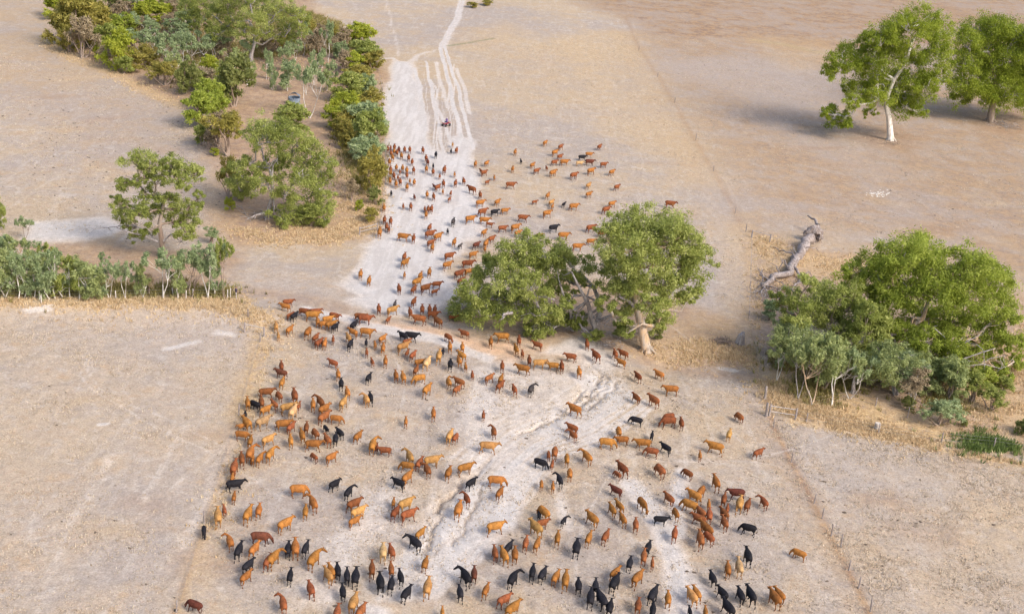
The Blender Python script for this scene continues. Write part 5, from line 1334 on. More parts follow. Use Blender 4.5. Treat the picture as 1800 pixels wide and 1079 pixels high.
    dark = np.maximum(dark, np.maximum(0.30 * head, (1 - sstep(0.3, 0.75, z)) * 0.55))  # head and legs darker; the underside gradient paints belly shade into the coat
    color_attr(me, 'marks', np.stack([dark, pale, head, np.ones_like(dark)], -1))
    me.materials.clear()
    return me

def coat(name, base, dark, pale, rough=0.85):
    m, nt, b = new_mat(name)
    at = N(nt, 'ShaderNodeAttribute', attribute_name='marks'); sp = N(nt, 'ShaderNodeSeparateColor'); nt.links.new(at.outputs['Color'], sp.inputs[0])
    tc = N(nt, 'ShaderNodeTexCoord').outputs['Object']
    oi = N(nt, 'ShaderNodeObjectInfo').outputs['Random']
    f = noise(nt, tc, 3.5, 4, 0.6)
    c = mixc(nt, mapr(nt, f, 0.40, 0.62), base, tuple(x * 0.62 for x in base))
    c = mixc(nt, mapr(nt, noise(nt, tc, 9.0, 4, 0.7), 0.5, 0.72, 0.0, 0.30), c, tuple(min(1.0, x * 1.3 + 0.06) for x in base))
    hs = N(nt, 'ShaderNodeHueSaturation'); nt.links.new(c, hs.inputs['Color'])
    nt.links.new(mapr(nt, oi, 0, 1, 0.68, 1.18, False), hs.inputs['Value']); nt.links.new(mapr(nt, mth(nt, 'FRACT', mth(nt, 'MULTIPLY', oi, 7.31)), 0, 1, 0.494, 0.508, False), hs.inputs['Hue'])
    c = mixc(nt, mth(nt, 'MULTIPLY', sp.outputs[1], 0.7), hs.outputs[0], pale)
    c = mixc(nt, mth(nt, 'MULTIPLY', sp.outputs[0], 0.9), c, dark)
    nt.links.new(c, b.inputs['Base Color']); b.inputs['Roughness'].default_value = rough
    b.inputs['Specular IOR Level'].default_value = 0.12
    return m
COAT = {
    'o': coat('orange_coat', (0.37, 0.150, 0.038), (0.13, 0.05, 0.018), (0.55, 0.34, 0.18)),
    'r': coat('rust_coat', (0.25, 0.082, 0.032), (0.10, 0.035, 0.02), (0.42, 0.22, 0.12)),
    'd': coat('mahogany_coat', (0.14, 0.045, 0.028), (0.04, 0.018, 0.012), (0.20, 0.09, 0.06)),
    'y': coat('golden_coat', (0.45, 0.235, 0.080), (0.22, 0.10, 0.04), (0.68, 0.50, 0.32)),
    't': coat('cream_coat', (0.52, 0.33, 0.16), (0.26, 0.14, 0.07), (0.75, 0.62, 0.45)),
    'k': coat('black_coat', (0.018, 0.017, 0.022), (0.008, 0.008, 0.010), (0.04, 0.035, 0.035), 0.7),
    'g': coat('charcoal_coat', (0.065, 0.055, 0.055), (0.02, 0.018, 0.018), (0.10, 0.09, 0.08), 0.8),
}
POSES = ('walk', 'walk2', 'stand', 'graze', 'left', 'right')
COWM = {(p, c): cow_mesh(p, c) for p in POSES for c in (False, True)}
for me in COWM.values():
    me.materials.append(COAT['o'])

# x, y, heading in degrees, scale, coat, pose, label, category   (nearest three hundred, each an animal of its own)
HERD = [
(-10.96, 87.86, 84, 1.02, 'y', 'walk2', 'cow', 'left hand big golden cow from behind angled right, at the bottom edge'),
(9.82, 91.50, 110, 1.04, 'k', 'walk2', 'cow', 'left hand big black cow from behind angled left, at the bottom edge'),
(-15.31, 93.62, 76, 1.05, 'o', 'right', 'cow', 'right hand big orange cow angled away right, looking right, in the lower left group'),
(20.78, 91.97, 111, 1.03, 'k', 'walk', 'cow', 'big black cow angled away to the left, at the bottom edge'),
(-1.98, 92.95, 115, 1.03, 'k', 'left', 'cow', 'big black cow from behind angled left, looking left, at the bottom edge'),
(-5.09, 90.95, 89, 1.01, 'y', 'walk', 'cow', 'right hand big golden cow from behind angled right, at the bottom edge'),
(2.28, 89.06, 55, 0.99, 'o', 'walk', 'cow', 'left hand big orange cow angled away to the right, at the bottom edge'),
(-16.66, 86.95, 109, 0.97, 'r', 'left', 'cow', 'big rust red cow from behind angled left, looking left, at the bottom edge'),
(23.02, 94.13, 104, 1.03, 'k', 'walk2', 'cow', 'right hand big black cow from behind angled left, at the bottom edge'),
(25.13, 94.04, 109, 1.03, 'o', 'stand', 'cow', 'big orange cow angled away to the left, at the bottom edge'),
(14.38, 92.93, 67, 1.02, 'k', 'stand', 'cow', 'right hand big black cow from behind angled right, at the bottom edge'),
(-9.16, 91.04, 101, 1.00, 'k', 'walk2', 'cow', 'second from left big black cow seen from behind, at the bottom edge'),
(-17.22, 95.14, 102, 1.03, 'o', 'stand', 'cow', 'big orange cow seen from behind, in the lower left group'),
(6.74, 93.89, 86, 1.02, 'o', 'walk', 'cow', 'big orange cow seen from behind, at the bottom edge'),
(-11.35, 91.56, 94, 1.00, 'k', 'stand', 'cow', 'leftmost big black cow seen from behind, at the bottom edge'),
(11.08, 94.14, 68, 1.01, 'k', 'stand', 'cow', 'left hand big black cow from behind angled right, at the bottom edge'),
(-18.76, 93.28, 73, 1.00, 'o', 'right', 'cow', 'left hand big orange cow angled away right, looking right, in the lower left group'),
(8.89, 91.57, 85, 0.98, 'k', 'stand', 'cow', 'rightmost big black cow seen from behind, at the bottom edge'),
(17.75, 93.21, 112, 1.00, 'y', 'walk2', 'cow', 'big golden cow angled away to the left, at the bottom edge'),
(-20.50, 96.33, 3, 1.01, 'd', 'graze', 'cow', 'big dark mahogany cow side-on facing right, grazing, beside the left fence'),
(-13.71, 91.51, 120, 0.97, 'y', 'walk', 'cow', 'big golden cow from behind angled left, in the lower left group'),
(2.14, 93.36, 72, 0.98, 'k', 'right', 'cow', 'big black cow from behind angled right, looking right, at the bottom edge'),
(-25.05, 99.03, 105, 1.03, 'y', 'walk', 'cow', 'big golden cow seen from behind, beside the left fence'),
(-22.47, 99.79, 84, 1.03, 'o', 'stand', 'cow', 'big orange cow from behind angled right, beside the left fence'),
(4.00, 101.91, 126, 1.03, 'y', 'stand', 'cow', 'big golden cow angled away to the left, in the lower middle group'),
(23.65, 100.35, 94, 1.02, 'k', 'stand', 'cow', 'big black cow from behind angled left, in the lower right group'),
(22.61, 98.50, 90, 1.00, 't', 'stand', 'cow', 'big cream cow from behind angled left, in the lower right group'),
(7.78, 99.19, 85, 1.01, 'k', 'stand', 'cow', 'big black cow seen from behind, in the lower middle group'),
(-21.96, 94.02, 87, 0.96, 'k', 'walk', 'cow', 'big black cow from behind angled right, beside the left fence'),
(20.23, 104.45, 120, 1.05, 'o', 'walk2', 'cow', 'right hand big orange cow angled away to the left, in the lower right group'),
(13.16, 95.24, 60, 0.97, 'o', 'walk2', 'cow', 'right hand big orange cow angled away to the right, at the bottom edge'),
(-3.38, 103.97, 83, 1.04, 'o', 'walk2', 'cow', 'big orange cow from behind angled right, left of the lower washout'),
(-7.94, 102.28, 41, 1.02, 'r', 'walk2', 'cow', 'big rust red cow side-on facing right, left of the lower washout'),
(1.22, 96.94, 109, 0.98, 'o', 'walk2', 'cow', 'big orange cow from behind angled left, in the lower middle group'),
(-8.41, 104.08, 47, 1.03, 'y', 'walk', 'cow', 'right hand big golden cow angled away to the right, left of the lower washout'),
(-9.51, 95.71, 97, 0.96, 't', 'walk2', 'cow', 'big cream cow seen from behind, left of the lower washout'),
(-6.88, 97.66, 130, 0.98, 'k', 'left', 'cow', 'big black cow angled away to the left, looking left, left of the lower washout'),
(-17.02, 102.78, 115, 1.01, 'o', 'left', 'cow', 'big orange cow from behind angled left, looking left, in the lower left group'),
(0.26, 101.51, 28, 1.00, 'o', 'walk2', 'cow', 'big orange cow side-on facing right, in the lower middle group'),
(-25.67, 107.94, 93, 1.05, 'r', 'walk2', 'cow', 'big rust red cow from behind angled right, beside the left fence'),
(4.73, 104.76, 125, 1.02, 'o', 'graze', 'cow', 'big orange cow angled away to the left, grazing, in the lower middle group'),
(9.36, 104.52, 123, 1.01, 'o', 'walk', 'cow', 'big orange cow angled away to the left, in the lower middle group'),
(-12.61, 102.04, 47, 0.99, 'y', 'stand', 'cow', 'left hand big golden cow angled away to the right, left of the lower washout'),
(-18.72, 104.93, 10, 1.01, 'o', 'graze', 'cow', 'big orange cow side-on facing right, grazing, in the lower left group'),
(-18.83, 98.87, 54, 0.96, 'o', 'stand', 'cow', 'big orange cow angled away to the right, in the lower left group'),
(19.50, 102.58, 92, 0.99, 'r', 'walk', 'cow', 'big rust red cow from behind angled left, in the lower right group'),
(-10.20, 86.98, 73, 0.87, 'r', 'walk2', 'cow', 'left hand rust red cow angled away to the right, at the bottom edge'),
(-23.70, 85.86, 155, 0.86, 'd', 'graze', 'cow', 'dark mahogany cow angled away to the left, grazing, at the bottom edge'),
(-13.21, 103.39, 48, 0.98, 'r', 'walk', 'cow', 'big rust red cow angled away to the right, left of the lower washout'),
(-6.68, 112.84, 27, 1.05, 'y', 'stand', 'cow', 'left hand big golden cow side-on facing right, on the pale washout'),
(-6.78, 90.03, 71, 0.87, 'k', 'stand', 'cow', 'black cow angled away to the right, at the bottom edge'),
(0.02, 109.97, 3, 1.02, 'o', 'graze', 'cow', 'big orange cow side-on facing right, grazing, on the pale washout'),
(22.25, 113.58, 98, 1.04, 'o', 'stand', 'cow', 'big orange cow from behind angled left, in the right middle of the paddock'),
(1.52, 90.32, 46, 0.86, 'r', 'walk', 'cow', 'right hand rust red cow angled away to the right, at the bottom edge'),
(24.17, 109.72, 76, 1.01, 'y', 'walk', 'cow', 'big golden cow from behind angled right, in the lower right group'),
(14.20, 90.75, 82, 0.86, 'k', 'walk2', 'cow', 'rightmost black cow seen from behind, at the bottom edge'),
(15.65, 92.60, 87, 0.88, 'o', 'walk2', 'cow', 'orange cow seen from behind, at the bottom edge'),
(-8.82, 109.10, 67, 1.00, 'o', 'walk2', 'cow', 'big orange cow angled away to the right, on the pale washout'),
(-12.11, 86.48, 91, 0.83, 'r', 'walk', 'cow', 'rust red cow from behind angled right, at the bottom edge'),
(10.54, 90.60, 80, 0.86, 'k', 'walk', 'cow', 'rightmost black cow from behind angled right, at the bottom edge'),
(-22.82, 111.20, 81, 1.01, 'o', 'right', 'cow', 'big orange cow angled away to the right, looking right, in the left middle bunch'),
(-10.14, 93.05, 98, 0.88, 'r', 'walk', 'cow', 'left hand rust red cow seen from behind, left of the lower washout'),
(-24.88, 104.98, 24, 0.96, 'k', 'walk', 'cow', 'big black cow side-on facing right, beside the left fence'),
(-20.49, 90.33, 68, 0.86, 'o', 'walk2', 'cow', 'orange cow angled away to the right, at the bottom edge'),
(-24.79, 111.04, 89, 1.01, 'o', 'right', 'cow', 'big orange cow from behind angled right, looking right, beside the left fence'),
(-3.24, 112.05, 36, 1.01, 'o', 'stand', 'cow', 'big orange cow side-on facing right, on the pale washout'),
(-14.83, 89.40, 112, 0.85, 'r', 'walk2', 'cow', 'rust red cow from behind angled left, at the bottom edge'),
(-12.11, 91.75, 99, 0.86, 'k', 'walk', 'cow', 'black cow seen from behind, just left of a black cow, at the bottom edge'),
(19.06, 108.68, 146, 0.98, 'o', 'graze', 'cow', 'big orange cow angled away to the left, grazing, in the lower right group'),
(14.43, 108.07, -69, 0.98, 'o', 'graze', 'cow', 'big orange cow facing the camera, grazing, by the pale footpath'),
(-13.58, 92.24, 115, 0.86, 'o', 'walk2', 'cow', 'orange cow from behind angled left, in the lower left group'),
(-13.02, 114.90, 88, 1.02, 'o', 'right', 'cow', 'big orange cow from behind angled right, looking right, in the left middle bunch'),
(-20.70, 94.56, 74, 0.88, 'o', 'walk', 'cow', 'left hand orange cow angled away to the right, beside the left fence'),
(20.58, 94.23, 116, 0.87, 'k', 'walk', 'cow', 'black cow angled away to the left, at the bottom edge'),
(-1.14, 116.88, 3, 1.04, 'y', 'walk2', 'cow', 'big golden cow side-on facing right, just below a rust red cow, on the pale washout'),
(-12.11, 89.41, 103, 0.84, 'k', 'walk', 'cow', 'black cow seen from behind, just left of a golden cow, at the bottom edge'),
(-9.04, 113.26, 110, 1.01, 'y', 'left', 'cow', 'big golden cow from behind angled left, looking left, on the pale washout'),
(-8.23, 91.09, 89, 0.84, 'k', 'stand', 'cow', 'second from left black cow from behind angled right, at the bottom edge'),
(-17.82, 95.03, 97, 0.87, 'k', 'walk2', 'cow', 'left hand black cow seen from behind, in the lower left group'),
(-13.02, 92.34, 103, 0.85, 'k', 'walk', 'cow', 'right hand black cow seen from behind, in the lower left group'),
(-24.97, 117.83, 54, 1.04, 't', 'walk', 'cow', 'big cream cow angled away to the right, beside the left fence'),
(19.72, 110.53, 138, 0.98, 'o', 'walk2', 'cow', 'left hand big orange cow angled away to the left, in the lower right group'),
(9.37, 93.49, 87, 0.86, 'k', 'walk', 'cow', 'black cow seen from behind, just above a black cow, at the bottom edge'),
(12.71, 114.73, 120, 1.00, 'r', 'walk2', 'cow', 'big rust red cow angled away to the left, right of the pale washout'),
(24.11, 111.76, -177, 0.98, 'd', 'walk', 'cow', 'big dark mahogany cow side-on facing left, in the lower right group'),
(-16.88, 91.05, 93, 0.83, 'k', 'stand', 'cow', 'black cow from behind angled right, standing apart, at the bottom edge'),
(-18.94, 114.03, 10, 1.00, 'o', 'walk2', 'cow', 'right hand big orange cow side-on facing right, in the left middle bunch'),
(22.17, 94.21, 100, 0.86, 'k', 'walk', 'cow', 'rightmost black cow from behind angled left, at the bottom edge'),
(16.64, 115.13, 114, 1.01, 'r', 'graze', 'cow', 'big rust red cow angled away left, grazing, in right middle paddock'),
(20.53, 111.51, 64, 0.98, 'o', 'graze', 'cow', 'big orange cow angled away to the right, grazing, in the lower right group'),
(3.83, 94.73, 85, 0.86, 'k', 'walk2', 'cow', 'left hand black cow from behind angled right, in the lower middle group'),
(11.41, 120.01, -5, 1.03, 'o', 'graze', 'cow', 'big orange cow side-on facing right, grazing, right of the pale washout'),
(25.69, 94.77, 114, 0.85, 'o', 'walk', 'cow', 'orange cow angled away to the left, at the bottom edge'),
(-8.81, 96.11, 109, 0.86, 'r', 'walk', 'cow', 'rust red cow from behind angled left, left of the lower washout'),
(-7.56, 92.35, 105, 0.83, 'k', 'walk', 'cow', 'leftmost black cow from behind angled left, at the bottom edge'),
(-2.30, 90.76, 102, 0.82, 'k', 'walk2', 'cow', 'second from left black cow from behind angled left, at the bottom edge'),
(23.03, 121.16, 159, 1.03, 'o', 'walk', 'cow', 'right hand big orange cow side-on facing left, in the right middle of the paddock'),
(13.95, 98.87, 83, 0.88, 'r', 'walk', 'cow', 'second from left rust red cow seen from behind, by the pale footpath'),
(-20.69, 92.11, 69, 0.83, 'k', 'stand', 'cow', 'black cow angled away to the right, beside the left fence'),
(-1.27, 93.75, 93, 0.83, 'd', 'walk', 'cow', 'dark mahogany cow seen from behind, left of the lower washout'),
(-0.11, 91.52, 77, 0.82, 'o', 'walk', 'cow', 'left hand orange cow from behind angled right, at the bottom edge'),
(-19.17, 92.86, 82, 0.83, 'r', 'walk', 'cow', 'rust red cow from behind angled right, in the lower left group'),
(7.88, 93.43, 91, 0.83, 'k', 'walk2', 'cow', 'black cow seen from behind, just right of a orange cow, at the bottom edge'),
(-22.35, 120.57, 81, 1.02, 't', 'stand', 'cow', 'big cream cow angled away to the right, in the left middle bunch'),
(0.40, 97.28, 100, 0.86, 'r', 'walk', 'cow', 'rust red cow from behind angled left, in the lower middle group'),
(18.26, 93.91, 106, 0.83, 'o', 'walk2', 'cow', 'orange cow from behind angled left, at the bottom edge'),
(12.98, 91.30, 83, 0.81, 'r', 'walk2', 'cow', 'rust red cow seen from behind, at the bottom edge'),
(2.19, 97.34, 92, 0.85, 'o', 'walk', 'cow', 'left hand orange cow seen from behind, in the lower middle group'),
(-23.65, 114.20, 53, 0.97, 'y', 'walk2', 'cow', 'big golden cow angled away to the right, in the left middle bunch'),
(-16.34, 95.39, 85, 0.83, 'k', 'stand', 'cow', 'black cow from behind angled right, in the lower left group'),
(1.60, 98.40, 69, 0.86, 'k', 'walk2', 'cow', 'black cow angled away to the right, in the lower middle group'),
(-18.92, 120.15, 63, 1.00, 'r', 'stand', 'cow', 'big rust red cow angled away to the right, in the left middle bunch'),
(-23.06, 121.56, 34, 1.01, 'y', 'stand', 'cow', 'big golden cow side-on facing right, in the upper left of the near paddock'),
(-26.59, 117.28, 130, 0.98, 'o', 'walk2', 'cow', 'big orange cow angled away to the left, beside the left fence'),
(5.92, 94.43, 71, 0.83, 'o', 'stand', 'cow', 'right hand orange cow from behind angled right, at the bottom edge'),
(-22.92, 124.33, 107, 1.03, 'r', 'walk', 'cow', 'big rust red cow from behind angled left, in the upper left of the near paddock'),
(9.13, 116.61, 116, 0.97, 'o', 'left', 'cow', 'big orange cow angled away to the left, looking left, right of the pale washout'),
(21.54, 98.07, 87, 0.85, 'o', 'walk', 'cow', 'orange cow seen from behind, in the lower right group'),
(-22.79, 117.70, 19, 0.98, 'o', 'walk', 'cow', 'left hand big orange cow side-on facing right, in the left middle bunch'),
(-23.08, 95.38, 115, 0.83, 'o', 'left', 'cow', 'orange cow from behind angled left, looking left, beside the left fence'),
(20.38, 103.21, 120, 0.88, 'r', 'graze', 'cow', 'rust red cow angled away to the left, grazing, in the lower right group'),
(-8.50, 93.39, 101, 0.81, 'r', 'stand', 'cow', 'right hand rust red cow seen from behind, left of the lower washout'),
(15.22, 120.70, -177, 0.99, 'o', 'walk2', 'cow', 'left hand big orange cow side-on facing left, in the right middle of the paddock'),
(-5.65, 94.71, 84, 0.82, 'o', 'stand', 'cow', 'orange cow from behind angled right, left of the lower washout'),
(4.75, 94.63, 71, 0.82, 'k', 'stand', 'cow', 'right hand black cow from behind angled right, in the lower middle group'),
(-17.46, 123.82, 79, 1.01, 'y', 'walk2', 'cow', 'big golden cow angled away to the right, in the upper left of the near paddock'),
(-9.22, 102.62, 74, 0.87, 'r', 'stand', 'cow', 'rust red cow angled away to the right, left of the lower washout'),
(7.94, 127.12, 144, 1.03, 'o', 'walk2', 'cow', 'big orange cow angled away to the left, right of the washout bend'),
(18.37, 126.20, -162, 1.03, 'r', 'graze', 'cow', 'big rust red cow side-on facing left, grazing, in the right middle of the paddock'),
(8.97, 101.10, 74, 0.86, 'o', 'stand', 'cow', 'right hand orange cow from behind angled right, in the lower middle group'),
(5.76, 116.93, 87, 0.96, 'r', 'graze', 'cow', 'big rust red cow seen from behind, grazing, right of the pale washout'),
(3.13, 99.37, 84, 0.84, 'r', 'walk2', 'cow', 'rust red cow from behind angled right, in the lower middle group'),
(6.05, 100.63, 86, 0.85, 'o', 'walk2', 'cow', 'right hand orange cow seen from behind, in the lower middle group'),
(17.15, 103.26, 81, 0.87, 'r', 'walk', 'cow', 'rightmost rust red cow seen from behind, by the pale footpath'),
(10.58, 101.78, 70, 0.85, 'r', 'stand', 'cow', 'rust red cow from behind angled right, by the pale footpath'),
(24.42, 105.40, 161, 0.88, 'k', 'graze', 'cow', 'black cow side-on facing left, grazing, in the lower right group'),
(-5.33, 118.41, 78, 0.96, 'y', 'walk2', 'cow', 'big golden cow from behind angled right, on the pale washout'),
(19.98, 96.53, 100, 0.81, 'k', 'walk2', 'cow', 'third from left black cow from behind angled left, at the bottom edge'),
(-17.48, 101.41, 97, 0.84, 'o', 'walk', 'cow', 'orange cow seen from behind, in the lower left group'),
(11.22, 95.88, 57, 0.81, 'o', 'stand', 'cow', 'orange cow angled away to the right, by the pale footpath'),
(19.77, 106.41, 146, 0.88, 'r', 'walk', 'cow', 'leftmost rust red cow angled away to the left, in the lower right group'),
(22.20, 106.05, 99, 0.87, 'r', 'walk', 'cow', 'rust red cow from behind angled left, in the lower right group'),
(14.45, 100.50, 72, 0.83, 'k', 'walk', 'cow', 'right hand black cow from behind angled right, by the pale footpath'),
(-26.08, 124.70, 20, 0.99, 'r', 'walk2', 'cow', 'big rust red cow side-on facing right, beside the left fence'),
(-19.22, 121.93, 58, 0.97, 'o', 'stand', 'cow', 'big orange cow angled away to the right, in the upper left of the near paddock'),
(-19.97, 123.61, 120, 0.98, 'r', 'left', 'cow', 'big rust red cow angled away left, looking left, in upper left near paddock'),
(12.60, 97.66, 79, 0.81, 'k', 'stand', 'cow', 'left hand black cow from behind angled right, by the pale footpath'),
(20.08, 107.60, 119, 0.87, 'r', 'walk2', 'cow', 'second from left rust red cow angled away to the left, in the lower right group'),
(-6.55, 99.52, 64, 0.82, 'o', 'walk2', 'cow', 'right hand orange cow angled away to the right, left of the lower washout'),
(17.14, 109.67, 120, 0.88, 'r', 'walk', 'cow', 'rust red cow angled away to the left, by the pale footpath'),
(22.38, 107.74, 113, 0.87, 'r', 'walk2', 'cow', 'rightmost rust red cow angled away to the left, in the lower right group'),
(-12.75, 100.58, 52, 0.82, 'o', 'walk2', 'cow', 'left hand orange cow angled away to the right, left of the lower washout'),
(-14.08, 105.54, 77, 0.85, 'k', 'right', 'cow', 'black cow angled away to the right, looking right, in the lower left group'),
(-8.73, 128.80, 70, 1.00, 'o', 'stand', 'cow', 'big orange cow angled away to the right, above the washout middle'),
(4.18, 99.42, 76, 0.81, 'o', 'walk2', 'cow', 'left hand orange cow from behind angled right, in the lower middle group'),
(28.69, 101.92, 146, 0.83, 'o', 'graze', 'cow', 'orange cow angled away to the left, grazing, near the right fence'),
(-25.39, 109.87, 106, 0.87, 'r', 'walk2', 'cow', 'left hand rust red cow seen from behind, beside the left fence'),
(-21.71, 100.89, 95, 0.82, 'o', 'walk', 'cow', 'right hand orange cow from behind angled right, beside the left fence'),
(22.71, 110.47, 76, 0.88, 'r', 'walk2', 'cow', 'left hand rust red cow from behind angled right, in the lower right group'),
(-9.41, 135.88, 77, 1.04, 't', 'walk', 'cow', 'big cream cow angled away to the right, below the dusty lane mouth'),
(-8.19, 138.03, 89, 1.05, 'y', 'walk', 'cow', 'big golden cow from behind angled right, below the dusty lane mouth'),
(-9.59, 108.06, 149, 0.86, 'k', 'walk', 'cow', 'black cow angled away to the left, on the pale washout'),
(11.37, 106.66, 108, 0.84, 'o', 'walk', 'cow', 'left hand orange cow from behind angled left, by the pale footpath'),
(-7.04, 111.11, 110, 0.87, 'r', 'left', 'cow', 'left hand rust red cow from behind angled left, looking left, on the pale washout'),
(-4.87, 110.83, 81, 0.87, 'o', 'walk2', 'cow', 'orange cow from behind angled right, on the pale washout'),
(17.11, 131.20, 128, 1.00, 'r', 'stand', 'cow', 'big rust red cow angled away to the left, right of the washout bend'),
(20.89, 107.25, 84, 0.85, 'r', 'stand', 'cow', 'rust red cow seen from behind, in the lower right group'),
(12.31, 105.10, 107, 0.83, 'o', 'stand', 'cow', 'right hand orange cow from behind angled left, by the pale footpath'),
(-9.13, 111.50, 176, 0.87, 'o', 'graze', 'cow', 'orange cow side-on facing left, grazing, on the pale washout'),
(-12.67, 139.89, 49, 1.04, 'y', 'walk2', 'cow', 'right hand big golden cow side-on facing right, below the dusty lane mouth'),
(13.53, 104.31, 88, 0.82, 'r', 'walk2', 'cow', 'leftmost rust red cow seen from behind, by the pale footpath'),
(4.63, 103.08, 33, 0.81, 'r', 'stand', 'cow', 'rust red cow side-on facing right, in the lower middle group'),
(17.58, 107.05, 101, 0.83, 'o', 'graze', 'cow', 'orange cow from behind angled left, grazing, by the pale footpath'),
(-23.68, 110.32, 81, 0.85, 'o', 'right', 'cow', 'orange cow angled away to the right, looking right, beside the left fence'),
(-16.78, 111.88, 56, 0.86, 'o', 'walk2', 'cow', 'left hand orange cow angled away to the right, in the left middle bunch'),
(19.40, 134.61, -177, 1.00, 'o', 'stand', 'cow', 'big orange cow side-on facing left, right of the washout bend'),
(-2.48, 109.34, 56, 0.84, 'k', 'walk', 'cow', 'black cow angled away to the right, on the pale washout'),
(-9.98, 131.56, -145, 0.98, 'o', 'graze', 'cow', 'big orange cow side-on facing left, grazing, above the washout middle'),
(0.40, 107.92, 71, 0.83, 'o', 'walk2', 'cow', 'orange cow angled away to the right, in the lower middle group'),
(-7.92, 112.32, 75, 0.85, 'r', 'stand', 'cow', 'rust red cow angled away to the right, on the pale washout'),
(-17.82, 115.46, 120, 0.87, 'r', 'stand', 'cow', 'rust red cow angled away to the left, in the left middle bunch'),
(-17.60, 143.34, -5, 1.04, 'o', 'stand', 'cow', 'big orange cow side-on facing right, below the dusty lane mouth'),
(16.04, 105.69, 3, 0.81, 'k', 'stand', 'cow', 'black cow side-on facing right, by the pale footpath'),
(11.90, 110.36, 139, 0.84, 'd', 'walk', 'cow', 'dark mahogany cow angled away to the left, by the pale footpath'),
(-24.60, 141.78, 83, 1.03, 'o', 'graze', 'cow', 'big orange cow angled away right, grazing, in upper left crossing bunch'),
(-2.75, 106.25, 109, 0.81, 'r', 'left', 'cow', 'rust red cow from behind angled left, looking left, left of the lower washout'),
(-15.61, 106.77, 54, 0.81, 'k', 'walk', 'cow', 'black cow angled away to the right, in the left middle bunch'),
(25.02, 109.94, 69, 0.83, 'r', 'walk2', 'cow', 'right hand rust red cow from behind angled right, in the lower right group'),
(-20.49, 115.79, 110, 0.87, 'o', 'walk2', 'cow', 'orange cow from behind angled left, in the left middle bunch'),
(6.26, 111.42, 105, 0.84, 'k', 'left', 'cow', 'black cow from behind angled left, looking left, right of the pale washout'),
(12.11, 107.54, 117, 0.81, 'o', 'walk2', 'cow', 'orange cow angled away to the left, by the pale footpath'),
(-26.42, 114.78, -5, 0.86, 'o', 'graze', 'cow', 'orange cow side-on facing right, grazing, beside the left fence'),
(26.76, 110.79, 106, 0.83, 'r', 'left', 'cow', 'rust red cow angled away to the left, looking left, in the lower right group'),
(16.05, 119.15, 167, 0.88, 'r', 'graze', 'cow', 'left hand rust red cow side-on facing left, grazing, in the right middle of the paddock'),
(7.30, 112.94, 91, 0.84, 'o', 'graze', 'cow', 'right hand orange cow seen from behind, grazing, right of the pale washout'),
(-21.94, 117.42, 73, 0.86, 'r', 'walk2', 'cow', 'rust red cow angled away to the right, in the left middle bunch'),
(4.36, 114.55, -27, 0.84, 'k', 'graze', 'cow', 'black cow side-on facing right, grazing, right of the pale washout'),
(-0.90, 145.62, -168, 1.03, 'o', 'walk', 'cow', 'big orange cow side-on facing left, on the sandy crossing below the trees'),
(-18.36, 147.54, 4, 1.03, 'r', 'stand', 'cow', 'left hand big rust red cow side-on facing right, below the dusty lane mouth'),
(-26.12, 122.32, 105, 0.88, 'r', 'walk2', 'cow', 'right hand rust red cow seen from behind, beside the left fence'),
(7.03, 115.83, 91, 0.84, 'o', 'graze', 'cow', 'left hand orange cow seen from behind, grazing, right of the pale washout'),
(1.89, 136.64, 166, 0.96, 'o', 'walk2', 'cow', 'big orange cow side-on facing left, above the washout middle'),
(13.00, 121.10, -170, 0.87, 'o', 'walk2', 'cow', 'orange cow side-on facing left, right of the pale washout'),
(-19.25, 116.59, 121, 0.84, 'r', 'graze', 'cow', 'rust red cow angled away to the left, grazing, in the left middle bunch'),
(-11.73, 114.33, -177, 0.83, 'r', 'walk2', 'cow', 'rust red cow side-on facing left, in the left middle bunch'),
(-11.74, 148.92, 174, 1.03, 'r', 'walk2', 'cow', 'big rust red cow side-on facing left, below the dusty lane mouth'),
(-24.97, 147.12, 13, 1.02, 'o', 'stand', 'cow', 'big orange cow side-on facing right, in the upper left bunch by the crossing'),
(-20.63, 122.95, 101, 0.88, 'o', 'walk2', 'cow', 'left hand orange cow seen from behind, in the upper left of the near paddock'),
(3.89, 138.64, 12, 0.97, 'y', 'stand', 'cow', 'big golden cow side-on facing right, on the sandy crossing below the trees'),
(10.78, 142.48, 117, 0.99, 'r', 'walk2', 'cow', 'big rust red cow angled away to the left, on the sandy crossing below the trees'),
(12.74, 123.04, 94, 0.87, 'o', 'graze', 'cow', 'orange cow from behind angled left, grazing, right of the pale washout'),
(-24.63, 124.26, 121, 0.87, 'r', 'graze', 'cow', 'rust red cow angled away left, grazing, in upper left near paddock'),
(-25.39, 113.71, 93, 0.81, 'o', 'walk', 'cow', 'left hand orange cow from behind angled right, beside the left fence'),
(-21.43, 114.56, 104, 0.82, 'o', 'walk', 'cow', 'orange cow seen from behind, in the left middle bunch'),
(-27.53, 121.85, 106, 0.86, 'o', 'stand', 'cow', 'orange cow seen from behind, beside the left fence'),
(-20.38, 117.66, 97, 0.83, 'r', 'walk2', 'cow', 'rust red cow seen from behind, in the left middle bunch'),
(-14.80, 116.73, 70, 0.83, 'o', 'walk', 'cow', 'right hand orange cow angled away to the right, in the left middle bunch'),
(19.52, 115.26, 130, 0.82, 'r', 'graze', 'cow', 'left hand rust red cow angled away left, grazing, in right middle paddock'),
(-17.02, 115.90, 96, 0.82, 'k', 'walk', 'cow', 'black cow seen from behind, in the left middle bunch'),
(-12.06, 143.37, -6, 0.98, 'k', 'walk2', 'cow', 'big black cow side-on facing right, below the dusty lane mouth'),
(-25.29, 120.73, 54, 0.85, 'o', 'walk', 'cow', 'right hand orange cow angled away to the right, beside the left fence'),
(-16.81, 117.19, 128, 0.82, 'k', 'stand', 'cow', 'black cow angled away to the left, in the left middle bunch'),
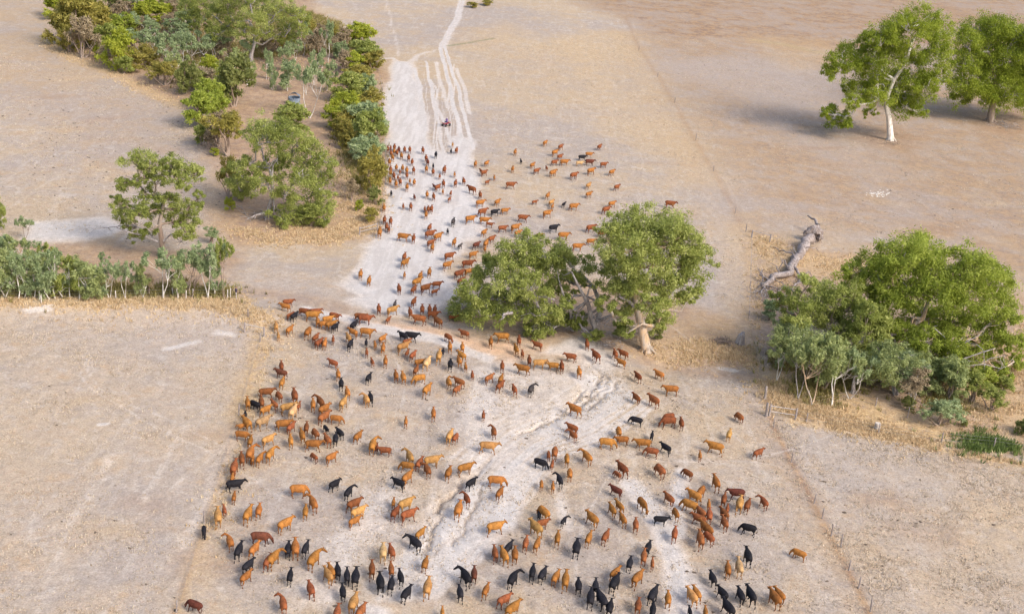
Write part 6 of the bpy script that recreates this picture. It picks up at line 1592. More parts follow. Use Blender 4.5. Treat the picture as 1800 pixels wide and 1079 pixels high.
(-26.72, 121.69, 149, 0.85, 'k', 'graze', 'cow', 'black cow angled away to the left, grazing, beside the left fence'),
(-14.74, 125.66, 104, 0.87, 'k', 'walk2', 'cow', 'black cow from behind angled left, in the upper left of the near paddock'),
(-3.56, 87.94, 95, 0.65, 'o', 'walk2', 'calf', 'orange calf seen from behind, standing apart, at the bottom edge'),
(-17.59, 120.15, -5, 0.83, 'o', 'graze', 'cow', 'orange cow side-on facing right, grazing, in the left middle bunch'),
(-17.44, 126.55, 108, 0.87, 'o', 'stand', 'cow', 'left hand orange cow from behind angled left, in the upper left of the near paddock'),
(-15.15, 125.25, 111, 0.86, 'y', 'left', 'cow', 'golden cow from behind angled left, looking left, in the upper left of the near paddock'),
(-7.52, 123.32, 96, 0.85, 'o', 'walk', 'cow', 'orange cow seen from behind, on the pale washout'),
(7.65, 122.85, 144, 0.84, 'r', 'walk', 'cow', 'rust red cow angled away to the left, right of the pale washout'),
(-15.37, 151.27, 45, 1.00, 'y', 'walk2', 'cow', 'big golden cow side-on facing right, just below a charcoal calf, below the dusty lane mouth'),
(-4.72, 118.45, 74, 0.81, 'r', 'graze', 'cow', 'rust red cow angled away to the right, grazing, on the pale washout'),
(-25.77, 96.84, -75, 0.69, 'k', 'graze', 'calf', 'black calf facing the camera, grazing, beside the left fence'),
(-9.30, 148.80, 130, 0.98, 'r', 'stand', 'cow', 'big rust red cow angled away to the left, below the dusty lane mouth'),
(-5.33, 131.69, 144, 0.88, 'r', 'stand', 'cow', 'rust red cow angled away to the left, above the washout middle'),
(3.02, 131.37, 76, 0.88, 'g', 'right', 'cow', 'charcoal cow from behind angled right, looking right, above the washout middle'),
(18.56, 127.66, -155, 0.86, 'r', 'graze', 'cow', 'right hand rust red cow side-on facing left, grazing, in the right middle of the paddock'),
(7.72, 121.26, 121, 0.82, 'r', 'left', 'cow', 'rust red cow angled away to the left, looking left, right of the pale washout'),
(27.76, 121.13, 43, 0.82, 'r', 'walk', 'cow', 'rust red cow angled away to the right, in the right middle of the paddock'),
(14.82, 126.09, 158, 0.84, 'k', 'graze', 'cow', 'black cow side-on facing left, grazing, right of the pale washout'),
(17.66, 120.30, 130, 0.81, 'k', 'walk', 'cow', 'black cow angled away to the left, in the right middle of the paddock'),
(-25.53, 129.96, 160, 0.86, 'd', 'stand', 'cow', 'dark mahogany cow side-on facing left, in the upper left of the near paddock'),
(-0.79, 120.46, 99, 0.81, 'r', 'left', 'cow', 'right hand rust red cow from behind angled left, looking left, on the pale washout'),
(-0.55, 131.68, 64, 0.87, 'r', 'walk', 'cow', 'rightmost rust red cow angled away to the right, above the washout middle'),
(17.44, 91.24, 93, 0.64, 'k', 'walk', 'calf', 'black calf from behind angled left, at the bottom edge'),
(26.75, 129.30, 114, 0.85, 'r', 'graze', 'cow', 'right hand rust red cow angled away left, grazing, in right middle paddock'),
(-24.71, 122.14, 129, 0.81, 'r', 'walk', 'cow', 'rust red cow angled away to the left, in the upper left of the near paddock'),
(-12.65, 131.97, 103, 0.87, 'o', 'walk2', 'cow', 'right hand orange cow from behind angled left, in the upper left of the near paddock'),
(-11.89, 160.09, 46, 1.02, 'r', 'walk2', 'cow', 'right hand big rust red cow side-on facing right, below the dusty lane mouth'),
(-11.79, 131.77, 106, 0.86, 'o', 'walk2', 'cow', 'orange cow from behind angled left, above the washout middle'),
(19.89, 126.36, 91, 0.83, 'r', 'walk', 'cow', 'rust red cow from behind angled left, in the right middle of the paddock'),
(-13.29, 162.33, 58, 1.02, 'o', 'walk2', 'cow', 'right hand big orange cow angled away to the right, below the dusty lane mouth'),
(18.80, 91.39, 88, 0.64, 'o', 'stand', 'calf', 'orange calf seen from behind, just right of a black calf, at the bottom edge'),
(-15.62, 130.76, 79, 0.85, 'k', 'stand', 'cow', 'black cow angled away to the right, in the upper left of the near paddock'),
(-6.69, 136.22, 92, 0.87, 'k', 'stand', 'cow', 'black cow seen from behind, above the washout middle'),
(25.04, 124.71, 74, 0.81, 'y', 'stand', 'cow', 'golden cow from behind angled right, in the right middle of the paddock'),
(-10.51, 133.86, 81, 0.86, 'r', 'walk2', 'cow', 'rust red cow from behind angled right, above the washout middle'),
(6.57, 138.46, 93, 0.88, 'r', 'walk', 'cow', 'rust red cow seen from behind, right of the washout bend'),
(-14.32, 135.57, 97, 0.86, 'o', 'stand', 'cow', 'right hand orange cow seen from behind, below the dusty lane mouth'),
(-22.79, 139.12, 67, 0.88, 'r', 'stand', 'cow', 'rust red cow angled away to the right, in the upper left bunch by the crossing'),
(-5.57, 139.06, 131, 0.88, 'o', 'walk2', 'cow', 'orange cow angled away to the left, on the sandy crossing below the trees'),
(-24.95, 127.66, 89, 0.82, 'o', 'walk', 'cow', 'orange cow from behind angled right, in the upper left of the near paddock'),
(-19.04, 139.39, 81, 0.87, 'k', 'walk2', 'cow', 'black cow angled away to the right, in the upper left bunch by the crossing'),
(8.65, 137.36, 95, 0.86, 'o', 'walk2', 'cow', 'orange cow from behind angled left, right of the washout bend'),
(5.53, 138.50, -177, 0.86, 'o', 'walk2', 'cow', 'orange cow side-on facing left, right of the washout bend'),
(-15.07, 139.28, 94, 0.87, 'o', 'walk', 'cow', 'left hand orange cow seen from behind, below the dusty lane mouth'),
(-18.46, 128.63, 100, 0.81, 'k', 'stand', 'cow', 'black cow seen from behind, in the upper left of the near paddock'),
(-5.40, 129.80, 61, 0.82, 'r', 'walk', 'cow', 'leftmost rust red cow angled away to the right, above the washout middle'),
(-25.87, 131.76, 103, 0.82, 'r', 'walk', 'cow', 'rust red cow seen from behind, in the upper left of the near paddock'),
(18.41, 139.35, 133, 0.86, 'o', 'stand', 'cow', 'orange cow angled away to the left, right of the washout bend'),
(-6.86, 171.34, 24, 1.02, 'r', 'walk2', 'cow', 'right hand big rust red cow side-on facing right, on the sandy crossing below the trees'),
(-7.79, 167.00, 47, 1.00, 'r', 'stand', 'cow', 'left hand big rust red cow side-on facing right, on the sandy crossing below the trees'),
(-1.90, 133.48, 56, 0.83, 'r', 'walk2', 'cow', 'second from left rust red cow angled away to the right, above the washout middle'),
(15.15, 131.73, 117, 0.82, 'r', 'walk', 'cow', 'left hand rust red cow angled away to the left, right of the washout bend'),
(1.08, 131.10, 105, 0.81, 'r', 'walk2', 'cow', 'rust red cow from behind angled left, above the washout middle'),
(14.70, 98.14, 86, 0.64, 'r', 'walk', 'calf', 'rust red calf seen from behind, by the pale footpath'),
(-2.25, 143.96, 93, 0.88, 'o', 'walk2', 'cow', 'right hand orange cow seen from behind, on the sandy crossing below the trees'),
(-0.55, 133.50, 80, 0.82, 'o', 'walk2', 'cow', 'orange cow from behind angled right, above the washout middle'),
(-15.73, 169.58, 64, 1.01, 'o', 'walk', 'cow', 'left hand big orange cow angled away to the right, below the dusty lane mouth'),
(-6.51, 131.45, 107, 0.81, 'o', 'right', 'cow', 'orange cow from behind angled left, looking right, above the washout middle'),
(-19.18, 131.00, 102, 0.81, 'o', 'stand', 'cow', 'right hand orange cow seen from behind, in the upper left of the near paddock'),
(7.66, 141.53, 174, 0.86, 'r', 'walk2', 'cow', 'rust red cow side-on facing left, on the sandy crossing below the trees'),
(0.94, 142.35, 104, 0.86, 'o', 'walk2', 'cow', 'orange cow from behind angled left, on the sandy crossing below the trees'),
(-24.88, 100.68, 111, 0.64, 'r', 'walk', 'calf', 'rust red calf from behind angled left, beside the left fence'),
(-20.26, 133.89, 146, 0.81, 'r', 'walk', 'cow', 'rust red cow angled away to the left, in the upper left bunch by the crossing'),
(15.70, 137.70, 116, 0.83, 'r', 'stand', 'cow', 'right hand rust red cow angled away to the left, right of the washout bend'),
(-22.12, 139.21, 91, 0.84, 'o', 'stand', 'cow', 'orange cow from behind angled right, in the upper left bunch by the crossing'),
(-11.30, 137.92, 71, 0.83, 'r', 'stand', 'cow', 'rust red cow angled away to the right, below the dusty lane mouth'),
(-10.28, 136.23, 28, 0.82, 'o', 'walk', 'cow', 'orange cow side-on facing right, below the dusty lane mouth'),
(-22.28, 145.08, 45, 0.87, 'o', 'walk', 'cow', 'right hand orange cow side-on facing right, in the upper left bunch by the crossing'),
(2.64, 139.35, 94, 0.84, 'r', 'walk2', 'cow', 'rust red cow seen from behind, on the sandy crossing below the trees'),
(-24.53, 103.03, 96, 0.65, 'o', 'stand', 'calf', 'orange calf from behind angled right, beside the left fence'),
(-15.47, 141.98, 65, 0.84, 'o', 'walk2', 'cow', 'orange cow angled away to the right, below the dusty lane mouth'),
(-5.62, 141.53, 95, 0.84, 'o', 'walk2', 'cow', 'left hand orange cow seen from behind, on the sandy crossing below the trees'),
(-26.26, 148.24, -6, 0.87, 'r', 'walk2', 'cow', 'left hand rust red cow side-on facing right, in the upper left bunch by the crossing'),
(-19.12, 148.35, 4, 0.87, 'r', 'walk2', 'cow', 'right hand rust red cow side-on facing right, in the upper left bunch by the crossing'),
(-0.55, 137.07, 93, 0.82, 'r', 'stand', 'cow', 'rust red cow seen from behind, above the washout middle'),
(-13.12, 143.39, 143, 0.85, 'k', 'walk2', 'cow', 'black cow angled away to the left, below the dusty lane mouth'),
(6.67, 104.06, 68, 0.65, 'k', 'right', 'calf', 'black calf angled away to the right, looking right, in the lower middle group'),
(-22.94, 146.52, 31, 0.86, 'o', 'walk', 'cow', 'left hand orange cow side-on facing right, in the upper left bunch by the crossing'),
]
for (x, y_, hd_, sc, ct_, pose, cat, label) in HERD:
    me = COWM[(pose, cat == 'calf')]
    o = bpy.data.objects.new('calf' if cat == 'calf' else 'cow', me); COL.objects.link(o)
    o.location = (x, y_, H(x, y_) - 0.015); o.rotation_euler = (0, 0, math.radians(hd_)); s = sc
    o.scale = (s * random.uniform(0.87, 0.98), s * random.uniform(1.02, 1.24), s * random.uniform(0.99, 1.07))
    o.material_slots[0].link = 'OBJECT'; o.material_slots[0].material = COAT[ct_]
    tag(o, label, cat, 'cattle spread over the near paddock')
# the farther cattle behind them, one object
FAR = [
(-21.00, 181.81, 93, 1.04, 'o', 'walk2', 0),
(-19.32, 143.20, 144, 0.84, 'o', 'walk', 0),
(-5.74, 137.48, 106, 0.82, 'o', 'walk2', 0),
(-26.95, 142.18, 73, 0.84, 'o', 'walk2', 0),
(4.31, 104.69, -89, 0.65, 'k', 'walk', 1),
(-17.25, 180.64, -7, 1.03, 'o', 'walk2', 0),
(-13.42, 182.82, 43, 1.04, 'r', 'stand', 0),
(-7.13, 141.37, 97, 0.83, 'o', 'walk2', 0),
(-25.52, 106.51, 96, 0.66, 'o', 'walk', 1),
(-18.55, 111.92, 130, 0.68, 'r', 'graze', 1),
(-11.64, 152.57, 96, 0.88, 'r', 'stand', 0),
(14.29, 144.39, 140, 0.84, 'r', 'walk2', 0),
(-22.31, 147.81, -22, 0.85, 'r', 'walk', 0),
(-9.63, 104.60, 93, 0.64, 'o', 'walk', 1),
(-19.58, 141.41, 117, 0.82, 'y', 'stand', 0),
(-9.72, 170.18, 47, 0.96, 'o', 'stand', 0),
(4.46, 110.52, 92, 0.67, 'o', 'graze', 1),
(-23.45, 140.56, 75, 0.81, 'r', 'walk2', 0),
(21.11, 109.50, 85, 0.66, 'o', 'walk', 1),
(-9.75, 174.02, 37, 0.97, 'r', 'walk2', 0),
(-23.04, 144.98, 13, 0.83, 'o', 'walk', 0),
(7.06, 187.50, 15, 1.04, 'o', 'stand', 0),
(-12.12, 182.11, 55, 1.01, 'o', 'stand', 0),
(-7.53, 144.24, -49, 0.82, 'r', 'graze', 0),
(3.54, 144.31, 149, 0.82, 'r', 'walk', 0),
(13.89, 141.58, 140, 0.81, 'o', 'walk', 0),
(-24.40, 110.39, 99, 0.66, 'o', 'walk2', 1),
(13.27, 143.93, 100, 0.82, 'r', 'walk', 0),
(-28.74, 142.64, 104, 0.81, 'y', 'walk2', 0),
(-10.06, 151.33, 13, 0.85, 'r', 'stand', 0),
(-19.55, 145.50, 71, 0.82, 'k', 'walk', 0),
(-27.20, 146.51, 69, 0.83, 'k', 'walk', 0),
(-21.70, 144.40, 67, 0.81, 'k', 'stand', 0),
(-17.18, 151.50, 100, 0.85, 'r', 'walk2', 0),
(-4.74, 180.77, 79, 0.98, 'o', 'walk2', 0),
(-24.89, 148.70, 22, 0.83, 'r', 'walk', 0),
(-24.09, 145.55, 103, 0.82, 'o', 'walk2', 0),
(-12.98, 155.04, 80, 0.86, 'r', 'walk2', 0),
(22.90, 109.04, 79, 0.64, 'r', 'walk', 1),
(9.80, 146.00, 94, 0.81, 'r', 'walk2', 0),
(-5.68, 145.90, 149, 0.81, 'r', 'stand', 0),
(1.24, 145.17, 93, 0.81, 'r', 'stand', 0),
(-28.96, 149.30, 166, 0.82, 'o', 'walk2', 0),
(-7.81, 191.69, 32, 1.02, 'o', 'walk2', 0),
(5.61, 110.29, 90, 0.64, 'o', 'walk', 1),
(5.14, 116.67, 94, 0.67, 'r', 'graze', 1),
(-10.29, 121.15, 96, 0.69, 'o', 'walk2', 1),
(-0.53, 189.48, 42, 1.01, 'o', 'walk2', 0),
(-6.07, 195.78, 44, 1.04, 'r', 'walk', 0),
(9.22, 183.10, 15, 0.98, 'o', 'stand', 0),
(-12.62, 114.94, 91, 0.66, 'd', 'stand', 1),
(-19.81, 161.46, 90, 0.87, 'o', 'walk', 0),
(11.49, 192.53, 34, 1.01, 'r', 'walk', 0),
(-21.31, 163.76, 93, 0.87, 'o', 'walk2', 0),
(-10.70, 152.91, 96, 0.82, 'r', 'walk', 0),
(16.38, 122.92, 80, 0.69, 'k', 'walk2', 1),
(-15.46, 159.41, 102, 0.85, 'r', 'walk', 0),
(5.51, 190.86, 34, 1.00, 'k', 'stand', 0),
(-10.02, 152.91, 92, 0.82, 'r', 'walk', 0),
(-18.36, 118.01, -60, 0.66, 'k', 'walk2', 1),
(5.52, 114.67, 80, 0.64, 'r', 'walk2', 1),
(-28.88, 151.07, 23, 0.81, 'r', 'walk2', 0),
(-22.11, 122.55, 88, 0.68, 'r', 'walk2', 1),
(12.22, 113.93, 126, 0.64, 'r', 'graze', 1),
(-13.09, 151.38, 104, 0.81, 'r', 'walk2', 0),
(-26.98, 117.01, -139, 0.65, 'o', 'walk2', 1),
(-12.02, 166.84, 90, 0.87, 'o', 'stand', 0),
(-13.45, 159.56, 74, 0.84, 'r', 'stand', 0),
(-27.21, 119.34, 103, 0.66, 'k', 'walk', 1),
(-2.09, 124.19, 92, 0.68, 'r', 'stand', 1),
(25.65, 209.69, -8, 1.05, 'r', 'walk', 0),
(0.54, 194.59, 5, 0.98, 'r', 'walk2', 0),
(-5.54, 191.73, 4, 0.97, 'o', 'walk', 0),
(-8.61, 207.48, 141, 1.04, 'r', 'walk2', 0),
(-10.53, 162.32, 28, 0.83, 'r', 'stand', 0),
(-16.16, 172.25, 87, 0.87, 'r', 'walk2', 0),
(4.41, 197.98, 43, 0.99, 'o', 'walk2', 0),
(21.29, 119.57, 87, 0.64, 'o', 'walk', 1),
(-13.12, 165.10, 83, 0.84, 'o', 'walk', 0),
(-7.39, 164.42, 57, 0.83, 'r', 'walk2', 0),
(-6.69, 200.46, 36, 0.98, 'o', 'stand', 0),
(-6.53, 168.47, 40, 0.84, 'o', 'walk2', 0),
(-3.93, 134.10, 95, 0.68, 'r', 'stand', 1),
(8.88, 203.09, 27, 0.98, 'o', 'walk', 0),
(14.31, 203.04, 42, 0.97, 'r', 'walk', 0),
(-2.07, 212.17, 17, 1.01, 'r', 'walk2', 0),
(-15.85, 135.31, 110, 0.68, 'r', 'walk2', 1),
(-6.37, 175.80, 41, 0.84, 'o', 'walk2', 0),
(-3.99, 183.42, 54, 0.87, 'r', 'walk', 0),
(5.32, 222.39, 52, 1.03, 'o', 'stand', 0),
(-15.71, 180.71, 91, 0.86, 'r', 'walk', 0),
(-9.53, 180.51, 83, 0.86, 'o', 'walk', 0),
(9.12, 221.97, 45, 1.03, 'r', 'stand', 0),
(-12.94, 179.33, 49, 0.85, 'r', 'walk2', 0),
(-12.50, 142.07, 43, 0.69, 'r', 'walk2', 1),
(-2.53, 188.76, 26, 0.88, 'r', 'walk2', 0),
(-6.13, 180.11, 54, 0.84, 'd', 'walk', 0),
(-12.07, 138.75, 79, 0.67, 'r', 'walk', 1),
(-12.56, 177.45, 88, 0.83, 'o', 'walk2', 0),
(12.34, 226.13, 45, 1.03, 'o', 'walk2', 0),
(-10.40, 189.96, 85, 0.88, 'g', 'walk2', 0),
(-20.05, 187.75, 95, 0.87, 'r', 'walk2', 0),
(-14.16, 218.33, 87, 0.99, 'r', 'walk2', 0),
(-13.80, 186.13, 81, 0.86, 'r', 'walk2', 0),
(-21.07, 188.20, 95, 0.86, 'r', 'walk2', 0),
(13.17, 190.86, 47, 0.87, 'r', 'walk', 0),
(1.77, 141.45, 97, 0.67, 'r', 'walk', 1),
(-16.86, 137.89, 99, 0.66, 'r', 'stand', 1),
(11.35, 186.34, 15, 0.85, 'o', 'walk', 0),
(-20.33, 184.96, 96, 0.85, 'r', 'walk2', 0),
(-17.30, 140.62, 97, 0.66, 'k', 'stand', 1),
(-27.99, 140.39, 104, 0.66, 'y', 'stand', 1),
(-21.36, 140.74, 98, 0.66, 'r', 'stand', 1),
(-27.79, 146.74, 59, 0.68, 'r', 'walk2', 1),
(-4.86, 136.37, 100, 0.64, 'o', 'stand', 1),
(7.46, 230.91, 18, 1.00, 'o', 'walk', 0),
(-14.37, 195.51, 89, 0.86, 'r', 'walk2', 0),
(-19.37, 146.80, 75, 0.67, 'g', 'walk', 1),
(-16.18, 140.33, 103, 0.64, 'o', 'walk', 1),
(12.28, 232.58, 5, 1.00, 'd', 'walk', 0),
(-4.13, 196.54, 36, 0.86, 'k', 'walk2', 0),
(-5.30, 186.14, 64, 0.82, 'o', 'walk', 0),
(-15.37, 153.98, 86, 0.69, 'g', 'stand', 1),
(-0.06, 187.33, 48, 0.82, 'o', 'stand', 0),
(-7.88, 140.01, 89, 0.63, 'k', 'stand', 1),
(-14.95, 192.48, 95, 0.83, 'o', 'walk', 0),
(-7.00, 205.07, 97, 0.88, 'r', 'stand', 0),
(15.43, 206.84, 42, 0.88, 'o', 'walk2', 0),
(-2.50, 197.79, 27, 0.84, 'o', 'walk', 0),
(-14.88, 195.22, 93, 0.83, 'r', 'walk2', 0),
(-7.45, 151.20, 13, 0.66, 'r', 'stand', 1),
(-13.62, 209.90, 96, 0.88, 'r', 'walk2', 0),
(-19.51, 206.18, 95, 0.86, 'o', 'stand', 0),
(-3.93, 201.98, 61, 0.85, 'o', 'walk', 0),
(-11.60, 210.68, 88, 0.88, 'r', 'walk', 0),
(-17.78, 195.96, 97, 0.82, 'r', 'stand', 0),
(-21.01, 208.95, 99, 0.87, 'r', 'walk', 0),
(-14.39, 207.43, 64, 0.87, 'r', 'walk2', 0),
(-21.91, 194.16, 97, 0.81, 'o', 'walk', 0),
(-15.57, 148.54, 70, 0.64, 'r', 'walk', 1),
(-22.50, 212.26, 99, 0.87, 'r', 'walk2', 0),
(5.68, 237.62, 53, 0.96, 'o', 'walk2', 0),
(-21.55, 207.53, 99, 0.85, 'o', 'walk', 0),
(-10.61, 159.72, 46, 0.67, 'r', 'stand', 1),
(-14.62, 202.20, 99, 0.82, 'r', 'walk2', 0),
(-15.80, 202.95, 96, 0.82, 'o', 'walk', 0),
(11.59, 211.21, 50, 0.85, 'o', 'stand', 0),
(-10.30, 212.52, 102, 0.85, 'r', 'stand', 0),
(-23.49, 215.86, 97, 0.86, 'r', 'walk', 0),
(4.45, 208.21, 73, 0.84, 'o', 'walk', 0),
(-22.76, 208.95, 99, 0.84, 'o', 'walk', 0),
(5.10, 204.47, 60, 0.82, 'y', 'walk2', 0),
(-20.68, 216.31, 96, 0.86, 'o', 'walk', 0),
(-16.04, 216.69, 95, 0.85, 'r', 'walk', 0),
(-21.54, 217.31, 96, 0.86, 'o', 'stand', 0),
(11.66, 216.70, 63, 0.85, 'y', 'walk', 0),
(-24.14, 224.02, 103, 0.88, 'o', 'stand', 0),
(-17.37, 218.17, 95, 0.86, 'o', 'walk', 0),
(-7.05, 218.85, 53, 0.86, 'r', 'walk2', 0),
(-18.63, 209.40, 94, 0.82, 'o', 'walk', 0),
(-24.29, 220.73, 99, 0.86, 'o', 'stand', 0),
(16.26, 227.05, 51, 0.88, 'o', 'walk', 0),
(-19.50, 216.72, 96, 0.84, 'r', 'stand', 0),
(16.77, 217.42, 50, 0.84, 'r', 'walk', 0),
(-19.22, 230.74, 99, 0.88, 'r', 'stand', 0),
(-22.70, 225.67, 100, 0.86, 'o', 'walk2', 0),
(-18.11, 225.38, 97, 0.86, 'r', 'walk', 0),
(-20.32, 213.26, 96, 0.82, 'r', 'walk', 0),
(-21.24, 224.59, 96, 0.86, 'r', 'walk', 0),
(14.91, 232.00, 29, 0.88, 'r', 'stand', 0),
(-23.24, 213.83, 97, 0.81, 'o', 'stand', 0),
(-8.95, 224.41, 88, 0.85, 'o', 'stand', 0),
(2.33, 223.29, 46, 0.84, 'r', 'stand', 0),
(-22.67, 217.49, 95, 0.82, 'o', 'walk2', 0),
(-15.36, 165.19, 94, 0.64, 'o', 'walk', 1),
(-21.66, 230.43, 97, 0.86, 'r', 'walk', 0),
(-17.59, 222.94, 101, 0.83, 'd', 'walk', 0),
(10.92, 236.00, 18, 0.88, 'k', 'walk2', 0),
(-13.06, 232.98, 85, 0.86, 'r', 'walk2', 0),
(-24.34, 228.16, 97, 0.85, 'o', 'walk2', 0),
(-8.57, 179.24, 67, 0.68, 'g', 'walk2', 1),
(-23.73, 227.47, 97, 0.84, 'r', 'walk2', 0),
(5.61, 230.50, 39, 0.85, 'r', 'walk', 0),
(-24.66, 231.32, 95, 0.85, 'r', 'walk', 0),
(6.91, 183.00, 33, 0.69, 'k', 'stand', 1),
(-22.61, 230.16, 96, 0.84, 'r', 'walk', 0),
(-23.64, 229.82, 97, 0.84, 'd', 'walk', 0),
(-2.07, 223.23, 88, 0.82, 'o', 'stand', 0),
(1.50, 227.12, 62, 0.83, 'o', 'walk2', 0),
(-16.58, 228.53, 94, 0.83, 'k', 'walk', 0),
(-20.34, 222.15, 94, 0.81, 'r', 'walk', 0),
(6.66, 235.13, 53, 0.85, 'r', 'walk', 0),
(-1.98, 235.81, 83, 0.85, 'o', 'stand', 0),
(10.35, 231.52, 18, 0.83, 't', 'walk2', 0),
(-24.78, 226.96, 99, 0.81, 'r', 'walk2', 0),
(-6.94, 225.66, 64, 0.81, 'o', 'stand', 0),
(6.81, 242.78, 59, 0.86, 'r', 'walk2', 0),
(-4.77, 178.98, 88, 0.66, 'o', 'stand', 1),
(-25.70, 229.67, 99, 0.81, 'r', 'walk', 0),
(14.55, 245.38, 62, 0.86, 'r', 'walk', 0),
(-4.63, 190.56, -7, 0.69, 'r', 'stand', 1),
(12.33, 238.82, 5, 0.84, 'o', 'stand', 0),
(-19.86, 184.18, 93, 0.66, 'r', 'walk', 1),
(3.72, 244.81, 64, 0.85, 'o', 'walk2', 0),
(3.36, 187.42, 15, 0.67, 'o', 'walk2', 1),
(-15.44, 195.48, 95, 0.67, 'r', 'stand', 1),
(-10.94, 185.60, 95, 0.63, 'k', 'walk2', 1),
(-19.02, 196.08, 97, 0.66, 'r', 'stand', 1),
(-21.74, 202.29, 98, 0.67, 'k', 'stand', 1),
(7.21, 204.45, 63, 0.67, 'k', 'walk', 1),
(5.29, 202.86, 77, 0.66, 'o', 'walk2', 1),
(-11.93, 201.82, 74, 0.65, 'r', 'walk2', 1),
(-17.77, 201.48, 105, 0.65, 'd', 'stand', 1),
(-13.37, 205.72, 95, 0.66, 'o', 'walk', 1),
(-12.19, 216.52, 94, 0.68, 'o', 'walk2', 1),
(-14.67, 214.55, 91, 0.68, 'r', 'stand', 1),
(-16.40, 220.93, 97, 0.69, 'k', 'stand', 1),
(-6.20, 213.52, 52, 0.66, 'r', 'stand', 1),
(-5.12, 216.67, 95, 0.67, 'o', 'stand', 1),
(2.29, 204.34, 36, 0.64, 'r', 'stand', 1),
(-11.99, 205.24, 86, 0.64, 'r', 'stand', 1),
(-21.79, 215.33, 97, 0.66, 'r', 'walk2', 1),
(-21.71, 211.75, 97, 0.65, 'r', 'stand', 1),
(-19.47, 210.25, 96, 0.65, 'o', 'walk2', 1),
(-15.05, 208.28, 123, 0.64, 'd', 'stand', 1),
(-7.68, 220.27, 121, 0.67, 'r', 'walk2', 1),
(-25.32, 230.94, 97, 0.68, 'r', 'walk', 1),
(-14.11, 237.36, 93, 0.69, 'y', 'walk2', 1),
(-0.71, 229.67, 100, 0.66, 'k', 'walk', 1),
(4.13, 226.32, 104, 0.65, 'r', 'stand', 1),
(-14.05, 232.59, 91, 0.66, 'k', 'walk2', 1),
]
Vs, Ls, Ps, Ms, At = [], [], [], [], []
vo = 0
keys = list(COAT)
for (x, y_, hd_, sc, ct_, pose, calf) in FAR:
    me = COWM[(pose, bool(calf))]
    co = np.zeros(len(me.vertices) * 3, np.float32); me.vertices.foreach_get('co', co); co = co.reshape(-1, 3) * np.array([0.93, 1.12, 1.03]) * sc
    a = math.radians(hd_); R_ = np.array([[math.cos(a), -math.sin(a), 0], [math.sin(a), math.cos(a), 0], [0, 0, 1]])
    Vs.append(co @ R_.T + np.array([x, y_, H(x, y_) - 0.015]))
    li = np.zeros(len(me.loops), np.int32); me.loops.foreach_get('vertex_index', li); Ls.append(li + vo)
    lt = np.zeros(len(me.polygons), np.int32); me.polygons.foreach_get('loop_total', lt); Ps.append(lt)
    Ms.append(np.full(len(lt), keys.index(ct_), np.int32))
    c4 = np.zeros(len(me.vertices) * 4, np.float32); me.color_attributes['marks'].data.foreach_get('color', c4); At.append(c4)
    vo += len(co)
V = np.concatenate(Vs).astype(np.float32); Lc = np.concatenate(Ls); Pc = np.concatenate(Ps)
fm = bpy.data.meshes.new('cattle_herd'); fm.vertices.add(len(V)); fm.vertices.foreach_set('co', V.ravel())
fm.loops.add(len(Lc)); fm.loops.foreach_set('vertex_index', Lc)
fm.polygons.add(len(Pc)); fm.polygons.foreach_set('loop_start', (np.cumsum(Pc) - Pc).astype(np.int32)); fm.polygons.foreach_set('loop_total', Pc)
for k in keys: fm.materials.append(COAT[k])
fm.update(calc_edges=True)
fm.polygons.foreach_set('material_index', np.concatenate(Ms)); fm.polygons.foreach_set('use_smooth', np.ones(len(Pc), bool))
color_attr(fm, 'marks', np.concatenate(At))
tag(link('cattle_herd', fm), 'distant brown and black cattle strung along the white dusty track', 'cattle', None, 'stuff')

# ------------------------------------------------------------------ people
SKIN = simple('skin', (0.45, 0.27, 0.19)); PURPLE = simple('purple_shirt', (0.22, 0.13, 0.42)); NAVY = simple('navy_shirt', (0.035, 0.03, 0.09)); PALE = simple('pale_trousers', (0.55, 0.48, 0.47)); HAT = simple('pale_hat', (0.62, 0.60, 0.66))
def clothe(me, rules, mats):
    for m in mats: me.materials.append(m)
    for p in me.polygons:
        p.material_index = rules(p.center)
def person_standing():
    nd = [(0, 0, 0.98, .15, .11), (0, 0, 1.2, .14, .10), (0, 0, 1.42, .17, .10), (0, 0, 1.54, .055), (0.01, 0, 1.66, .095, .105), (0.02, 0, 1.74, .08, .09)]
    ed = [(0, 1), (1, 2), (2, 3), (3, 4), (4, 5)]
    def ch_(start, pts):
        prev = start
        for p in pts:
            nd.append(p); ed.append((prev, len(nd) - 1)); prev = len(nd) - 1
    for q in (-1, 1):
        ch_(2, [(0, .22 * q, 1.40, .06), (0.02, .27 * q, 1.14, .045), (0.16, .20 * q, 0.98, .035), (0.24, .16 * q, 1.0, .03), (0.30, .15 * q, 1.02, .02)])
        ch_(0, [(0, .10 * q, .86, .095), (0.02, .11 * q, .48, .065), (0, .11 * q, .10, .045), (0.12, .12 * q, .045, .045)])
    me = skin_mesh('person', nd, ed, 0, 2)
    clothe(me, lambda c: 3 if c.z > 1.72 else 0 if (c.z > 1.50 or (c.x > .1 and c.z > .9)) else 1 if c.z > 0.98 else 2, [SKIN, NAVY, PALE, simple('dark_cap', (0.03, 0.025, 0.05))])
    return me
p = link('person', person_standing()); p.location = G(415, 525.5); p.rotation_euler = (0, 0, math.radians(20))
tag(p, 'person in dark shirt and pale trousers standing by the fence corner at the saplings', 'person')
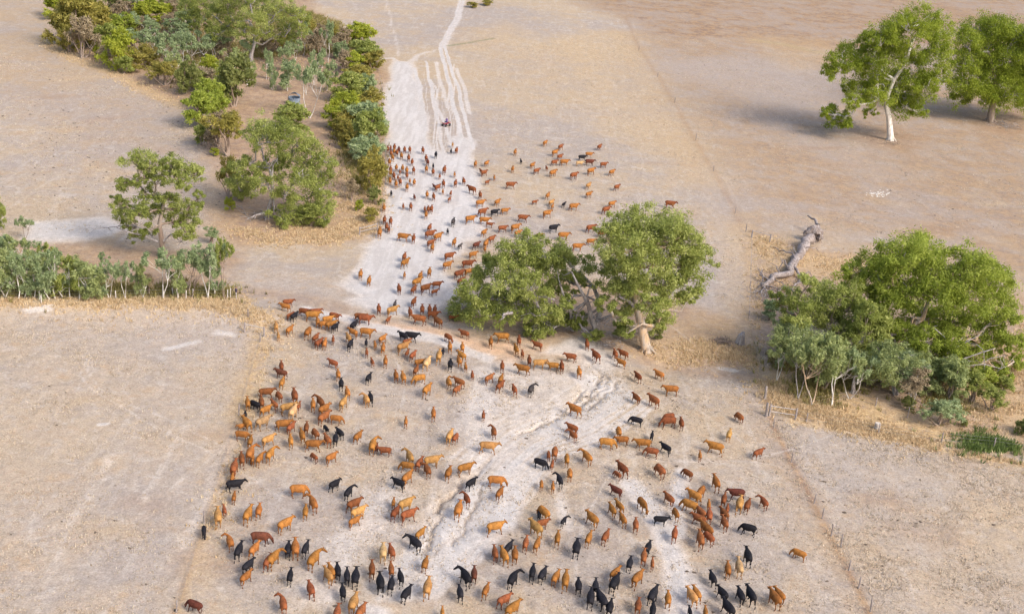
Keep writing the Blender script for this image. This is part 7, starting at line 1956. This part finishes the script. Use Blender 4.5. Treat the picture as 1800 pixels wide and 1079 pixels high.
# hat of the rider, face details
def quad():
    g = G(784, 222); rz = math.radians(238)
    root = empty('quad_bike', g, rz); tag(root, 'red quad bike on the dusty track behind the herd', 'quad bike')
    RED = simple('red_plastic', (0.42, 0.05, 0.06), None, 3, 0.4); BLK = simple('black_rubber', (0.02, 0.02, 0.02), None, 5, 0.9); STEEL = simple('steel', (0.35, 0.35, 0.36), None, 5, 0.4, 0.8)
    def box(nm, c, s, mat, bev=0.04, par=root):
        bm = bmesh.new(); bmesh.ops.create_cube(bm, size=1.0)
        for v in bm.verts: v.co = Vector((v.co.x * s[0] + c[0], v.co.y * s[1] + c[1], v.co.z * s[2] + c[2]))
        bmesh.ops.bevel(bm, geom=bm.edges[:], offset=bev, segments=2, affect='EDGES')
        me = bpy.data.meshes.new(nm); bm.to_mesh(me); bm.free(); return link(nm, me, par, mat)
    box('body', (0, 0, 0.55), (1.5, 0.38, 0.3), RED, 0.08)
    box('front_fender', (0.62, 0, 0.74), (0.62, 1.02, 0.10), RED); box('rear_fender', (-0.62, 0, 0.74), (0.62, 1.05, 0.10), RED)
    box('seat', (-0.22, 0, 0.84), (0.75, 0.34, 0.14), BLK, 0.06)
    for x, nm in ((0.72, 'front_rack'), (-0.75, 'rear_rack')):
        V, F = [], []
        for k in range(4): tube(V, F, [(x - 0.25 + k * 0.16, -0.42, 0.86), (x - 0.25 + k * 0.16, 0.42, 0.86)], [0.015, 0.015], 4)
        tube(V, F, [(x - 0.27, -0.42, 0.86), (x + 0.25, -0.42, 0.86)], [0.015, 0.015], 4); tube(V, F, [(x - 0.27, 0.42, 0.86), (x + 0.25, 0.42, 0.86)], [0.015, 0.015], 4)
        link(nm, mesh_np(nm, V, F), root, STEEL)
    V, F = [], []
    tube(V, F, [(0.34, 0, 0.72), (0.27, 0, 1.02)], [0.04, 0.03], 6); tube(V, F, [(0.18, -0.40, 1.05), (0.27, -0.15, 1.02), (0.27, 0.15, 1.02), (0.18, 0.40, 1.05)], [0.018, 0.018], 6)
    link('handlebar', mesh_np('handlebar', V, F), root, BLK)
    for x in (0.64, -0.64):
        for y2 in (-0.46, 0.46):
            V, F = [], []
            for i in range(24):
                a = i * math.pi / 12
                for j in range(8):
                    b = j * math.pi / 4; r = 0.20 + 0.10 * math.cos(b) * (1 + 0.05 * (i % 2)); V.append((x + r * math.cos(a), y2 + 0.12 * math.sin(b), 0.30 + r * math.sin(a)))
            for i in range(24):
                for j in range(8): F.append((i * 8 + j, ((i + 1) % 24) * 8 + j, ((i + 1) % 24) * 8 + (j + 1) % 8, i * 8 + (j + 1) % 8))
            w = link('wheel', mesh_np('wheel', V, F), root, BLK)
            V, F = [], []
            tube(V, F, [(x, y2 - 0.06, 0.30), (x, y2 + 0.06, 0.30)], [0.13, 0.13], 12); link('rim', mesh_np('rim', V, F), w, STEEL)
    for y2 in (-0.25, 0.25):
        V, F = [], []
        tube(V, F, [(0.93, y2, 0.66), (0.97, y2, 0.66)], [0.07, 0.06], 10); link('headlight', mesh_np('headlight', V, F), root, simple('lamp_glass', (0.7, 0.7, 0.68), None, 3, 0.2))
    # rider
    nd = [(-0.28, 0, 1.02, .16, .14), (-0.22, 0, 1.25, .15, .12), (-0.14, 0, 1.46, .18, .11), (-0.12, 0, 1.58, .055), (-0.10, 0, 1.70, .10, .11), (-0.10, 0, 1.78, .09, .10)]
    ed = [(0, 1), (1, 2), (2, 3), (3, 4), (4, 5)]
    def ch_(start, pts):
        prev = start
        for q in pts: nd.append(q); ed.append((prev, len(nd) - 1)); prev = len(nd) - 1
    for q in (-1, 1):
        ch_(2, [(-0.10, .22 * q, 1.42, .06), (0.02, .34 * q, 1.22, .047), (0.17, .38 * q, 1.09, .037), (0.22, .36 * q, 1.07, .035)])
        ch_(0, [(-0.15, .16 * q, .98, .10), (0.18, .27 * q, .86, .075), (0.12, .30 * q, .45, .055), (0.24, .30 * q, .38, .05)])
    me = skin_mesh('person', nd, ed, 0, 2)
    clothe(me, lambda c: 3 if c.z > 1.74 else 0 if (c.z > 1.55 or (c.x > .12 and c.z > 1.0)) else 1 if c.z > 1.0 and c.x < .12 else 2, [SKIN, PURPLE, simple('denim', (0.10, 0.10, 0.20)), HAT])
    p = link('person', me); p.location = g; p.rotation_euler = (0, 0, rz)
    tag(p, 'rider in purple shirt and pale hat sitting on the red quad bike', 'person')
    V, F = [], []
    for i in range(20):
        a = i * math.pi / 10; V += [(0.10 * math.cos(a), 0.10 * math.sin(a), 0.03), (0.21 * math.cos(a), 0.21 * math.sin(a), 0.0), (0.21 * math.cos(a), 0.21 * math.sin(a), -0.012), (0.10 * math.cos(a), 0.10 * math.sin(a), 0.015)]
    for i in range(20):
        i2 = (i + 1) % 20
        for j in range(4): F.append((i * 4 + j, i2 * 4 + j, i2 * 4 + (j + 1) % 4, i * 4 + (j + 1) % 4))
    h = link('hat_brim', mesh_np('hat_brim', V, F), p, HAT); h.location = (-0.10, 0, 1.77)
quad()
bm = bmesh.new(); bmesh.ops.create_cone(bm, cap_ends=True, segments=16, radius1=0.33, radius2=0.33, depth=0.95)
for v in bm.verts: v.co.z += 0.47
bmesh.ops.bevel(bm, geom=[e for e in bm.edges if abs(e.verts[0].co.z - e.verts[1].co.z) < .01], offset=0.03, segments=2, affect='EDGES')
me = bpy.data.meshes.new('drum'); bm.to_mesh(me); bm.free()
o = link('drum', me, None, simple('faded_white_paint', (0.62, 0.56, 0.50), (0.50, 0.42, 0.35))); o.location = G(1541, 756); tag(o, 'pale faded drum standing in straw beside the cross fence post', 'drum')
V, F = [], []
for z in (0.3, 0.62): tube(V, F, [(0, 0, z - 0.015), (0, 0, z + 0.015)], [0.345, 0.345], 16)
link('hoop', mesh_np('hoop', V, F), o, simple('dull_hoop', (0.45, 0.40, 0.36)))
